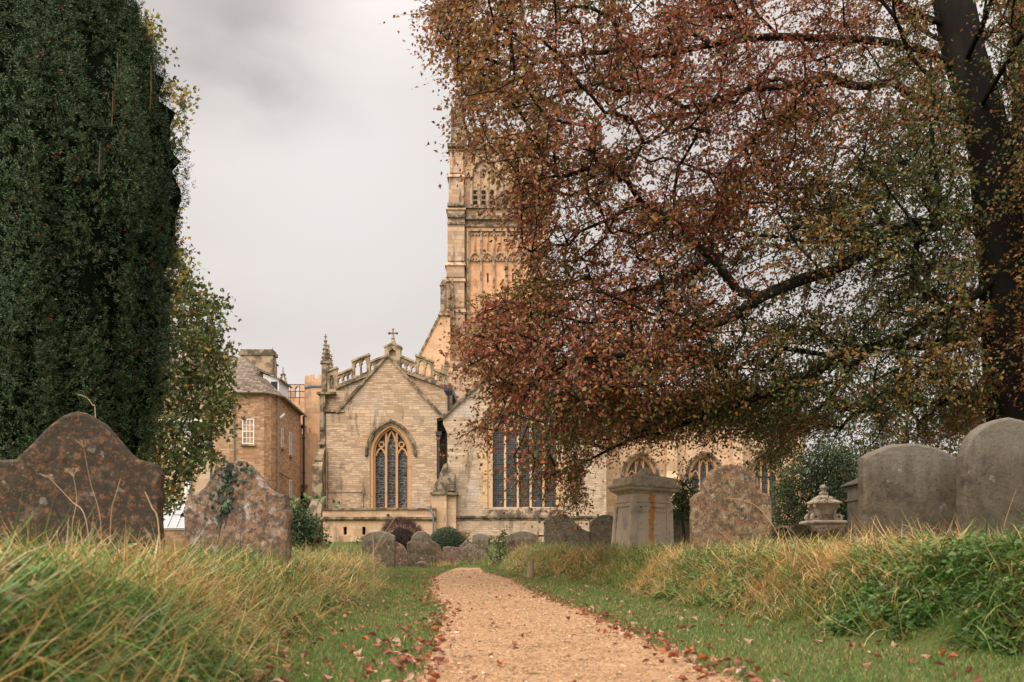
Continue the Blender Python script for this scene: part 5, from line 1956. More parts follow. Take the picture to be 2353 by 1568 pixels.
bp('seat', [(-.45, .45, -.25 + .1 * k, -.17 + .1 * k, .42, .45) for k in range(5)])
bp('backrest', [(-.45, .45, .27, .3, .82, .87)] + [(-.45, .45, .27, .29, .55, .58)] + [(-.4 + .1 * k, -.385 + .1 * k, .275, .29, .585, .815) for k in range(9)])
for sx in (-1, 1):
    bp('arm', [(sx * .45 - .025, sx * .45 + .025, -.25, .3, .64, .67), (sx * .45 - .02, sx * .45 + .02, -.25, -.21, .46, .635)])
    bp('leg', [(sx * .45 - .02, sx * .45 + .02, -.25, -.21, 0, .415)])
    bp('leg', [(sx * .45 - .02, sx * .45 + .02, .25, .29, 0, .415), (sx * .45 - .02, sx * .45 + .02, .255, .295, .415, .9)])

# ------------------------------------------------------------------ foliage builders (numpy)
def unit(v):
    return v / np.maximum(np.linalg.norm(v, axis=-1, keepdims=True), 1e-9)


def rand_dirs(n):
    return unit(rng.standard_normal((n, 3)))


def leaf_cards(pos, d, nrm, L, W, fold=0.18, shape='leaf'):
    """pointed leaf blades with a fold along the midrib: 6 vertices, 2 quads"""
    n = len(pos)
    d = unit(d)
    s = unit(np.cross(d, nrm))
    nn = np.cross(s, d)
    L = np.broadcast_to(np.asarray(L, float), (n,))[:, None]
    W = np.broadcast_to(np.asarray(W, float), (n,))[:, None]
    b = pos
    t = pos + d * L - nn * L * 0.12
    mid = pos + d * L * 0.52 - nn * 0.0
    l1 = pos + d * L * 0.42 - s * W * 0.5 + nn * W * fold
    r1 = pos + d * L * 0.42 + s * W * 0.5 + nn * W * fold
    v = np.stack([b, r1, t, mid, l1], 1)              # 5 vertices
    i = np.arange(n)[:, None] * 5
    f = np.concatenate([i + np.array([[0, 1, 2, 3]]), i + np.array([[0, 3, 2, 4]])], 0)
    return v.reshape(-1, 3), f


def diamonds(pos, d, nrm, L, W, fold=0.15):
    n = len(pos)
    d = unit(d)
    s = unit(np.cross(d, nrm))
    nn = np.cross(s, d)
    L = np.broadcast_to(np.asarray(L, float), (n,))[:, None]
    W = np.broadcast_to(np.asarray(W, float), (n,))[:, None]
    v = np.stack([pos, pos + d * L * .45 + s * W * .5 + nn * W * fold, pos + d * L, pos + d * L * .45 - s * W * .5 + nn * W * fold], 1)
    i = np.arange(n)[:, None] * 4
    return v.reshape(-1, 3), i + np.array([[0, 1, 2, 3]])


def tubes_np(a, b, ra, rb, n=5):
    """many tapered sticks a->b"""
    d = unit(b - a)
    ref = np.where(np.abs(d[:, 2:3]) > .9, np.array([[1., 0, 0]]), np.array([[0, 0, 1.]]))
    s = unit(np.cross(d, ref))
    t = np.cross(d, s)
    an = 2 * np.pi * np.arange(n) / n
    c, q = np.cos(an)[None, :, None], np.sin(an)[None, :, None]
    off = s[:, None, :] * c + t[:, None, :] * q
    v0 = a[:, None, :] + off * ra[:, None, None]
    v1 = b[:, None, :] + off * rb[:, None, None]
    v = np.concatenate([v0, v1], 1)
    k = np.arange(len(a))[:, None, None] * 2 * n
    j = np.arange(n)
    f = np.stack([j, (j + 1) % n, n + (j + 1) % n, n + j], -1)[None]
    return v.reshape(-1, 3), (k + f).reshape(-1, 4)


def polymask(u, v, poly):
    inside = np.zeros(len(u), bool)
    n = len(poly)
    for i in range(n):
        x0, y0 = poly[i]
        x1, y1 = poly[(i + 1) % n]
        c = ((y0 > v) != (y1 > v)) & (u < (x1 - x0) * (v - y0) / (y1 - y0 + 1e-12) + x0)
        inside ^= c
    return inside


def grow(skel, pts, k_len=0.22, seg=0.7, droop=0.0, r_tip=0.006, expo=0.42):
    """joins the points to a skeleton of limbs so that branches fork naturally.
    skel: list of (points, radius) polylines, first point of later ones snaps to the nearest node"""
    cap = len(pts) * 4 + 4000
    P_ = np.zeros((cap, 3))
    par = np.full(cap, -1, int)
    dist = np.zeros(cap)
    n = 0
    for poly in skel:
        poly = [np.array(p, float) for p in poly]
        prev = -1
        if n:
            dd = np.linalg.norm(P_[:n] - poly[0], axis=1)
            prev = int(np.argmin(dd))
        for i, p in enumerate(poly):
            if prev < 0:
                P_[n] = p
                par[n] = -1
                prev = n
                n += 1
                continue
            q = P_[prev].copy()
            L = np.linalg.norm(p - q)
            m = max(1, int(L / 0.35))
            wv = rng.standard_normal(3) * 0.05 * L
            for k in range(1, m + 1):
                t = k / m
                P_[n] = q + (p - q) * t + wv * math.sin(math.pi * t)
                par[n] = prev
                dist[n] = dist[prev] + L / m
                prev = n
                n += 1
    ns = n
    d0 = np.array([np.min(np.linalg.norm(P_[:ns] - p, axis=1)) for p in pts])
    order = np.argsort(d0)
    tips = np.zeros(len(pts), int)
    for o in order:
        p = pts[o]
        dv = P_[:n] - p
        cost = np.sqrt((dv * dv).sum(1)) + k_len * dist[:n]
        j = int(np.argmin(cost))
        q = P_[j]
        L = np.linalg.norm(p - q)
        m = max(1, int(math.ceil(L / seg)))
        # leave along the parent's direction, then bend to the point
        pd = P_[j] - P_[par[j]] if par[j] >= 0 else np.array([0, 0, 1.])
        pd = pd / (np.linalg.norm(pd) + 1e-9)
        prev = j
        for k in range(1, m + 1):
            t = k / m
            P_[n] = q + (p - q) * t + (pd * 0.22 * L + np.array([0, 0, droop * L]) + rng.standard_normal(3) * 0.04 * L) * math.sin(math.pi * t) * (1 if m > 1 else 0)
            par[n] = prev
            dist[n] = dist[prev] + L / m
            prev = n
            n += 1
        tips[o] = prev
    P_, par = P_[:n], par[:n]
    cnt = np.zeros(n)
    cnt[tips] += 1
    for i in range(n - 1, -1, -1):
        if par[i] >= 0:
            cnt[par[i]] += cnt[i]
    r = r_tip * np.maximum(cnt, 1) ** expo
    return P_, par, r, tips


def branch_mesh(P_, par, r, n=6):
    i = np.where(par >= 0)[0]
    return tubes_np(P_[par[i]], P_[i], np.minimum(r[par[i]], r[i] * 1.5), r[i], n)


def bark_mat(name, col, col2):
    g = G(name)
    pos = g.n('ShaderNodeNewGeometry').outputs['Position']
    mpn = g.n('ShaderNodeMapping', {'Vector': pos, 'Scale': (9, 9, 2.2)})
    a = g.noise(mpn.outputs[0], 2.2, 6, 0.65)
    b = g.noise(pos, 1.5, 4)
    cc = g.mix(col, col2, a)
    cc = g.mix(cc, tuple(x * 1.2 for x in (col2[0], col2[0] * 1.05, col2[2])), g.math('MULTIPLY', g.step(b, .5, .65), .5))
    return g.done(cc, .95, g.bump(a, .8, .03), spec=.1)


M['beech_bark'] = bark_mat('beech_bark', (0.011, 0.009, 0.008), (0.028, 0.023, 0.02))
M['maple_bark'] = bark_mat('maple_bark', (0.05, 0.037, 0.025), (0.10, 0.075, 0.05))
M['yew_bark'] = bark_mat('yew_bark', (0.09, 0.045, 0.03), (0.16, 0.085, 0.055))
M['beech_leaf'] = leaf_mat('copper_beech_leaf', .38, .42, .35)
M['maple_leaf'] = leaf_mat('yellowing_maple_leaf', .35, .5, .3)
M['yew_leaf'] = leaf_mat('yew_needle', .08, .55, .25)
M['yew_core'] = G('yew_opaque_core').done((.006, .009, .005), 1.0, spec=0.0)
M['shrub_leaf'] = leaf_mat('shrub_leaf', .2, .45, .4)
M['grass'] = leaf_mat('grass_blade', .28, .5, .3)
M['dry'] = leaf_mat('dry_stalk', .1, .8, .1)
M['litter'] = leaf_mat('fallen_leaf', .12, .65, .2)


def pick(colors, weights, n, jitter=.2):
    c = np.array(colors)
    w = np.array(weights, float)
    i = rng.choice(len(c), n, p=w / w.sum())
    return np.clip(c[i] * (1 + jitter * rng.standard_normal((n, 1))) * (1 + .08 * rng.standard_normal((n, 3))), .003, .95)


def Puv(u, v, y):
    return np.stack([(u - 1176.5) * y / F, y, EYE + (HOR - v) * y / F], -1)


def vnoise(p, s, seed=0):
    """cheap smooth noise in 0..1"""
    r = np.random.default_rng(seed)
    out = np.zeros(len(p))
    for k in range(6):
        w = r.standard_normal(3) * s
        out += np.sin(p @ w + r.uniform(0, 6.28))
    return 0.5 + 0.5 * np.tanh(out / 2.0)


# ------------------------------------------------------------------ the copper beech
def copper_beech():
    t = empty('copper_beech', (X(2350, 20), 20.0, gz(X(2350, 20), 20.0)),
              'huge copper beech with red and orange autumn leaves overhanging from the right', 'tree')
    W = lambda l: [Puv(np.array(float(u)), np.array(float(v)), np.array(float(y))) for u, v, y in l]
    base = gz(X(2350, 20), 20.0)
    trunk = [(X(2375, 20), 20.0, base - .3), (X(2350, 20), 20.0, base + .6)] + [tuple(p) for p in W([(2318, 900, 20), (2300, 600, 20), (2275, 330, 20), (2215, 120, 20), (2175, -80, 20), (2150, -420, 20.3), (2120, -800, 20.5)])]
    limbs = [
        W([(2225, 300, 20), (2050, 188, 19.3), (1900, 172, 18.6), (1750, 205, 18), (1650, 228, 17.6), (1570, 248, 17.2), (1480, 330, 16.8), (1390, 415, 16.5), (1310, 450, 16.2)]),
        W([(1900, 172, 18.6), (1800, 262, 17.3), (1715, 340, 16.5), (1655, 450, 15.8), (1560, 620, 15.3), (1440, 730, 15)]),
        W([(1570, 246, 17.2), (1480, 205, 16.8), (1440, 216, 16.5), (1370, 190, 16.2), (1250, 230, 16)]),
        W([(2200, 160, 20), (1900, 90, 19), (1600, 110, 18), (1475, 125, 17.5), (1430, 108, 17.3), (1345, 122, 17), (1180, 160, 16.6)]),
        W([(2190, 60, 20), (2000, -60, 18.5), (1700, -160, 17), (1400, -130, 16), (1180, -40, 15.6), (1010, 30, 15.4)]),
        W([(2290, 520, 20), (2150, 520, 18.6), (2000, 560, 17.5), (1850, 640, 16.6), (1700, 720, 16), (1500, 800, 15.6), (1250, 850, 15.4)]),
        W([(2300, 620, 20), (2150, 720, 18.6), (2000, 800, 17.6), (1850, 880, 16.9), (1650, 950, 18.5), (1450, 1010, 20.5), (1320, 1080, 21)]),
        W([(2310, 760, 20), (2150, 800, 19), (2080, 890, 20), (1960, 950, 22), (1900, 1050, 23)]),
        W([(2270, 330, 20), (2120, 330, 21.5), (1950, 380, 23), (1750, 450, 24), (1550, 560, 24.5)]),
        W([(2290, 560, 20), (2150, 640, 21.5), (1980, 760, 22.5), (1800, 880, 23)]),
        W([(2225, 120, 20), (2050, 0, 22), (1800, -40, 23.5), (1500, 40, 24.5)]),
        W([(2260, 300, 20), (2400, 250, 18.5), (2560, 320, 17)]),
        W([(2300, 600, 20), (2420, 560, 18.5), (2500, 640, 17), (2560, 760, 16)]),
        W([(2215, 150, 20), (2300, -60, 17), (2300, -260, 14), (2250, -520, 11.5)]),  # this limb and the next added overhead, out of view, for shade
        W([(2250, 250, 20), (2350, 80, 16.5), (2420, -100, 13), (2500, -330, 10.5)]),
        W([(2160, -400, 20.2), (1900, -700, 18), (1600, -800, 16.5)]),
        W([(2160, -400, 20.2), (2500, -600, 21), (2800, -600, 21.5)]),
    ]
    outline = [(1006, -60), (985, 40), (1000, 120), (1042, 150), (1052, 190), (1075, 300), (1062, 330), (1085, 385), (1115, 380), (1130, 470), (1180, 470), (1165, 520), (1190, 560), (1205, 640), (1160, 660), (1110, 690), (1085, 730), (1060, 760),
               (1065, 800), (1060, 835), (1100, 850), (1120, 900), (1150, 925), (1130, 960), (1075, 975), (1110, 1000), (1140, 1010), (1195, 1060), (1230, 1060), (1210, 1100), (1265, 1110), (1280, 1140), (1330, 1165),
               (1400, 1150), (1395, 1110), (1440, 1075), (1500, 1085), (1540, 1040), (1600, 1050), (1660, 1060), (1740, 1050), (1800, 1090), (1880, 1120), (1960, 1060), (2000, 1010), (2200, 1000), (2460, 980), (2620, 500), (2600, -120), (1006, -160)]

    def sample(n, poly, uw, vw, yc, yd):
        res = []
        while sum(len(r) for r in res) < n:
            u = rng.uniform(*uw, n * 2)
            v = rng.uniform(*vw, n * 2)
            k = polymask(u, v, poly)
            res.append(np.stack([u[k], v[k]], 1))
        uv = np.concatenate(res)[:n]
        low = smooth((uv[:, 1] - 860) / 190) * smooth((uv[:, 0] - 1240) / 140)
        y = yc(uv[:, 0]) + 6.2 * low + yd * (1 - .55 * low) * np.clip(rng.standard_normal(n) * .55, -1.1, 1.1)
        return uv, Puv(uv[:, 0], uv[:, 1], y)
    yc = lambda u: np.interp(u, [980, 1300, 1700, 2100, 2600], [15.8, 16.4, 17.6, 19, 18.5])
    uv, pts = sample(8600, outline, (960, 2640), (-170, 1180), yc, 3.4)
    # the drooping skirt of the crown, farther back over the tombs
    skirt = [(1290, 1060), (1330, 900), (1600, 880), (2000, 880), (2300, 900), (2420, 1010), (2000, 1020), (1960, 1065), (1880, 1110), (1800, 1095), (1740, 1060), (1600, 1060), (1540, 1050), (1500, 1085), (1440, 1080), (1395, 1110), (1400, 1140), (1330, 1160)]
    uv2, pts2 = sample(1000, skirt, (1280, 2430), (870, 1170), yc, 3.4)
    uv, pts = np.concatenate([uv, uv2]), np.concatenate([pts, pts2])
    # gaps where the sky shows
    # the boughs lie in layers that sweep down to the left, with gaps between the layers
    fl = pts @ np.array([-.80, -.15, -.58])
    cr = pts @ np.array([-.55, .2, .81])
    lay = np.stack([fl * .38, cr * 1.9, pts[:, 1] * .55], 1)
    den = vnoise(lay, 1.0, 3) * .5 + vnoise(lay * 2.1, 1.0, 5) * .32 + vnoise(pts, 1.6, 6) * .18
    left = np.interp(uv[:, 0], [1000, 1250, 1600, 2353], [.05, .08, .06, .0])
    gaps = np.zeros(len(uv))
    for gu, gvv, ru, rv, s in ((1790, 640, 130, 90, .30), (1900, 690, 120, 60, .25), (1560, 330, 130, 60, .22), (1330, 250, 70, 40, .15), (1750, 90, 120, 50, .12), (2090, 500, 60, 50, .2), (1300, 520, 50, 90, .12), (1300, 960, 70, 40, .12), (1170, 1020, 60, 60, .45), (1230, 1090, 60, 50, .35), (1090, 930, 60, 60, .2),
                              (2150, 100, 120, 60, .15), (1480, 640, 120, 60, .12), (1840, 820, 100, 40, .15), (1190, 640, 40, 50, .12), (1640, 1070, 140, 40, .1), (1150, 850, 60, 60, .1)):
        gaps += s * np.exp(-((uv[:, 0] - gu) / ru) ** 2 - ((uv[:, 1] - gvv) / rv) ** 2)
    gaps += .75 * np.exp(-((uv[:, 0] - np.interp(uv[:, 1], [0, 300, 900], [2205, 2270, 2318])) / 48) ** 2) * (pts[:, 1] < 20.3)
    drop_ = np.sin(uv[:, 0] * .047) * .5 + np.sin(uv[:, 0] * .113 + 1) * .35 + np.sin(uv[:, 0] * .021 + 2) * .5
    gaps += np.clip((uv[:, 1] - 985 - 45 * drop_) / 60, 0, 1) * .34 * (uv[:, 0] > 1330)
    keep = den > (.345 + left + gaps)
    uv, pts = uv[keep], pts[keep]
    # loose sprigs that reach out past the edge of the crown
    sprig = np.array([(965, 15), (985, 35), (1005, 30), (1025, 70), (1035, 100), (1003, 95), (1015, 60), (1045, 60), (1075, 80), (1060, 45), (1090, 60), (1045, 135), (1060, 150), (1042, 175), (1040, 255), (1052, 270), (1060, 245), (1075, 690), (1060, 745), (1050, 790),
                      (1055, 1005), (1070, 1000), (1095, 1010), (1120, 1025), (1140, 990), (1100, 985), (1160, 1110), (1190, 1090), (1220, 1120), (1250, 1140), (1275, 1165), (1300, 1175), (1330, 1180), (1215, 1060), (1180, 1050), (1108, 905), (1125, 880), (1110, 870),
                      (1560, 1085), (1640, 1080), (1700, 1075), (1755, 1080), (1800, 1125), (1850, 1140), (1905, 1125), (1950, 1085)], float)
    sy = yc(sprig[:, 0]) + rng.uniform(-1.5, 1.5, len(sprig)) + 5.5 * smooth((sprig[:, 1] - 860) / 190) * smooth((sprig[:, 0] - 1240) / 140)
    pts = np.concatenate([pts, Puv(sprig[:, 0], sprig[:, 1], sy)])
    # upper crown out of the picture and unseen boughs added to shade the right
    n2 = 1500
    a = rng.uniform(0, 2 * np.pi, n2)
    q = np.sqrt(rng.uniform(.05, 1, n2))
    up = np.stack([8.6 + 8.0 * q * np.cos(a), 19.5 + 8.5 * q * np.sin(a), rng.uniform(12.0, 21, n2) - 5 * q * q], 1)
    up = up[(up[:, 2] - EYE) / up[:, 1] * F > HOR + 60]
    n3 = 350
    oy = rng.uniform(8, 15, n3)
    ov = np.stack([rng.uniform(6.0, 15, n3), oy, .575 * oy + rng.uniform(1.0, 6.5, n3)], 1)
    ov = ov[((ov[:, 2] - EYE) / ov[:, 1] * F > HOR + 40)]
    rt = Puv(rng.uniform(2420, 3100, 900), rng.uniform(-300, 900, 900), rng.uniform(13, 24, 900))
    n_vis = len(pts)
    allp = np.concatenate([pts, up, ov, rt])
    P_, par, r, tips = grow([trunk] + limbs, allp, k_len=.16, seg=.6, droop=.12, r_tip=.0052, expo=.44)
    # trunk and first limbs are thicker than the pipe rule says
    v, f = branch_mesh(P_, par, r, 6)
    np_mesh('branches', v, f, M['beech_bark'], parent=t, smooth=True)
    bm = bmesh.new()
    rad = [.62, .52, .47, .44, .43, .40, .36, .30, .2]
    ring = []
    for i, p in enumerate(trunk):
        ring.append([bm.verts.new((p[0] + rad[i] * (1 + .06 * math.sin(3 * k + i)) * math.cos(2 * math.pi * k / 16), p[1] + rad[i] * math.sin(2 * math.pi * k / 16), p[2])) for k in range(16)])
    for i in range(len(ring) - 1):
        for k in range(16):
            bm.faces.new((ring[i][k], ring[i][(k + 1) % 16], ring[i + 1][(k + 1) % 16], ring[i + 1][k]))
    bm.faces.new(ring[0])
    bm.faces.new(ring[-1])
    # a second stem forking close to the trunk
    tube(bm, [trunk[2], W([(2345, 560, 20.2)])[0], W([(2352, 250, 20.4)])[0], W([(2330, -200, 20.8)])[0]], .3, 10, .18)
    obj('trunk', bm, M['beech_bark'], t, smooth=True)
    # leafy sprays at every twig end
    tw = P_[tips]
    td = unit(tw - P_[np.maximum(par[tips], 0)])
    nl = np.where(np.arange(len(tw)) < n_vis, 48, 22)
    rep = np.repeat(np.arange(len(tw)), nl)
    n = len(rep)
    o = np.zeros(n, int)
    c = np.concatenate([[0], np.cumsum(nl)])[:-1]
    o = np.arange(n) - c[rep]
    # a spray forks into three twigs in one drooping plane
    pl_n = unit(np.array([[0, 0, 1.]]) + .55 * rng.standard_normal((len(tw), 3)))
    axis = unit(.8 * td + np.array([[-.5, -.12, -.42]]) + .33 * rng.standard_normal((len(tw), 3)))
    side = unit(np.cross(axis, pl_n))
    sub = o % 3
    along = ((o // 3) / 16.0 * .74 + .02) * rng.uniform(.75, 1.25, n)
    ang = np.array([0, .65, -.65])[sub] + .12 * rng.standard_normal(n)
    d = axis[rep] * np.cos(ang)[:, None] + side[rep] * np.sin(ang)[:, None]
    pos = tw[rep] - axis[rep] * .42 + d * along[:, None] + .010 * rng.standard_normal((n, 3))
    pos[:, 2] -= .32 * along ** 2
    lr = np.where((o // 3) % 2 == 0, 1.0, -1.0)
    la = ang + lr * .85
    ld = axis[rep] * np.cos(la)[:, None] + side[rep] * np.sin(la)[:, None] + np.array([[0, 0, -.25]]) + .3 * rng.standard_normal((n, 3))
    ln = unit(pl_n[rep] + .6 * rng.standard_normal((n, 3)))
    L = rng.uniform(.052, .084, n)
    v, f = leaf_cards(pos, ld, ln, L, L * rng.uniform(.55, .72, n), .15)
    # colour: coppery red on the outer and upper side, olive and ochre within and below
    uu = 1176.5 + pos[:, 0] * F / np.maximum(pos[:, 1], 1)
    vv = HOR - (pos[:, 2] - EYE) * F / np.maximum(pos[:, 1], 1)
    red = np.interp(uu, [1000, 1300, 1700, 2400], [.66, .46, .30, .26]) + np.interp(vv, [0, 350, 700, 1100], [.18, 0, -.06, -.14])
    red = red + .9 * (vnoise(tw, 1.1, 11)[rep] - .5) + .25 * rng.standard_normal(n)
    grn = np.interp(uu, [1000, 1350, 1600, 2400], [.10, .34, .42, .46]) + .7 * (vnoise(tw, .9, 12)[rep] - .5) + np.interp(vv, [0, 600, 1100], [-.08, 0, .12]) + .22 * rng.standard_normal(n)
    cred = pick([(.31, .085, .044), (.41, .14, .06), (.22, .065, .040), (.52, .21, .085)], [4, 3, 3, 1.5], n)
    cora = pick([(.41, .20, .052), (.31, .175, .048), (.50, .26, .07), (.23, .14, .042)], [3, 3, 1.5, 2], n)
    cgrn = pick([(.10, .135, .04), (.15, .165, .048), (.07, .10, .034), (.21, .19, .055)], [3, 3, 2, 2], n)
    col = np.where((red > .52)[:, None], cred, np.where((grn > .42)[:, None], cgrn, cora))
    np_mesh('crown', v, f, M['beech_leaf'], np.repeat(col * .84, 5, 0), parent=t)
    # fine twigs inside the sprays
    st = np.repeat(np.arange(len(tw)), 3)
    an = np.tile(np.array([0, .65, -.65]), len(tw))
    d3 = axis[st] * np.cos(an)[:, None] + side[st] * np.sin(an)[:, None]
    a0 = tw[st] - axis[st] * .42
    b0 = a0 + d3 * .6
    b0[:, 2] -= .10
    v, f = tubes_np(a0, b0, np.full(len(a0), .0045), np.full(len(a0), .002), 3)
    np_mesh('twigs', v, f, M['beech_bark'], parent=t)
    return t


copper_beech()


# ------------------------------------------------------------------ the dark fastigiate yew
def columnar_yew():
    y0, x0 = 14.5, X(95, 14.5)
    base = gz(x0, y0)
    t = empty('columnar_yew', (x0, y0, base), 'tall dense dark green columnar yew filling the left edge', 'tree')
    s = y0 / F
    vs = np.array([-300, -100, 0, 60, 150, 350, 480, 560, 700, 850, 950, 1000, 1100, 1300])
    us = np.array([230, 285, 305, 330, 362, 418, 424, 408, 398, 382, 362, 346, 320, 300])
    zz_ = Z(vs, y0)
    rad = (us - 95) * s * .97

    def R(z, a):
        r = np.interp(-z, -zz_, rad)
        ridge = .16 * np.sin(a * 9 + 1.3 * np.sin(z * .5)) + .10 * np.sin(a * 17 + z * .7) + .10 * np.sin(a * 5 + 2 * np.sin(z * .9 + a))
        return r * (1 + ridge * .34)
    ztop = Z(-280, y0)
    # upright plumes cover the surface; sprays sit on the outside of each plume, so dark hollows stay between them
    nc = 1150
    ca_ = rng.uniform(0, 2 * np.pi, nc)
    ca_[: nc * 2 // 3] = rng.uniform(-np.pi * 1.05, .4, nc * 2 // 3)
    cz_ = rng.uniform(base + .2, ztop, nc)
    cr_ = R(cz_, ca_) - rng.uniform(.16, .36, nc)
    cw = rng.uniform(.09, .2, nc)
    chh = rng.uniform(.35, .85, nc)
    cpos = np.stack([x0 + cr_ * np.cos(ca_), y0 + cr_ * np.sin(ca_), cz_], 1)
    per = 104
    ci = np.repeat(np.arange(nc), per)
    n = nc * per
    hh_ = rng.uniform(-1, 1, n)
    th_ = rng.uniform(0, 2 * np.pi, n)
    ww = np.sqrt(np.maximum(0, 1 - hh_ ** 2)) * np.where(hh_ > 0, 1 - .35 * hh_, 1.0)
    q = rng.uniform(0, 1, n) ** 2
    lob = 1 + .25 * np.sin(5 * th_ + ci) + .18 * rng.standard_normal(n)
    loc = np.stack([np.cos(th_) * ww, np.sin(th_) * ww, 0 * hh_], 1) * (cw[ci] * (1 - .35 * q) * lob)[:, None]
    pos = cpos[ci] + loc + np.stack([0 * hh_, 0 * hh_, hh_ * chh[ci]], 1)
    out = unit(loc + .5 * cw[ci][:, None] * np.stack([np.cos(ca_[ci]), np.sin(ca_[ci]), 0 * hh_], 1) + np.array([[0, 0, .02]]))
    # separate spires at the top right
    sp = []
    for (u, vt, w) in ((265, -60, 26), (240, -20, 24), (292, -20, 20), (330, 40, 22), (355, 110, 18), (185, -120, 40), (300, 30, 25), (345, 85, 20)):
        m = 900
        tt = rng.uniform(0, 1, m) ** .8
        vz = vt + tt * 190
        rr = w * (tt ** .6) * np.sqrt(rng.uniform(.2, 1, m)) * s
        aa = rng.uniform(0, 2 * np.pi, m)
        yy = y0 - .3 + rng.uniform(-.1, .1)
        sp.append(np.stack([X(u, y0) + rr * np.cos(aa), yy + rr * np.sin(aa), Z(vz, y0)], 1))
    sp = np.concatenate(sp)
    pos = np.concatenate([pos, sp])
    out = np.concatenate([out, unit(rng.standard_normal((len(sp), 3)) * np.array([1, 1, .1]))])
    n = len(pos)
    ax = unit(out * .75 + np.array([[0, 0, .75]]) + .45 * rng.standard_normal((n, 3)))
    # a spray: needles on both sides of a short shoot
    k = 6
    rep = np.repeat(np.arange(n), k)
    o = np.tile(np.arange(k), n)
    sd = unit(np.cross(ax, unit(out + .5 * rng.standard_normal((n, 3)))))
    t_ = (o // 2) / 2.5
    p = pos[rep] + ax[rep] * (t_ * .065)[:, None]
    d = ax[rep] * .6 + sd[rep] * np.where(o % 2 == 0, 1., -1.)[:, None] + .25 * rng.standard_normal((n * k, 3))
    L = rng.uniform(.03, .055, n * k)
    v, f = diamonds(p, d, unit(out[rep] + .6 * rng.standard_normal((n * k, 3))), L, L * .3)
    depth = np.concatenate([q, np.full(len(sp), .3)])[rep]
    col = pick([(.036, .058, .022), (.052, .085, .033), (.075, .115, .046), (.024, .040, .017)], [3, 3, 1.6, 2], n * k, .2)
    br = rng.uniform(size=n)[rep] < .014
    col[br] = pick([(.17, .07, .03), (.26, .05, .03)], [2, 1], br.sum())
    np_mesh('foliage', v, f, M['yew_leaf'], np.repeat(col, 4, 0), parent=t)
    # opaque dark column added in place of inner growth, to block light
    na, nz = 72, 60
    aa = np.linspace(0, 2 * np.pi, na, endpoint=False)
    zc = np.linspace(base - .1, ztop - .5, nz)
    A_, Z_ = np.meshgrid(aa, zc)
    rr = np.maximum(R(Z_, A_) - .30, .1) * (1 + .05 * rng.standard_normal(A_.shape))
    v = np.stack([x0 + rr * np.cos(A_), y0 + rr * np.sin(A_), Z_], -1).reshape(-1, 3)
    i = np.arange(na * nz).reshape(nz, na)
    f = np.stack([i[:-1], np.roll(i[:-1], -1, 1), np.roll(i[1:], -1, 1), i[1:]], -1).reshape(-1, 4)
    np_mesh('opaque_core', v, f, M['yew_core'], parent=t)
    # bare reddish stems showing here and there
    for (u, v0, v1) in ((262, 265, 170), (268, 240, 120), (274, 210, 140), (257, 290, 210), (345, 255, 150), (227, 400, 330)):
        yy = y0 - 1.2
        xx = X(u, yy)
        # stand on the surface towards the viewer
        zq = Z((v0 + v1) / 2, yy)
        rr = float(np.interp(-zq, -zz_, rad))
        dx = min(abs(xx - x0) / rr, .97)
        yy = y0 - rr * math.sqrt(1 - dx * dx) + .03
        xx = X(u, yy)
        bm = bmesh.new()
        tube(bm, [(xx, yy, Z(v0, yy)), (xx + .02, yy - .02, Z((v0 + v1) / 2, yy)), (xx + .015, yy, Z(v1, yy))], .011, 5, .005)
        obj('bare_stem', bm, M['yew_bark'], t)
    bm = bmesh.new()
    tube(bm, [(x0, y0, base - .2), (x0, y0, base + 3)], .35, 10, .25)
    obj('trunk', bm, M['yew_bark'], t)
    return t


columnar_yew()


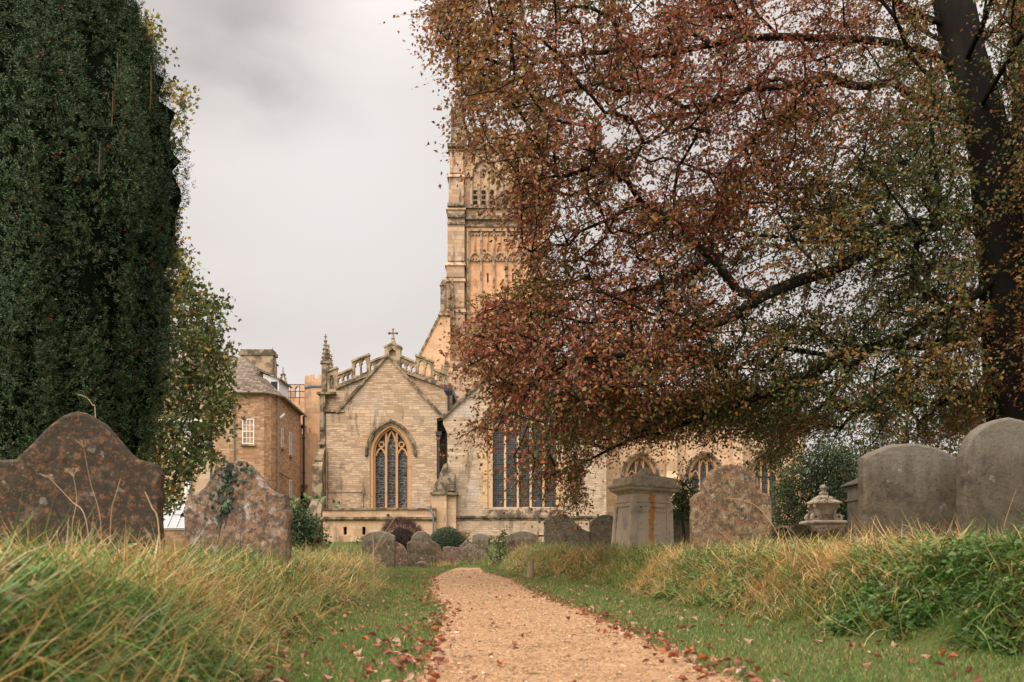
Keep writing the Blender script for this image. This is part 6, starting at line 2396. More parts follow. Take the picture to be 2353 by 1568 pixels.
# ------------------------------------------------------------------ yellowing maple behind the yew
def maple(name, label, poly, yc, yd, npts, cols, wts, trunk_u, bark, leaf, L0, lim=(0, 0), k_leaf=13, dens=.2, base_v=1230, cat='tree', lobes=True, twig=.3, limbs=()):
    xs = [p[0] for p in poly]
    ys = [p[1] for p in poly]
    res = []
    while sum(len(r) for r in res) < npts:
        u = rng.uniform(min(xs), max(xs), npts * 2)
        v = rng.uniform(min(ys), max(ys), npts * 2)
        k = polymask(u, v, poly)
        res.append(np.stack([u[k], v[k]], 1))
    uv = np.concatenate(res)[:npts]
    y = yc + yd * np.clip(rng.standard_normal(npts) * .5, -1, 1)
    pts = Puv(uv[:, 0], uv[:, 1], y)
    sc = 30.0 / yc
    keep = vnoise(pts, .7 * sc, 31) * .5 + vnoise(pts, 1.7 * sc, 32) * .5 > dens
    pts = pts[keep]
    bx = X(trunk_u, yc)
    bz_ = gz(bx, yc)
    t = empty(name, (bx, yc, bz_), label, cat)
    top = max(Z(min(ys), yc) * .8, bz_ + .4)
    trunk = [(bx, yc, bz_ - .2), (bx + .02 * yc / 30, yc, bz_ + (top - bz_) * .35), (bx - .05 * yc / 30, yc, bz_ + (top - bz_) * .7), (bx, yc, top)]
    P_, par, r, tips = grow([trunk] + [[tuple(q) for q in l] for l in limbs], pts, k_len=.3, seg=.6 * yc / 30 + .1, droop=.05, r_tip=.006 * max(.35, yc / 30), expo=.42)
    v, f = branch_mesh(P_, par, r, 6)
    np_mesh('trunk', v, f, bark, parent=t, smooth=True)
    tw = P_[tips]
    td = unit(tw - P_[np.maximum(par[tips], 0)])
    n = len(tw) * k_leaf
    rep = np.repeat(np.arange(len(tw)), k_leaf)
    pos = tw[rep] + twig * rng.standard_normal((n, 3)) * np.array([1, 1, .7])
    ld = unit(td[rep] * .5 + np.array([[0, 0, -.35]]) + .8 * rng.standard_normal((n, 3)))
    ln = unit(np.array([[0, 0, .8]]) + .8 * rng.standard_normal((n, 3)))
    L = L0 * rng.uniform(.7, 1.25, n)
    if lobes:
        # three lobes from one stalk make the palmate leaf
        sd = unit(np.cross(ld, ln))
        pos3 = np.repeat(pos, 3, 0)
        an = np.tile(np.array([0, .75, -.75]), n)
        ld3 = np.repeat(ld, 3, 0) * np.cos(an)[:, None] + np.repeat(sd, 3, 0) * np.sin(an)[:, None]
        L3 = np.repeat(L, 3) * np.tile(np.array([1, .82, .82]), n)
        v, f = diamonds(pos3, ld3, np.repeat(ln, 3, 0), L3, L3 * .55)
        m = 12
    else:
        v, f = leaf_cards(pos, ld, ln, L, L * .55)
        m = 5
    ti = vnoise(tw, .8 * sc, 41)[rep]
    ci = pick(cols, wts, n, .2)
    dk = pick(cols[-2:], [1, 1], n, .2)
    col = np.where((ti + .25 * rng.standard_normal(n) > .6)[:, None], dk, ci)
    np_mesh('crown', v, f, leaf, np.repeat(col, m, 0), parent=t)
    return t


ycols = [(.42, .30, .07), (.32, .27, .07), (.48, .28, .07), (.24, .18, .05), (.13, .15, .042), (.075, .10, .033)]
maple('yellowing_maple', 'yellow green maple between the dark yew and the stone house',
      [(180, 1180), (200, 700), (280, 520), (300, 330), (330, 200), (300, 60), (340, 35), (375, 60), (395, 85), (390, 160), (440, 210), (425, 260), (410, 300), (425, 300), (405, 340), (395, 540), (415, 555), (420, 590), (450, 630), (455, 660), (480, 690), (520, 672), (522, 715), (480, 745), (505, 770), (490, 800), (530, 790), (520, 850), (538, 900), (530, 960), (525, 1000), (490, 1010), (470, 1030), (510, 1040), (470, 1070), (440, 1090), (425, 1130), (400, 1180)],
      34.0, 2.2, 1750, ycols, [3, 3, 2, 2, 3, 2], 325, M['maple_bark'], M['maple_leaf'], .15, dens=.30, k_leaf=12, twig=.22)

# ------------------------------------------------------------------ grass and ground plants
def blades(pos, head, h, w, lean, curl, col, segs=4, twist=0.0):
    """curved grass blades: strips of quads, tapered to the tip"""
    n = len(pos)
    hd = np.stack([np.cos(head), np.sin(head), 0 * head], 1)
    sd = np.stack([-np.sin(head), np.cos(head), 0 * head], 1)
    # the flat of the blade is turned at random
    tw = rng.uniform(-1.2, 1.2, n)
    sd = sd * np.cos(tw)[:, None] + hd * np.sin(tw)[:, None] * .8
    P_ = pos.copy()
    rows = []
    for k in range(segs + 1):
        t = k / segs
        ww = w * (1 - t) ** .7 * .5 + .0004
        if k == 0:
            ww = w * .35
        rows.append(np.stack([P_ - sd * ww[:, None], P_ + sd * ww[:, None]], 1))
        th = lean + curl * (t + .5 / segs) ** 1.4
        P_ = P_ + (hd * np.sin(th)[:, None] + np.array([[0, 0, 1.]]) * np.cos(th)[:, None]) * (h / segs)[:, None]
    v = np.concatenate(rows, 1)                       # n, 2*(segs+1), 3
    m = 2 * (segs + 1)
    i = np.arange(n)[:, None, None] * m
    q = np.stack([np.array([2 * k, 2 * k + 1, 2 * k + 3, 2 * k + 2]) for k in range(segs)])[None]
    shade = np.ones((n, m, 3)) * col[:, None, :]
    return v.reshape(-1, 3), (i + q).reshape(-1, 4), shade.reshape(-1, 3)


def scatter(n, x0, x1, y0, y1, test, near=1.0, side=0):
    """random ground points, denser towards the viewer and along the rim of a bank"""
    res = []
    tot = 0
    while tot < n:
        m = n * 2
        y = y0 * (y1 / y0) ** rng.uniform(0, 1, m) if near else rng.uniform(y0, y1, m)
        x = rng.uniform(x0, x1, m)
        if side:
            e = edgeL(y) if side < 0 else edgeR(y)
            rim = rng.uniform(size=m) < .62
            x = np.where(rim, e + side * np.abs(rng.standard_normal(m)) * .75 + side * .02, x)
        k = test(x, y) & (np.abs(x) < y * .56 + .7)
        res.append(np.stack([x[k], y[k]], 1))
        tot += k.sum()
    p = np.concatenate(res)[:n]
    return np.stack([p[:, 0], p[:, 1], ground(p[:, 0], p[:, 1])], 1)


edgeL = lambda y: np.interp(y, LY, LX)
edgeR = lambda y: np.interp(y, RY, RX)
pathd = lambda x, y: np.abs(x - np.interp(y, PY, PC)) - np.interp(y, PY, PH)
jag = lambda x, y: .10 * np.sin(5.3 * y + 1) + .08 * np.sin(11.7 * y) + .05 * np.sin(23 * y + 2)

GREEN = [(.11, .205, .035), (.155, .265, .05), (.07, .135, .03), (.20, .28, .08), (.13, .19, .075)]
STRAW = [(.58, .40, .17), (.52, .31, .10), (.42, .23, .075), (.64, .48, .27), (.30, .16, .065)]


def grass_cols(p, straw_bias):
    n = len(p)
    s = vnoise(p * np.array([1, 1, 0]), 1.3, 51) * .55 + vnoise(p * np.array([1, 1, 0]), 3.2, 52) * .45
    k = (s + .30 * rng.standard_normal(n)) < straw_bias
    return np.where(k[:, None], pick(STRAW, [3, 3, 2, 1.4, 1.2], n, .18), pick(GREEN, [3, 2.4, 2.4, 1, 1], n, .18))


def long_grass():
    V, Fc, C_ = [], [], []
    off = 0

    def add(p, h, w, lean, curl, col, segs):
        nonlocal off
        v, f, c = blades(p, rng.uniform(0, 2 * np.pi, len(p)), h, w, lean, curl, col, segs)
        V.append(v)
        Fc.append(f + off)
        C_.append(c)
        off += len(v)
    # left bank
    inL = lambda x, y: (x < edgeL(y) + jag(x, y) - .04) & (y < 24.5)
    p = scatter(95000, -9, -.7, 2.0, 24.5, inL, side=-1)
    n = len(p)
    d = np.clip((edgeL(p[:, 1]) - p[:, 0]) / .9, .0, 1)
    tall = vnoise(p * np.array([1, 1, 0]), 2.2, 61)
    h = (.07 + .11 * d) * (.5 + .8 * tall) * rng.uniform(.5, 1.35, n)
    add(p, h, rng.uniform(.004, .0095, n), rng.uniform(.1, 1.25, n), rng.uniform(.3, 2.9, n), grass_cols(p, np.interp(p[:, 1], [2, 6, 12, 20], [.36, .38, .50, .64])), 4)
    # right bank: straw by the path farther off, lusher near
    inR = lambda x, y: (x > edgeR(y) - jag(x, y) + .04) & (y < 30)
    p = scatter(120000, -.6, 13, 2.4, 30, inR, side=1)
    n = len(p)
    d = np.clip((p[:, 0] - edgeR(p[:, 1])) / .8, .0, 1)
    tall = vnoise(p * np.array([1, 1, 0]), 2.0, 62)
    h = (.07 + .10 * d) * (.5 + .8 * tall) * rng.uniform(.5, 1.35, n)
    su = 1176.5 + p[:, 0] * F / p[:, 1]
    bias = np.interp(su, [1150, 1400, 1600, 1900, 2353], [.86, .60, .34, .27, .34])
    add(p, h, rng.uniform(.004, .0095, n), rng.uniform(.1, 1.25, n), rng.uniform(.3, 2.9, n), grass_cols(p, bias), 4)
    # tall straws and seed-bearing stems that stand above the mass
    for (x0, x1, y0, y1, test, m) in ((-9, -.9, 2.6, 24, inL, 420), (-.5, 12, 3.2, 28, inR, 380)):
        p = scatter(m, x0, x1, y0, y1, test)
        n = len(p)
        add(p, rng.uniform(.2, .38, n), rng.uniform(.005, .010, n), rng.uniform(.0, .5, n), rng.uniform(.6, 3.0, n), grass_cols(p, .52), 7)
    # flattened dry thatch between the blades
    for (x0, x1, y0, y1, test, m) in ((-9, -.8, 2.0, 24, inL, 34000), (-.5, 13, 2.4, 28, inR, 34000)):
        p = scatter(m, x0, x1, y0, y1, test, side=-1 if x0 < -5 else 1)
        n = len(p)
        p[:, 2] += rng.uniform(.0, .16, n) * np.clip(np.minimum(np.abs(p[:, 0] - edgeL(p[:, 1])), np.abs(p[:, 0] - edgeR(p[:, 1]))) / .7, .1, 1)
        add(p, rng.uniform(.14, .36, n), rng.uniform(.004, .0085, n), rng.uniform(.7, 1.55, n), rng.uniform(-.5, 1.6, n), grass_cols(p, .56), 4)
    # tussocks of dead grass flopping over the rim of the banks
    for side, m in ((-1, 150), (1, 190)):
        y = 2.6 * (21 / 2.6) ** rng.uniform(0, 1, m)
        e = edgeL(y) if side < 0 else edgeR(y)
        cx = e + side * np.abs(rng.standard_normal(m)) * .5 + side * .08
        k = 46
        rep = np.repeat(np.arange(m), k)
        n = m * k
        px_ = cx[rep] + .06 * rng.standard_normal(n)
        py_ = y[rep] + .06 * rng.standard_normal(n)
        p = np.stack([px_, py_, ground(px_, py_) + .02], 1)
        hd = rng.uniform(0, 6.28, m)[rep] + 1.0 * rng.standard_normal(n)
        st = (rng.uniform(size=m) < .55)[rep]
        col = np.where(st[:, None], pick(STRAW, [3, 3, 2, 1.4, 1], n, .15), pick(GREEN, [3, 2.4, 2, 1, 1], n, .15))
        v, f, c = blades(p, hd, rng.uniform(.14, .34, n), rng.uniform(.004, .009, n), rng.uniform(.2, 1.2, n), rng.uniform(.8, 2.3, n), col, 6)
        V.append(v)
        Fc.append(f + off)
        C_.append(c)
        off += len(v)
    # tufts round the foot of the stones at the end of the path
    for u, y, w in ((1100, 30.2, .25), (1062, 30.2, .2), (1095, 34.2, .3), (840, 25.2, .5), (1000, 26.0, .25), (1022, 28.2, .25), (1120, 35.5, .35), (1140, 29, .3)):
        m = 220
        p = np.stack([X(u, y) + w * .5 * rng.standard_normal(m), y - .1 + .12 * rng.standard_normal(m), np.zeros(m)], 1)
        p[:, 2] = ground(p[:, 0], p[:, 1])
        add(p, rng.uniform(.08, .26, m), rng.uniform(.006, .01, m), rng.uniform(0, .7, m), rng.uniform(.2, 1.6, m), grass_cols(p, .5), 3)
    o = np_mesh('long_grass', np.concatenate(V), np.concatenate(Fc), M['grass'], np.concatenate(C_))
    tag(o, 'long green and straw coloured grass on the banks beside the path', 'grass', kind='stuff')


def lawn():
    test = lambda x, y: (pathd(x, y) > -.02 + .05 * jag(x, y)) & (x > edgeL(y) - .25) & (x < edgeR(y) + .25)
    p = scatter(125000, -4.2, 4, 2.6, 30, test)
    n = len(p)
    h = rng.uniform(.014, .036, n) * np.interp(p[:, 1], [3, 10, 28], [1, 1.1, 1.6])
    w = rng.uniform(.0022, .0042, n) * np.interp(p[:, 1], [3, 10, 28], [1, 1.5, 2.6])
    cols = np.where((rng.uniform(size=n) < .20 + .25 * (vnoise(p * np.array([1, 1, 0]), 4, 71) - .4))[:, None], pick([(.38, .27, .11), (.28, .18, .07)], [1, 1], n), pick([(.095, .165, .035), (.13, .205, .045), (.07, .12, .028), (.18, .22, .065)], [3, 3, 2, 1], n))
    v, f, c = blades(p, rng.uniform(0, 2 * np.pi, n), h, w, rng.uniform(0, .7, n), rng.uniform(0, 1.3, n), cols, 2)
    o = np_mesh('lawn_grass', v, f, M['grass'], c)
    tag(o, 'short mown grass along both edges of the gravel path', 'grass', kind='stuff')


def weeds():
    V, Fc, C_ = [], [], []
    off = 0
    inL = lambda x, y: (x < edgeL(y) + jag(x, y) - .1) & (y < 22)
    inR = lambda x, y: (x > edgeR(y) - jag(x, y) + .1) & (y < 22)
    for (x0, x1, y0, test, m, sd) in ((-8, -.9, 2.3, inL, 9500, 81), (.2, 11, 2.9, inR, 14000, 82)):
        p = scatter(m, x0, x1, y0, 22, test, side=-1 if sd == 81 else 1)
        k = vnoise(p * np.array([1, 1, 0]), 1.5, sd) > (.36 if sd == 81 else .18)
        p = p[k]
        n = len(p)
        su = 1176.5 + p[:, 0] * F / p[:, 1]
        k = ~((su > 1140) & (su < 1480) & (rng.uniform(size=n) < .75))
        p = p[k]
        n = len(p)
        # each plant carries a few pairs of leaves up a short stem
        nl = 9
        rep = np.repeat(np.arange(n), nl)
        o = np.tile(np.arange(nl), n)
        dd = np.clip(np.minimum(np.abs(p[:, 0] - edgeL(p[:, 1])), np.abs(p[:, 0] - edgeR(p[:, 1]))) / .7, .25, 1)
        hh = rng.uniform(.08, .24, n) * np.maximum(dd, .45)
        ln = rng.standard_normal((n, 2)) * .3
        t = (o // 2 + .6) / 4.6
        q = p[rep].copy()
        q[:, 2] += hh[rep] * t
        q[:, :2] += ln[rep] * (hh[rep] * t)[:, None]
        a = rng.uniform(0, 6.28, n)[rep] + (o // 2) * 1.57 + (o % 2) * np.pi + .3 * rng.standard_normal(n * nl)
        d = np.stack([np.cos(a), np.sin(a), rng.uniform(-.4, .5, n * nl)], 1)
        nn = unit(np.array([[0, 0, 1.]]) + .45 * rng.standard_normal((n * nl, 3)))
        L = (rng.uniform(.03, .066, n)[rep]) * (1.25 - .5 * t)
        v, f = leaf_cards(q, d, nn, L, L * rng.uniform(.5, .68, n * nl), .12)
        col = pick([(.10, .19, .042), (.14, .24, .06), (.065, .125, .034), (.16, .23, .10), (.22, .19, .05)], [3, 2.5, 2.5, 1.2, .5], n * nl, .2)
        V.append(v)
        Fc.append(f + off)
        C_.append(np.repeat(col, 5, 0))
        off += len(v)
    o = np_mesh('nettles', np.concatenate(V), np.concatenate(Fc), M['shrub_leaf'], np.concatenate(C_))
    tag(o, 'low leafy green weeds growing through the long grass', 'weeds', kind='stuff')


def pebbles():
    m = 22000
    y = 3.2 * (24 / 3.2) ** rng.uniform(0, 1, m)
    t = rng.uniform(-1.03, 1.03, m)
    x = np.interp(y, PY, PC) + t * np.interp(y, PY, PH)
    z = np.interp(y, [0, 12, 26, 34], [0, 0, .16, .22]) - .003
    p = np.stack([x, y, z], 1)
    r = rng.uniform(.0025, .006, m) * (1 + 1.0 * (rng.uniform(size=m) < .05)) * np.interp(y, [3, 10, 24], [1, 1.35, 2.2])
    base = np.array([[1, 0, 0], [0, 1, 0], [-1, 0, 0], [0, -1, 0], [.6, .6, .55], [-.6, .5, .6], [-.5, -.6, .5], [.55, -.6, .6]])
    fc = np.array([[0, 1, 5, 4], [1, 2, 6, 5], [2, 3, 7, 6], [3, 0, 4, 7], [4, 5, 6, 7]])
    a = rng.uniform(0, 6.28, m)
    sx = rng.uniform(.7, 1.4, (m, 1))
    bx = (base[None, :, 0] * sx * np.cos(a)[:, None] - base[None, :, 1] * np.sin(a)[:, None])
    by = (base[None, :, 0] * sx * np.sin(a)[:, None] + base[None, :, 1] * np.cos(a)[:, None])
    bz = np.repeat(base[None, :, 2], m, 0) * rng.uniform(.6, 1.1, (m, 1))
    v = p[:, None, :] + np.stack([bx, by, bz], -1) * r[:, None, None] * (1 + .15 * rng.standard_normal((m, 8, 1)))
    f = np.arange(m)[:, None, None] * 8 + fc[None]
    col = pick([(.45, .27, .15), (.54, .37, .23), (.36, .21, .11), (.26, .15, .08), (.60, .48, .35), (.16, .10, .055)], [3, 1.5, 3, 2, .6, 1.2], m, .12)
    o = np_mesh('loose_gravel', v.reshape(-1, 3), f.reshape(-1, 4), M['dry'], np.repeat(col, 8, 0))
    tag(o, 'loose tan gravel stones lying on the path', 'gravel', kind='stuff')


long_grass()
lawn()
weeds()
pebbles()


# ------------------------------------------------------------------ fallen leaves
def fallen_leaf_mesh(k, L, col):
    r = random.Random(k)
    nu, nv = 7, 5
    curl, cup = r.uniform(.8, 3.0), r.uniform(.8, 3.4) * r.choice((-1, 1, 1))
    vs, fs = [], []
    for i in range(nu):
        t = i / (nu - 1)
        wd = .30 * math.sin(math.pi * min(1, t * .93 + .05)) ** .8
        for j in range(nv):
            s = (j / (nv - 1) - .5) * 2
            x = (t - .5)
            y = s * wd
            z = cup * y * y * 1.6 + .22 * curl * x * x + .02 * math.sin(9 * t + 3 * s + k)
            vs.append((x * L, y * L, z * L + .003))
    for i in range(nu - 1):
        for j in range(nv - 1):
            a = i * nv + j
            fs.append((a, a + nv, a + nv + 1, a + 1))
    vv = np.array(vs)
    c = np.array([[col[0], col[1], col[2]]]) * (1 + .25 * np.sin(np.arange(len(vs)) * 2.1 + k))[:, None]
    return np.array(vs), np.array(fs), np.clip(c, 0.01, 1)


LEAFC = [(.28, .10, .06), (.36, .16, .09), (.44, .25, .16), (.20, .07, .045), (.42, .29, .20), (.36, .12, .045), (.26, .12, .07)]
protos = []
for k in range(14):
    v, f, c = fallen_leaf_mesh(k, 1.0, LEAFC[k % len(LEAFC)])
    o = np_mesh('fallen_leaf', v, f, M['litter'], c, smooth=True)
    protos.append(o.data)
    bpy.data.objects.remove(o)
GL = 'fallen beech leaves on the lawn and path'
LBL = 'dry curled copper beech leaf lying on the lawn or gravel'


def leaf_spots(n):
    """most lie along the two edges of the path, the rest on the lawn"""
    res = []
    while len(res) < n:
        y = 3.5 * (22 / 3.5) ** rng.uniform()
        c, h = float(np.interp(y, PY, PC)), float(np.interp(y, PY, PH))
        m = rng.uniform()
        if m < .24:
            x = c - h + .07 * rng.standard_normal()
        elif m < .48:
            x = c + h + .07 * rng.standard_normal()
        elif m < .53:
            x = c + h * rng.uniform(-1, 1)
        elif m < .76:
            x = rng.uniform(float(edgeL(y)), c - h)
        else:
            x = rng.uniform(c + h, float(edgeR(y)) + .2)
        res.append((x, y))
    return np.array(res)


sp_ = leaf_spots(1300)
lz = ground(sp_[:, 0], sp_[:, 1])
size = rng.uniform(.03, .06, len(sp_))
big = np.argsort(-size / sp_[:, 1])
from mathutils import Euler
for i in big[:260]:
    o = bpy.data.objects.new('fallen_leaf', protos[int(rng.integers(len(protos)))])
    on_path = pathd(sp_[i, 0], sp_[i, 1]) < 0
    o.location = (sp_[i, 0], sp_[i, 1], lz[i] + (.001 if on_path else .022))
    o.rotation_euler = (rng.normal() * .35, rng.normal() * .35, rng.uniform(0, 6.28))
    o.scale = [size[i]] * 3
    COL.objects.link(o)
    tag(o, LBL, 'leaf', GL)
V, Fc, C_, off = [], [], [], 0
for i in big[260:]:
    me = protos[int(rng.integers(len(protos)))]
    v, f, c = fallen_leaf_mesh(int(rng.integers(14)), size[i], LEAFC[int(rng.integers(len(LEAFC)))])
    R = np.array(Euler((rng.normal() * .35, rng.normal() * .35, rng.uniform(0, 6.28))).to_matrix())
    v = v @ R.T + np.array([sp_[i, 0], sp_[i, 1], lz[i] + .012])
    V.append(v)
    Fc.append(f + off)
    C_.append(c)
    off += len(v)
o = np_mesh('leaf_litter', np.concatenate(V), np.concatenate(Fc), M['litter'], np.concatenate(C_))
tag(o, 'small scattered beech leaves farther along the path edges', 'leaves', kind='stuff')

# ------------------------------------------------------------------ shrubs
gcols = [(.06, .115, .03), (.085, .145, .04), (.04, .075, .024), (.11, .15, .05), (.035, .06, .02), (.05, .085, .025)]


def ball_shrub(name, label, u0, u1, vt, Y, cols, wts, L, n, squash=.85, twigs=False):
    x = (X(u0, Y) + X(u1, Y)) / 2
    rx = (X(u1, Y) - X(u0, Y)) / 2
    zb = gz(x, Y)
    top = Z(vt, Y)
    rz = (top - zb) * .62
    zc = top - rz
    t = empty(name, (x, Y, zb), label, 'bush')
    d = rand_dirs(n)
    q = 1 - .22 * rng.uniform(0, 1, n) ** 2
    bumpy = 1 + .05 * (vnoise(d, 4, 91) - .5) + .03 * rng.standard_normal(n)
    pos = np.stack([x + d[:, 0] * rx * q * bumpy, Y + d[:, 1] * rx * q * bumpy, zc + d[:, 2] * rz * q * bumpy], 1)
    pos = pos[pos[:, 2] > zb - .02]
    d = d[: len(pos)]
    n = len(pos)
    if twigs:
        a = pos
        b = pos + unit(unit(pos - np.array([x, Y, zb])) + .45 * rng.standard_normal((n, 3))) * rng.uniform(.06, .2, (n, 1))
        v, f = tubes_np(a, b, np.full(n, .005), np.full(n, .003), 3)
        col = np.repeat(pick(cols, wts, n, .2), 6, 0)
        np_mesh('twigs', v, f, M['dry'], col, parent=t)
        core = .62
    else:
        nr = unit(pos - np.array([x, Y, zc]))
        ld = unit(nr * .5 + rng.standard_normal((n, 3)) * .8)
        v, f = diamonds(pos, ld, unit(nr + .5 * rng.standard_normal((n, 3))), L * rng.uniform(.7, 1.2, n), L * .6)
        np_mesh('foliage', v, f, M['shrub_leaf'], np.repeat(pick(cols, wts, n, .2), 4, 0), parent=t)
        core = .86
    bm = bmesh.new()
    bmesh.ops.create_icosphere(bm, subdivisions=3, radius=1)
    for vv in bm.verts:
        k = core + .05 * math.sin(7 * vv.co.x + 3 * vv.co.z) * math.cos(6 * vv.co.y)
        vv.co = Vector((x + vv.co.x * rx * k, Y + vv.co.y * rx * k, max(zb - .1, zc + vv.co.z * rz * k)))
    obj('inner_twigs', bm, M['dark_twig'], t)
    return t


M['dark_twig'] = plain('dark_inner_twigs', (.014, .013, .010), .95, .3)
ball_shrub('box_bush', 'clipped round dark green box bush in front of the church buttress', 986, 1070, 1211, 36.0, [(.03, .06, .02), (.045, .085, .028), (.02, .04, .014), (.06, .10, .035)], [3, 2, 2, 1], .05, 9000)
ball_shrub('twiggy_bush', 'leafless purplish brown twiggy bush behind the two grey gravestones', 872, 972, 1192, 38.0, [(.11, .058, .05), (.16, .09, .075), (.075, .042, .038), (.20, .12, .09)], [3, 2, 2, 1], .04, 7000, twigs=True)

maple('rose_bush', 'straggly green rose bush with dry stems beside the path end', [(1118, 1310), (1125, 1255), (1140, 1242), (1150, 1240), (1155, 1215), (1162, 1212), (1166, 1240), (1172, 1262), (1176, 1318)], 28.2, .3, 130,
      [(.06, .10, .028), (.09, .14, .04), (.17, .15, .05), (.04, .07, .022), (.05, .08, .02)], [3, 2, 1, 2, 2], 1148, M['maple_bark'], M['shrub_leaf'], .06, dens=.0, k_leaf=9, cat='bush', lobes=False, twig=.07)
maple('bramble_thicket', 'tangled green nettles and brambles at the foot of the church corner', [(662, 1270), (664, 1170), (690, 1160), (705, 1185), (725, 1195), (742, 1215), (748, 1262)], 23.0, .7, 420,
      [(.05, .095, .028), (.08, .13, .038), (.14, .13, .05), (.035, .065, .02), (.03, .055, .018)], [3, 2, .8, 2, 2], 700, M['maple_bark'], M['shrub_leaf'], .075, dens=.0, k_leaf=10, cat='bush', lobes=False, twig=.10)
maple('laurel_bush', 'dense green and coppery bush behind the scrolled tomb', [(1772, 1235), (1778, 1130), (1800, 1085), (1840, 1040), (1900, 1020), (1960, 1040), (1985, 1100), (1990, 1235)], 30.0, 1.2, 1500,
      [(.06, .11, .03), (.09, .145, .045), (.24, .08, .035), (.04, .075, .022), (.03, .055, .018)], [3, 2, 1.2, 2, 2], 1880, M['maple_bark'], M['shrub_leaf'], .085, dens=.0, k_leaf=12, cat='bush', lobes=False, twig=.13)
maple('elder_bush', 'leafy bush between the pedestal tomb and the ochre gravestone', [(1540, 1200), (1545, 1120), (1565, 1095), (1590, 1100), (1600, 1190)], 22.0, .4, 150,
      [(.085, .14, .035), (.12, .16, .05), (.20, .12, .04), (.05, .09, .025), (.04, .07, .02)], [3, 2, 1, 2, 2], 1570, M['maple_bark'], M['shrub_leaf'], .08, dens=.0, k_leaf=10, cat='bush', lobes=False, twig=.11)
bcols = [(.10, .115, .03), (.15, .13, .035), (.21, .16, .045), (.06, .08, .022), (.04, .06, .018), (.05, .07, .02)]
for nm, lb, po, yy, cu in (('distant_tree', 'olive green tree standing far behind the dark gravestones at the right', [(1900, 1260), (1900, 1000), (1960, 900), (2080, 840), (2200, 880), (2260, 960), (2280, 1260)], 44.0, 2090),
                           ('distant_tree', 'shaded olive tree at the right edge behind the beech trunk', [(2200, 1260), (2210, 960), (2280, 840), (2400, 790), (2560, 840), (2620, 1260)], 42.0, 2400)):
    maple(nm, lb, po, yy, 2.5, 1000, bcols, [3, 2, 2, 2, 2, 2], cu, M['beech_bark'], M['maple_leaf'], .17, dens=.05, k_leaf=13, lobes=False, twig=.34)

# planting along the foot of the church wall
V, Fc, C_, off = [], [], [], 0
for u, w, h, col in ((980, 18, .35, (.36, .17, .05)), (1062, 14, .45, (.40, .22, .07)), (850, 30, .3, (.10, .12, .04)), (1180, 60, .3, (.12, .13, .045)), (1110, 20, .3, (.16, .13, .05))):
    m = 900
    y = 47.5 + .6 * rng.standard_normal(m)
    p = np.stack([X(u, 47.5) + w * 47.5 / F * .5 * rng.standard_normal(m), y, np.zeros(m)], 1)
    p[:, 2] = ground(p[:, 0], p[:, 1]) + h * rng.uniform(0, 1.2, m)
    v, f = diamonds(p, rand_dirs(m), rand_dirs(m), rng.uniform(.06, .12, m), .06)
    V.append(v)
    Fc.append(f + off)
    C_.append(np.repeat(pick([col, tuple(c * .6 for c in col), (.08, .11, .035)], [3, 2, 1.5], m, .2), 4, 0))
    off += len(v)
o = np_mesh('border_plants', np.concatenate(V), np.concatenate(Fc), M['shrub_leaf'], np.concatenate(C_))
tag(o, 'low fading plants along the foot of the church wall', 'plants', kind='stuff')


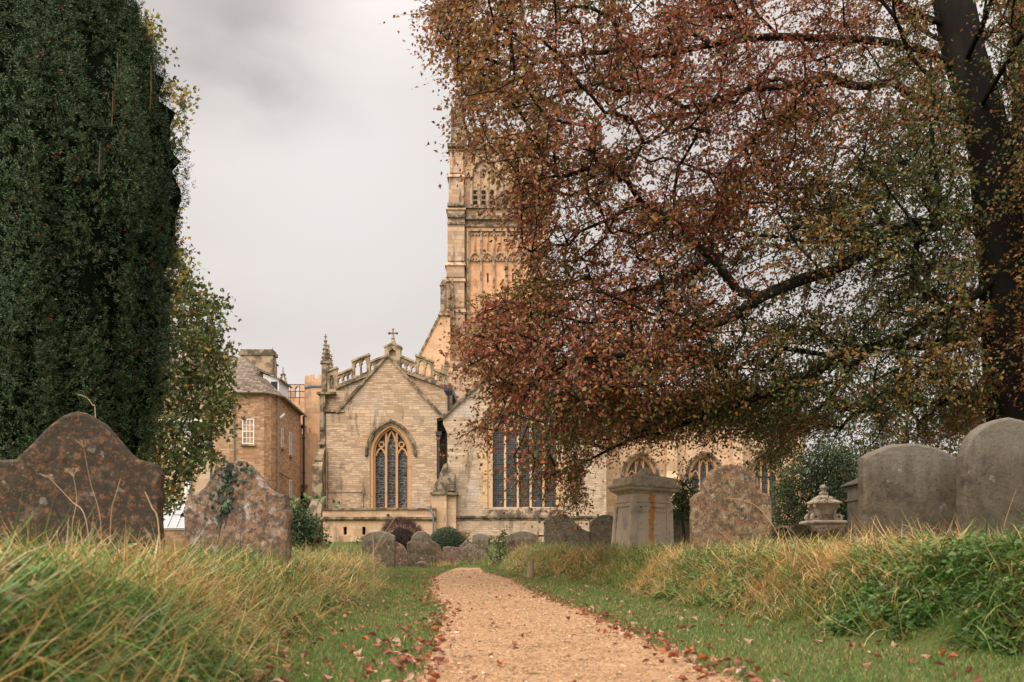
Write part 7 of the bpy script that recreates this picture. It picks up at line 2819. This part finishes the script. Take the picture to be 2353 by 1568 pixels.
# ------------------------------------------------------------------ ivy on the second left gravestone
def ivy():
    stone = [o for o in bpy.data.objects if o.get('label', '').startswith('orange lichened gravestone with ivy')][0]
    bpy.context.view_layer.update()
    mw = np.array(stone.matrix_world)
    me = stone.data
    zs = max(v.co.z for v in me.vertices)
    wd = max(v.co.x for v in me.vertices)
    prof_pts = sorted([(v.co.x, v.co.z) for v in me.vertices if abs(v.co.y) < .06 and v.co.z > zs * .5])
    px = np.array([p[0] for p in prof_pts])
    pz_ = np.array([p[1] for p in prof_pts])
    t = empty('ivy', stone.location[:], 'dark green ivy trailing over the front of the orange lichened gravestone', 'ivy')
    n = 150
    # a main trail falling from the top, left of the middle, with a spread along the crest
    k = rng.uniform(size=n)
    s = rng.uniform(0, 1, n)
    xx = np.where(k < .72, -.10 * wd - .12 * wd * s + (.16 - .08 * s) * wd * rng.standard_normal(n), rng.uniform(-.45, .35, n) * wd)
    top = np.interp(xx, px, np.maximum.accumulate(pz_) if False else pz_)
    topc = np.array([pz_[np.abs(px - x) < .035].max() if (np.abs(px - x) < .035).any() else zs for x in xx])
    zz = np.where(k < .72, topc - .02 - s * .42, topc + rng.uniform(-.05, .012, n))
    yy = np.where((k >= .72) & (rng.uniform(size=n) < .5), rng.uniform(-.07, .06, n), -.082 + 0 * s)
    pos = np.stack([xx, yy, zz, np.ones(n)], 1) @ mw.T
    pos = pos[:, :3]
    nr = np.array([[.15, -1, .25]]) + .4 * rng.standard_normal((n, 3))
    nr = unit(nr)
    ld = unit(np.array([[0, -.15, -1.]]) + .75 * rng.standard_normal((n, 3)))
    L = rng.uniform(.025, .05, n)
    sd = unit(np.cross(ld, nr))
    an = np.tile(np.array([0, .95, -.95]), n)
    ld3 = np.repeat(ld, 3, 0) * np.cos(an)[:, None] + np.repeat(sd, 3, 0) * np.sin(an)[:, None]
    L3 = np.repeat(L, 3) * np.tile(np.array([1, .75, .75]), n)
    v, f = diamonds(np.repeat(pos, 3, 0), ld3, np.repeat(nr, 3, 0), L3, L3 * .7)
    col = pick([(.022, .042, .024), (.035, .06, .032), (.09, .15, .05), (.05, .08, .045)], [3, 3, .6, 1.5], n, .2)
    np_mesh('foliage', v, f, M['shrub_leaf'], np.repeat(col, 12, 0), parent=t)
    bm = bmesh.new()
    for q in range(4):
        pts = []
        for i in range(9):
            s = i / 8
            x = (-.10 - .12 * s + .07 * math.sin(q * 2 + 5 * s)) * wd
            tz = pz_[np.abs(px - x) < .04].max()
            p4 = mw @ np.array([x, -.079, tz - .03 - s * (.42 + .05 * q), 1])
            pts.append(tuple(p4[:3]))
        tube(bm, pts, .003, 5)
    obj('stem', bm, M['maple_bark'], t)


ivy()


# ------------------------------------------------------------------ dead umbels and dry stems
DRY = [(.42, .28, .17), (.34, .21, .12), (.28, .17, .10)]


def dry_stalk(label, base_u, Y, pts_uv, r, umbel=0, name='dry_stalk', grp='dry dead stalks in the grass', seed=1, col=0):
    r_ = random.Random(seed)
    x0 = X(base_u, Y)
    z0 = gz(x0, Y)
    t = empty(name, (x0, Y, z0), label, 'stalk', grp)
    pts = [(x0, Y, z0 - .03)] + [(X(u, Y), Y + r_.uniform(-.02, .02), Z(v, Y)) for u, v in pts_uv]
    # smooth the line
    P_ = [Vector(p) for p in pts]
    out = []
    for i in range(len(P_) - 1):
        p0, p1, p2, p3 = P_[max(i - 1, 0)], P_[i], P_[i + 1], P_[min(i + 2, len(P_) - 1)]
        for k in range(6):
            s = k / 6
            out.append(.5 * ((2 * p1) + (p2 - p0) * s + (2 * p0 - 5 * p1 + 4 * p2 - p3) * s * s + (3 * p1 - p0 - 3 * p2 + p3) * s ** 3))
    out.append(P_[-1])
    bm = bmesh.new()
    tube(bm, out, r, 6, r * .55)
    obj('stem', bm, DRYM[col], t)
    if umbel:
        bm = bmesh.new()
        tip = out[-1]
        d = (out[-1] - out[-3]).normalized()
        for k in range(umbel):
            a = 2 * math.pi * k / umbel + r_.uniform(-.2, .2)
            side = Vector((math.cos(a), math.sin(a) * .8, .1))
            e = tip + (d * r_.uniform(.5, .9) + side * r_.uniform(.5, .9)) * .042
            tube(bm, [tip, tip + (e - tip) * .5 + d * .008, e], .0011, 4)
            for q in range(4):
                b = 2 * math.pi * q / 4
                tube(bm, [e, e + (d * .8 + Vector((math.cos(b), math.sin(b), 0)) * .7) * .011], .0008, 3)
        obj('umbel', bm, DRYM[col], t)
    return t


DRYM = [plain('dry_stem_%d' % i, c, .85, .2) for i, c in enumerate(DRY)]
dry_stalk('dead hogweed stalk with a spidery seed head leaning left across the big brown gravestone', 215, 5.3, [(200, 1195), (160, 1150), (117, 1104)], .003, 11, seed=1)
dry_stalk('thin dead stalk with the highest seed head on the big brown gravestone', 232, 5.2, [(228, 1200), (205, 1110), (196, 1032)], .0024, 13, seed=2, col=1)
dry_stalk('short umbel stalk standing upright before the big brown gravestone', 168, 5.2, [(168, 1215), (176, 1150), (170, 1097)], .0022, 11, seed=3)
dry_stalk('bent dead stalk with a broken tip at the right of the big brown gravestone', 250, 5.2, [(257, 1190), (268, 1140), (278, 1100)], .0032, 0, seed=4, col=1)
dry_stalk('bare straw stem leaning left by the right edge of the big brown gravestone', 372, 5.0, [(363, 1204), (347, 1165), (331, 1130)], .0042, 0, seed=5)
dry_stalk('curled pinkish stem rising behind the top of the big brown gravestone', 222, 6.5, [(221, 1150), (217, 950), (213, 932), (200, 914), (181, 908)], .0038, 0, seed=6, col=0)
dry_stalk('long straw stem leaning right across the grey gravestones beside the path', 820, 12.0, [(868, 1250), (930, 1160), (965, 1110)], .0035, 0, seed=7)
dry_stalk('dry umbel stalk at the grass edge in front of the curved grey gravestone', 838, 12.5, [(858, 1272), (880, 1248), (897, 1225)], .004, 10, seed=8, col=1)
dry_stalk('upright pale straw near the slit windows of the annex', 860, 11.0, [(858, 1262), (856, 1235), (852, 1205)], .0035, 0, seed=9)
dry_stalk('dry stem with a drooping seed head across the ochre lichened gravestone', 1800, 8.5, [(1790, 1235), (1750, 1174), (1710, 1150), (1664, 1145)], .0035, 0, seed=10)
dry_stalk('thin straw leaning left low in front of the ochre gravestone', 1716, 8.5, [(1711, 1264), (1670, 1235), (1635, 1203)], .003, 0, seed=11, col=1)
dry_stalk('grass stem with a drooping seed head before the plain dark gravestone', 2140, 6.6, [(2130, 1250), (2110, 1222), (2090, 1210), (2070, 1206)], .003, 0, seed=12)
dry_stalk('slender bent straw in front of the tallest dark gravestone', 2290, 6.6, [(2304, 1218), (2322, 1165), (2337, 1125)], .0022, 0, seed=13, col=1)
for k in range(5):
    u = 1205 + 14 * k
    dry_stalk(['wiry dead stem left of the wavy double gravestone, first and lowest', 'wiry dead stem left of the wavy double gravestone, leaning left', 'wiry dead stem over the dark round topped gravestone', 'tall wiry dead stem against the church plinth', 'wiry dead stem touching the wavy double gravestone'][k], u + 8, 19.0,
              [(u + 6, 1240), (u - 4 + 4 * k, 1200 - 5 * k), (u - 16 + 9 * k, 1165 - 9 * k)], .0032, 0, seed=20 + k, col=2)

# arching bramble shoot beside the ivy-clad gravestone
bq = 9.4
xb0 = X(655, bq)
t = empty('bramble_shoot', (xb0, bq, gz(xb0, bq)), 'arching green bramble shoot reaching right from the ivy clad gravestone', 'bramble')
pts = [(xb0, bq, gz(xb0, bq))] + [(X(u, bq), bq - .02 * k, Z(v, bq)) for k, (u, v) in enumerate(((652, 1200), (668, 1158), (700, 1148), (735, 1152), (762, 1162), (790, 1160)))]
bm = bmesh.new()
tube(bm, pts, .004, 6, .002)
M['green_stem'] = plain('green_stem', (.12, .15, .05), .6)
obj('stem', bm, M['green_stem'], t)
n = 34
k = rng.uniform(1.4, 6, n)
i0 = np.floor(k).astype(int).clip(0, 5)
pa = np.array(pts)
pos = pa[i0] + (pa[i0 + 1] - pa[i0]) * (k - i0)[:, None]
ld = unit(np.stack([.6 * rng.standard_normal(n), -.3 + .5 * rng.standard_normal(n), .2 + .8 * rng.standard_normal(n)], 1))
v, f = leaf_cards(pos + ld * .015, ld, unit(np.array([[0, -.8, .6]]) + .5 * rng.standard_normal((n, 3))), rng.uniform(.035, .065, n), .038)
np_mesh('leaves', v, f, M['shrub_leaf'], np.repeat(pick([(.09, .17, .04), (.12, .20, .06), (.06, .12, .03)], [3, 2, 2], n, .15), 5, 0), parent=t)
